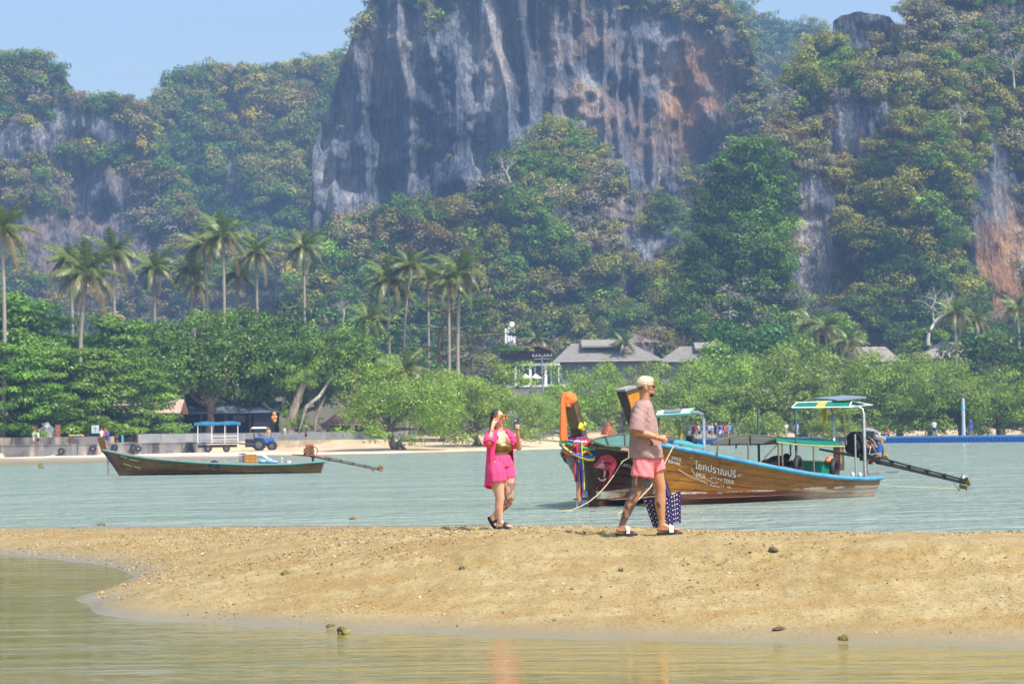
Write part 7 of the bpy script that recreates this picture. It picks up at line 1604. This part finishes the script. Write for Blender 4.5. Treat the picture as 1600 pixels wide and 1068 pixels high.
link('hair', remesh(m, 'hair', .008, 2, lambda c: .004 * fbm(c * [60, 60, 14], 3, 2), None, pm('dark_hair', (.022, .012, .010), .35, .4, 40, .5, stretch=(1, 1, .15), spec=.6)), wm)
M_pinkcloth = pm('hot_pink_cloth', (.84, .050, .20), .8, .08, 18, .25)
m = MB(); rows = []
for z, rl, rf, inn in ((1.375, .135, .060, 28), (1.335, .180, .085, 34), (1.27, .198, .125, 42), (1.18, .200, .150, 50), (1.05, .203, .158, 56), (.92, .208, .166, 58), (.80, .212, .172, 60), (.70, .216, .178, 62), (.625, .218, .182, 64), (.585, .220, .185, 65)):
    r_ = []
    for k in range(49):
        ph = R(inn + (360 - 2 * inn) * k / 48); hem = -.03 * math.cos(ph * 2) if z < .65 else 0
        wv = 1 + (.035 * math.sin(ph * 11 + z * 3) + .025 * math.sin(ph * 23 + z * 7)) * min(1, max(0, (1.32 - z) * 2.5)); q = fl(math.cos(ph) * rf * wv, math.sin(ph) * rl * wv, z + hem); q.x += .02 * max(0, 1.0 - z) * (1 if math.sin(ph) > 0 else -1); r_.append(q)
    rows.append(r_)
m.grid(rows); inn_ = [[fl(0, 0, p.z) + (p - fl(0, 0, p.z)) * .965 for p in r_] for r_ in rows]; m.grid(inn_)
m.grid([[a, b] for a, b in zip([r_[0] for r_ in rows], [r_[0] for r_ in inn_])]); m.grid([[a, b] for a, b in zip([r_[-1] for r_ in rows], [r_[-1] for r_ in inn_])]); m.grid([rows[-1], inn_[-1]])
shp = m.build('open_shirt', M_pinkcloth, wm)
m = MB(); q_ = [fl(-.01, -.150, 1.325), Vector((-.176, -.225, 1.245)), Vector((-.176, -.285, 1.19))]; m.ball(q_[0], .066); m.tube(q_, [.066, .078, .084], 16)
def sl_fold(c): return .008 * fbm(c * 16, 3, 7) + .004 * np.sin(c[:, 2] * 110 + 5 * fbm(c * 9, 2, 1))
link('sleeve', remesh(m, 'sleeve', .010, 2, sl_fold, None, M_pinkcloth), shp)
m = MB(); q_ = [fl(-.01, .150, 1.325), Vector((.165, .075, 1.22)), Vector((.212, .045, 1.15))]; m.ball(q_[0], .064); m.tube(q_, [.064, .074, .080], 16); link('sleeve', remesh(m, 'sleeve', .010, 2, sl_fold, None, M_pinkcloth), shp)
m = MB(); m.tube([fl(-.05, -.09, 1.40), fl(-.09, 0, 1.415), fl(-.05, .09, 1.40), fl(.03, .11, 1.36), fl(.10, .10, 1.27)], [.016, .02, .02, .02, .012], 8, True, True, .6); m.tube([fl(-.05, -.09, 1.40), fl(.03, -.11, 1.36), fl(.10, -.105, 1.27)], [.016, .02, .012], 8, True, True, .6); m.build('collar', M_pinkcloth, shp)
m = MB(); loft_solid(m, [(fl(.028, 0, 1.068), .142, .118, yw), (fl(.040, 0, 1.10), .152, .134, yw), (fl(.046, 0, 1.15), .158, .142, yw), (fl(.036, 0, 1.195), .154, .128, yw)]); link('bandeau_top', remesh(m, 'bandeau_top', .010, 2, lambda c: .004 * fbm(c * [10, 10, 40], 3, 7), None, pm('bronze_fabric', (.20, .12, .04), .32, .3, 14, .2, .55)), wm)
m = MB(); loft_solid(m, [(fl(-.005, 0, 1.03), .160, .132, yw), (fl(-.008, 0, .99), .176, .145, yw), (fl(-.008, 0, .95), .186, .150, yw), (fl(-.008, 0, .87), .190, .152, yw)]); m.tube([fl(0, -.085, .90), Vector((-.088, -.085, .78)), Vector((-.080, -.085, .665))], [.130, .136, .140], 18); m.tube([fl(0, .085, .90), Vector((.058, .045, .80)), Vector((.066, .035, .70))], [.126, .124, .124], 18)
link('shorts', remesh(m, 'shorts', .010, 2, lambda c: .007 * fbm(c * [16, 16, 7], 3, 6) + .0035 * np.sin((c[:, 0] + c[:, 1]) * 70 + 4 * fbm(c * 7, 2, 5)), None, pm('pink_shorts', (.74, .060, .20), .8, .08, 18, .25)), wm)
slide(wm, (-.095, -.048, .036), (.130, -.140, .030), pm('black_sole', (.02, .02, .024), .6), M_black); slide(wm, (-.180, .145, .180), (-.090, .103, .028), pm('black_sole', (.02, .02, .024), .6), M_black)
m = MB()
for s in (-.036, .036): m.box(hd(.096, s, .022), (.012, .056, .034), (0, 0, gy))
gl = m.build('sunglasses', pm('brown_lens', (.025, .012, .006), .15, .1, 4, 0), wm); m = MB(); M_gl = pm('orange_frame', (.75, .25, .015), .35, .1)
m.box(hd(.101, 0, .042), (.014, .150, .010), (0, 0, gy)); m.box(hd(.101, 0, .003), (.012, .12, .006), (0, 0, gy))
for s in (-.070, -.006, .006, .070): m.box(hd(.100, s, .022), (.013, .010, .040), (0, 0, gy))
for s in (-.074, .074): m.tube([hd(.098, s, .036), hd(.03, s * 1.04, .034), hd(-.02, s * 1.04, .022)], .006, 5)
m.build('frame', M_gl, gl)
m = MB(); m.torus((0, 0, 0), .031, .006, 'z', 14, 6); o = m.build('wristband', RC['orange'], wm, (-.137, -.243, 1.37)); o.rotation_euler = (R(-15), R(12), 0); m = MB(); m.torus((0, 0, 0), .030, .004, 'z', 14, 6); o = m.build('bracelet', RC['red'], wm, (.224, -.098, 1.283)); o.rotation_euler = (R(35), 0, 0)
ph = thing('phone', 'dark phone held up in the raised hand of the woman', 'phone', WP + Vector((.200, -.176, 1.455))); ph.rotation_euler = (R(-8), R(8), R(8))
m = MB(); m.box((0, 0, 0), (.074, .010, .152)); m.build('body', pm('phone_dark', (.035, .045, .075), .25), ph); m = MB(); m.box((-.014, -.007, .048), (.034, .006, .036)); m.build('camera_plate', pm('phone_plate', (.10, .12, .17), .3), ph); m = MB()
for x, z in ((-.022, .056), (-.022, .040), (-.006, .048)): m.cyl((x, -.009, z), (x, -.013, z), .0065, 10)
m.build('lens', pm('lens_ring', (.45, .47, .50), .3), ph)

# ---------------- people along the far shore
def fig(pose, seed):
    r = random.Random(seed); b, s, p, h = MB(), MB(), MB(), MB(); st_ = .16 if pose == 'walk' else .04
    chain(b, [(-.05, -st_ * .2, .9), (-.06, -st_ * .7, .48), (-.06, -st_ * 1.3, .08)], [.09, .06, .04]); chain(b, [(.05, st_ * .2, .9), (.06, st_ * .9, .5), (.06, st_ * 1.2, .08)], [.09, .06, .04])
    capsule(b, (-.06, -st_ * 1.3, .05), (-.06, -st_ * 1.3 - .14, .04), .04); capsule(b, (.06, st_ * 1.2, .05), (.06, st_ * 1.2 - .14, .04), .04)
    capsule(b, (0, 0, .9), (0, 0, 1.3), .12); chain(b, [(0, 0, 1.38), (0, 0, 1.52)], [.06, .055]); b.ball((0, -.01, 1.60), (.078, .095, .115), 12, 9); b.ball((0, -.105, 1.59), (.015, .02, .02), 6, 5)
    for k in (-1, 1):
        e = (k * .25, .02 * k, 1.10) if pose != 'hold' else (k * .23, -.05, 1.10); w_ = (k * .25, -.10 - .06 * k, .88) if pose != 'hold' else (k * .10, -.26, 1.12); chain(b, [(k * .17, 0, 1.36), e, w_, (w_[0], w_[1] - .01, w_[2] - .09 if pose != 'hold' else w_[2] + .03)], [.05, .042, .03, .034])
    loft_solid(s, [((0, 0, .86), .18, .13, 0), ((0, 0, 1.1), .18, .13, 0), ((0, 0, 1.32), .20, .12, 0), ((0, 0, 1.42), .12, .09, 0)], 16)
    for k in (-1, 1): chain(s, [(k * .17, 0, 1.36), (k * .235, .01, 1.17)], [.065, .07])
    loft_solid(p, [((0, 0, .98), .16, .12, 0), ((0, 0, .82), .17, .13, 0)], 16); chain(p, [(-.06, 0, .82), (-.065, -st_ * .5, .56)], [.11, .10]); chain(p, [(.06, 0, .82), (.065, st_ * .6, .56)], [.11, .10])
    h.ball((0, .015, 1.64), (.088, .10, .095), 12, 9)
    sc_ = lambda co: np.tile(np.array([.42, .22, .13]), (len(co), 1))
    return [('body', remesh(b, 'body', .026, 1, None, sc_, M_skin)), ('shirt', remesh(s, 'shirt', .032, 1, None, None, M_white)), ('shorts', remesh(p, 'shorts', .032, 1, None, None, M_black)), ('hair', remesh(h, 'hair', .03, 1, None, None, M_black))]
FIG = {k: fig(k, 3) for k in ('walk', 'stand', 'hold')}
CC = {k: cloth('cloth_' + k, v) for k, v in dict(white=(.66, .67, .68), grey=(.30, .33, .36), black=(.018, .018, .02), blue=(.03, .13, .50), navy=(.02, .035, .10), lilac=(.32, .20, .52), red=(.50, .05, .05), pink=(.60, .22, .28), teal=(.05, .28, .30), tan=(.42, .32, .22), straw=(.60, .42, .18), skyblue=(.25, .45, .70), brown=(.05, .03, .02), khaki=(.36, .30, .20), mint=(.45, .62, .62), orange=(.60, .22, .05)).items()}
def person(loc, top_py, pose, shirt, shorts, hair, label, rz=0.0, group=None, extra=None):
    px = PX(loc)[0]; h = P(px, top_py, loc.y).z - loc.z; s = min(1.12, max(.80, h / 1.72)); t = thing('person', label, 'person', loc, rz, group); t.scale = (s, s, s)
    for (nm, me), mt in zip(FIG[pose], (None, shirt, shorts, hair)):
        o = link(nm, me, t)
        if mt: o.material_slots[0].link = 'OBJECT'; o.material_slots[0].material = CC[mt]
    if extra == 'backpack': m = MB(); m.ball((0, .19, 1.2), (.15, .10, .22), 10, 7); m.build('backpack', CC['navy'], t)
    if extra == 'hat': m = MB(); m.tube([(0, 0, 1.66), (0, 0, 1.68), (0, 0, 1.76)], [.20, .12, .10], 12); m.build('hat', CC['straw'], t)
    if extra == 'cap': m = MB(); m.ball((0, 0, 1.68), (.095, .11, .07), 10, 6); m.box((0, -.12, 1.67), (.14, .12, .02)); m.build('cap', CC['blue'], t)
    if extra == 'bag': m = MB(); m.ball((.24, -.06, .95), (.10, .10, .15), 8, 6); m.build('bag', CC['tan'], t)
    return t
def prom(px, d, z=1.25): return Vector((P(px, 600, d).x, d, z))
GP = 'people on the left promenade'
person(prom(52, 252.5), 672, 'walk', 'grey', 'white', 'brown', 'person in grey top and pale skirt, leftmost on the promenade before the resort sign', 1.2, GP)
person(prom(59, 252), 672, 'walk', 'white', 'black', 'brown', 'person in white shirt and black shorts before the resort sign', 1.5, GP)
person(prom(158, 253.5), 668, 'stand', 'white', 'tan', 'brown', 'person in a white shirt under the picture board by the boat prow', 1.0, GP)
person(prom(163.5, 258), 667, 'stand', 'red', 'navy', 'brown', 'dark haired person in red standing behind the white shirt by the picture board', .5, GP)
person(prom(167.5, 254), 671, 'hold', 'blue', 'blue', 'brown', 'person in bright blue beside the white shirt by the picture board', -.6, GP)
person(prom(181, 256), 670, 'walk', 'black', 'black', 'brown', 'person in black with bare legs walking at the right end of the parapet', 1.4, GP)
m = MB(); m.cyl((0, 0, 0), (0, 0, .95), .12, 10); tag(m.build('marker_post', pm('cyan_paint', (.05, .38, .55), .5), None, prom(190.5, 256.5, 1.24)), 'short bright cyan post at the right end of the parapet', 'post')
person(Vector((P(419, 600, 284.5).x, 284.5, 1.28)), 667, 'stand', 'tan', 'khaki', 'orange', 'person in khaki skirt standing right behind the tractor bonnet', .3, 'people by the garden wall')
person(Vector((P(444, 600, 285).x, 285, 1.28)), 665, 'hold', 'mint', 'khaki', 'brown', 'person in pale shirt and blue cap pointing by the garden steps', 1.3, 'people by the garden wall', 'cap')
person(Vector((P(477.5, 600, 285).x, 285, 1.28)), 665, 'walk', 'black', 'black', 'brown', 'person in black with a straw hat walking below the hedge', 1.5, 'people by the garden wall', 'hat')
GQ = 'people on the pontoon'
person(on_pontoon(1457.5), 651, 'stand', 'white', 'navy', 'brown', 'person in white shirt and dark shorts standing on the pontoon left of the lamp post', 2.8, GQ)
person(on_pontoon(1513.5), 652, 'stand', 'blue', 'blue', 'brown', 'person in blue with a backpack on the pontoon right of the lamp post', -1.2, GQ, 'backpack')
person(on_pontoon(1228.5), 656, 'hold', 'white', 'khaki', 'brown', 'person in white shirt on the pontoon left of the green shade post', .4, GQ)
person(on_pontoon(1243), 652, 'stand', 'skyblue', 'white', 'brown', 'person in light blue right behind the green shade post', .2, GQ)
t = thing('person', 'person in red and dark blue crouching on the pontoon by bags', 'person', on_pontoon(1386, 2.2)); b, s, p, h = MB(), MB(), MB(), MB()
chain(b, [(.0, .0, .2), (-.35, -.1, .45), (-.30, -.15, .05), (-.42, -.15, .04)], [.1, .07, .05, .04]); chain(b, [(.0, .2, .2), (-.35, .25, .42), (-.30, .2, .05)], [.1, .07, .05]); capsule(b, (.05, .05, .25), (.0, .05, .6), .12); b.ball((-.08, .05, .92), (.09, .09, .11), 10, 8); capsule(b, (-.03, .05, .65), (-.06, .05, .84), .06); chain(b, [(.0, -.12, .65), (-.15, -.2, .42), (-.38, -.15, .42)], [.05, .04, .035])
link('body', remesh(b, 'body', .026, 1, None, lambda co: np.tile(np.array([.40, .20, .12]), (len(co), 1)), M_skin), t); capsule(s, (.07, .05, .28), (.0, .05, .66), .16, .15); link('shirt', remesh(s, 'shirt', .03, 1, None, None, CC['red']), t); chain(p, [(.03, .05, .18), (-.25, .05, .38)], [.17, .13]); link('trousers', remesh(p, 'trousers', .03, 1, None, None, CC['navy']), t); h.ball((-.07, .05, .96), (.10, .10, .09), 10, 7); link('hair', remesh(h, 'hair', .03, 1, None, None, CC['brown']), t)
for k in range(2): tag(MB().ball((0, 0, .16), (.22, .16, .2), 9, 6).build('bag', CC['black' if k else 'navy'], None, on_pontoon(1376 + 5 * k, 1.9)), ('black' if k else 'dark blue') + ' bag on the pontoon beside the crouching person', 'bag')
# the crowd at the foot of the stair
cr = random.Random(17); cols_ = ['navy', 'white', 'blue', 'grey', 'lilac', 'black', 'red', 'white', 'teal', 'pink', 'navy', 'skyblue', 'white', 'black', 'blue', 'lilac', 'navy', 'red', 'skyblue', 'black', 'teal', 'navy', 'blue', 'grey']
nm_ = dict(navy='dark blue', skyblue='light blue', teal='teal', lilac='lilac', mint='pale')
cn = ['navy', 'khaki', 'black', 'tan', 'white', 'grey']
for k, cl_ in enumerate(cols_):
    px = 1062 + 95 * k / (len(cols_) - 1) + cr.uniform(-1.5, 1.5); off = 1.0 + (k * 7 % 5) * .62; sh_ = cn[(k * 5 + 1) % 6]
    where = ('at the left end of', 'in the left half of', 'in the middle of', 'in the right half of', 'at the right end of')[min(4, k * 5 // len(cols_))]
    person(on_pontoon(px, off), 654 + cr.uniform(-2, 3), cr.choice(('stand', 'walk', 'hold')), cl_, sh_, cr.choice(('brown', 'black', 'straw')), f"{nm_.get(cl_, cl_)} topped person in {nm_.get(sh_, sh_)} bottoms {where} the waiting crowd" , cr.uniform(0, 6.28), 'crowd waiting on the pontoon', 'bag' if k % 4 == 1 else 'backpack' if k % 4 == 3 else None)
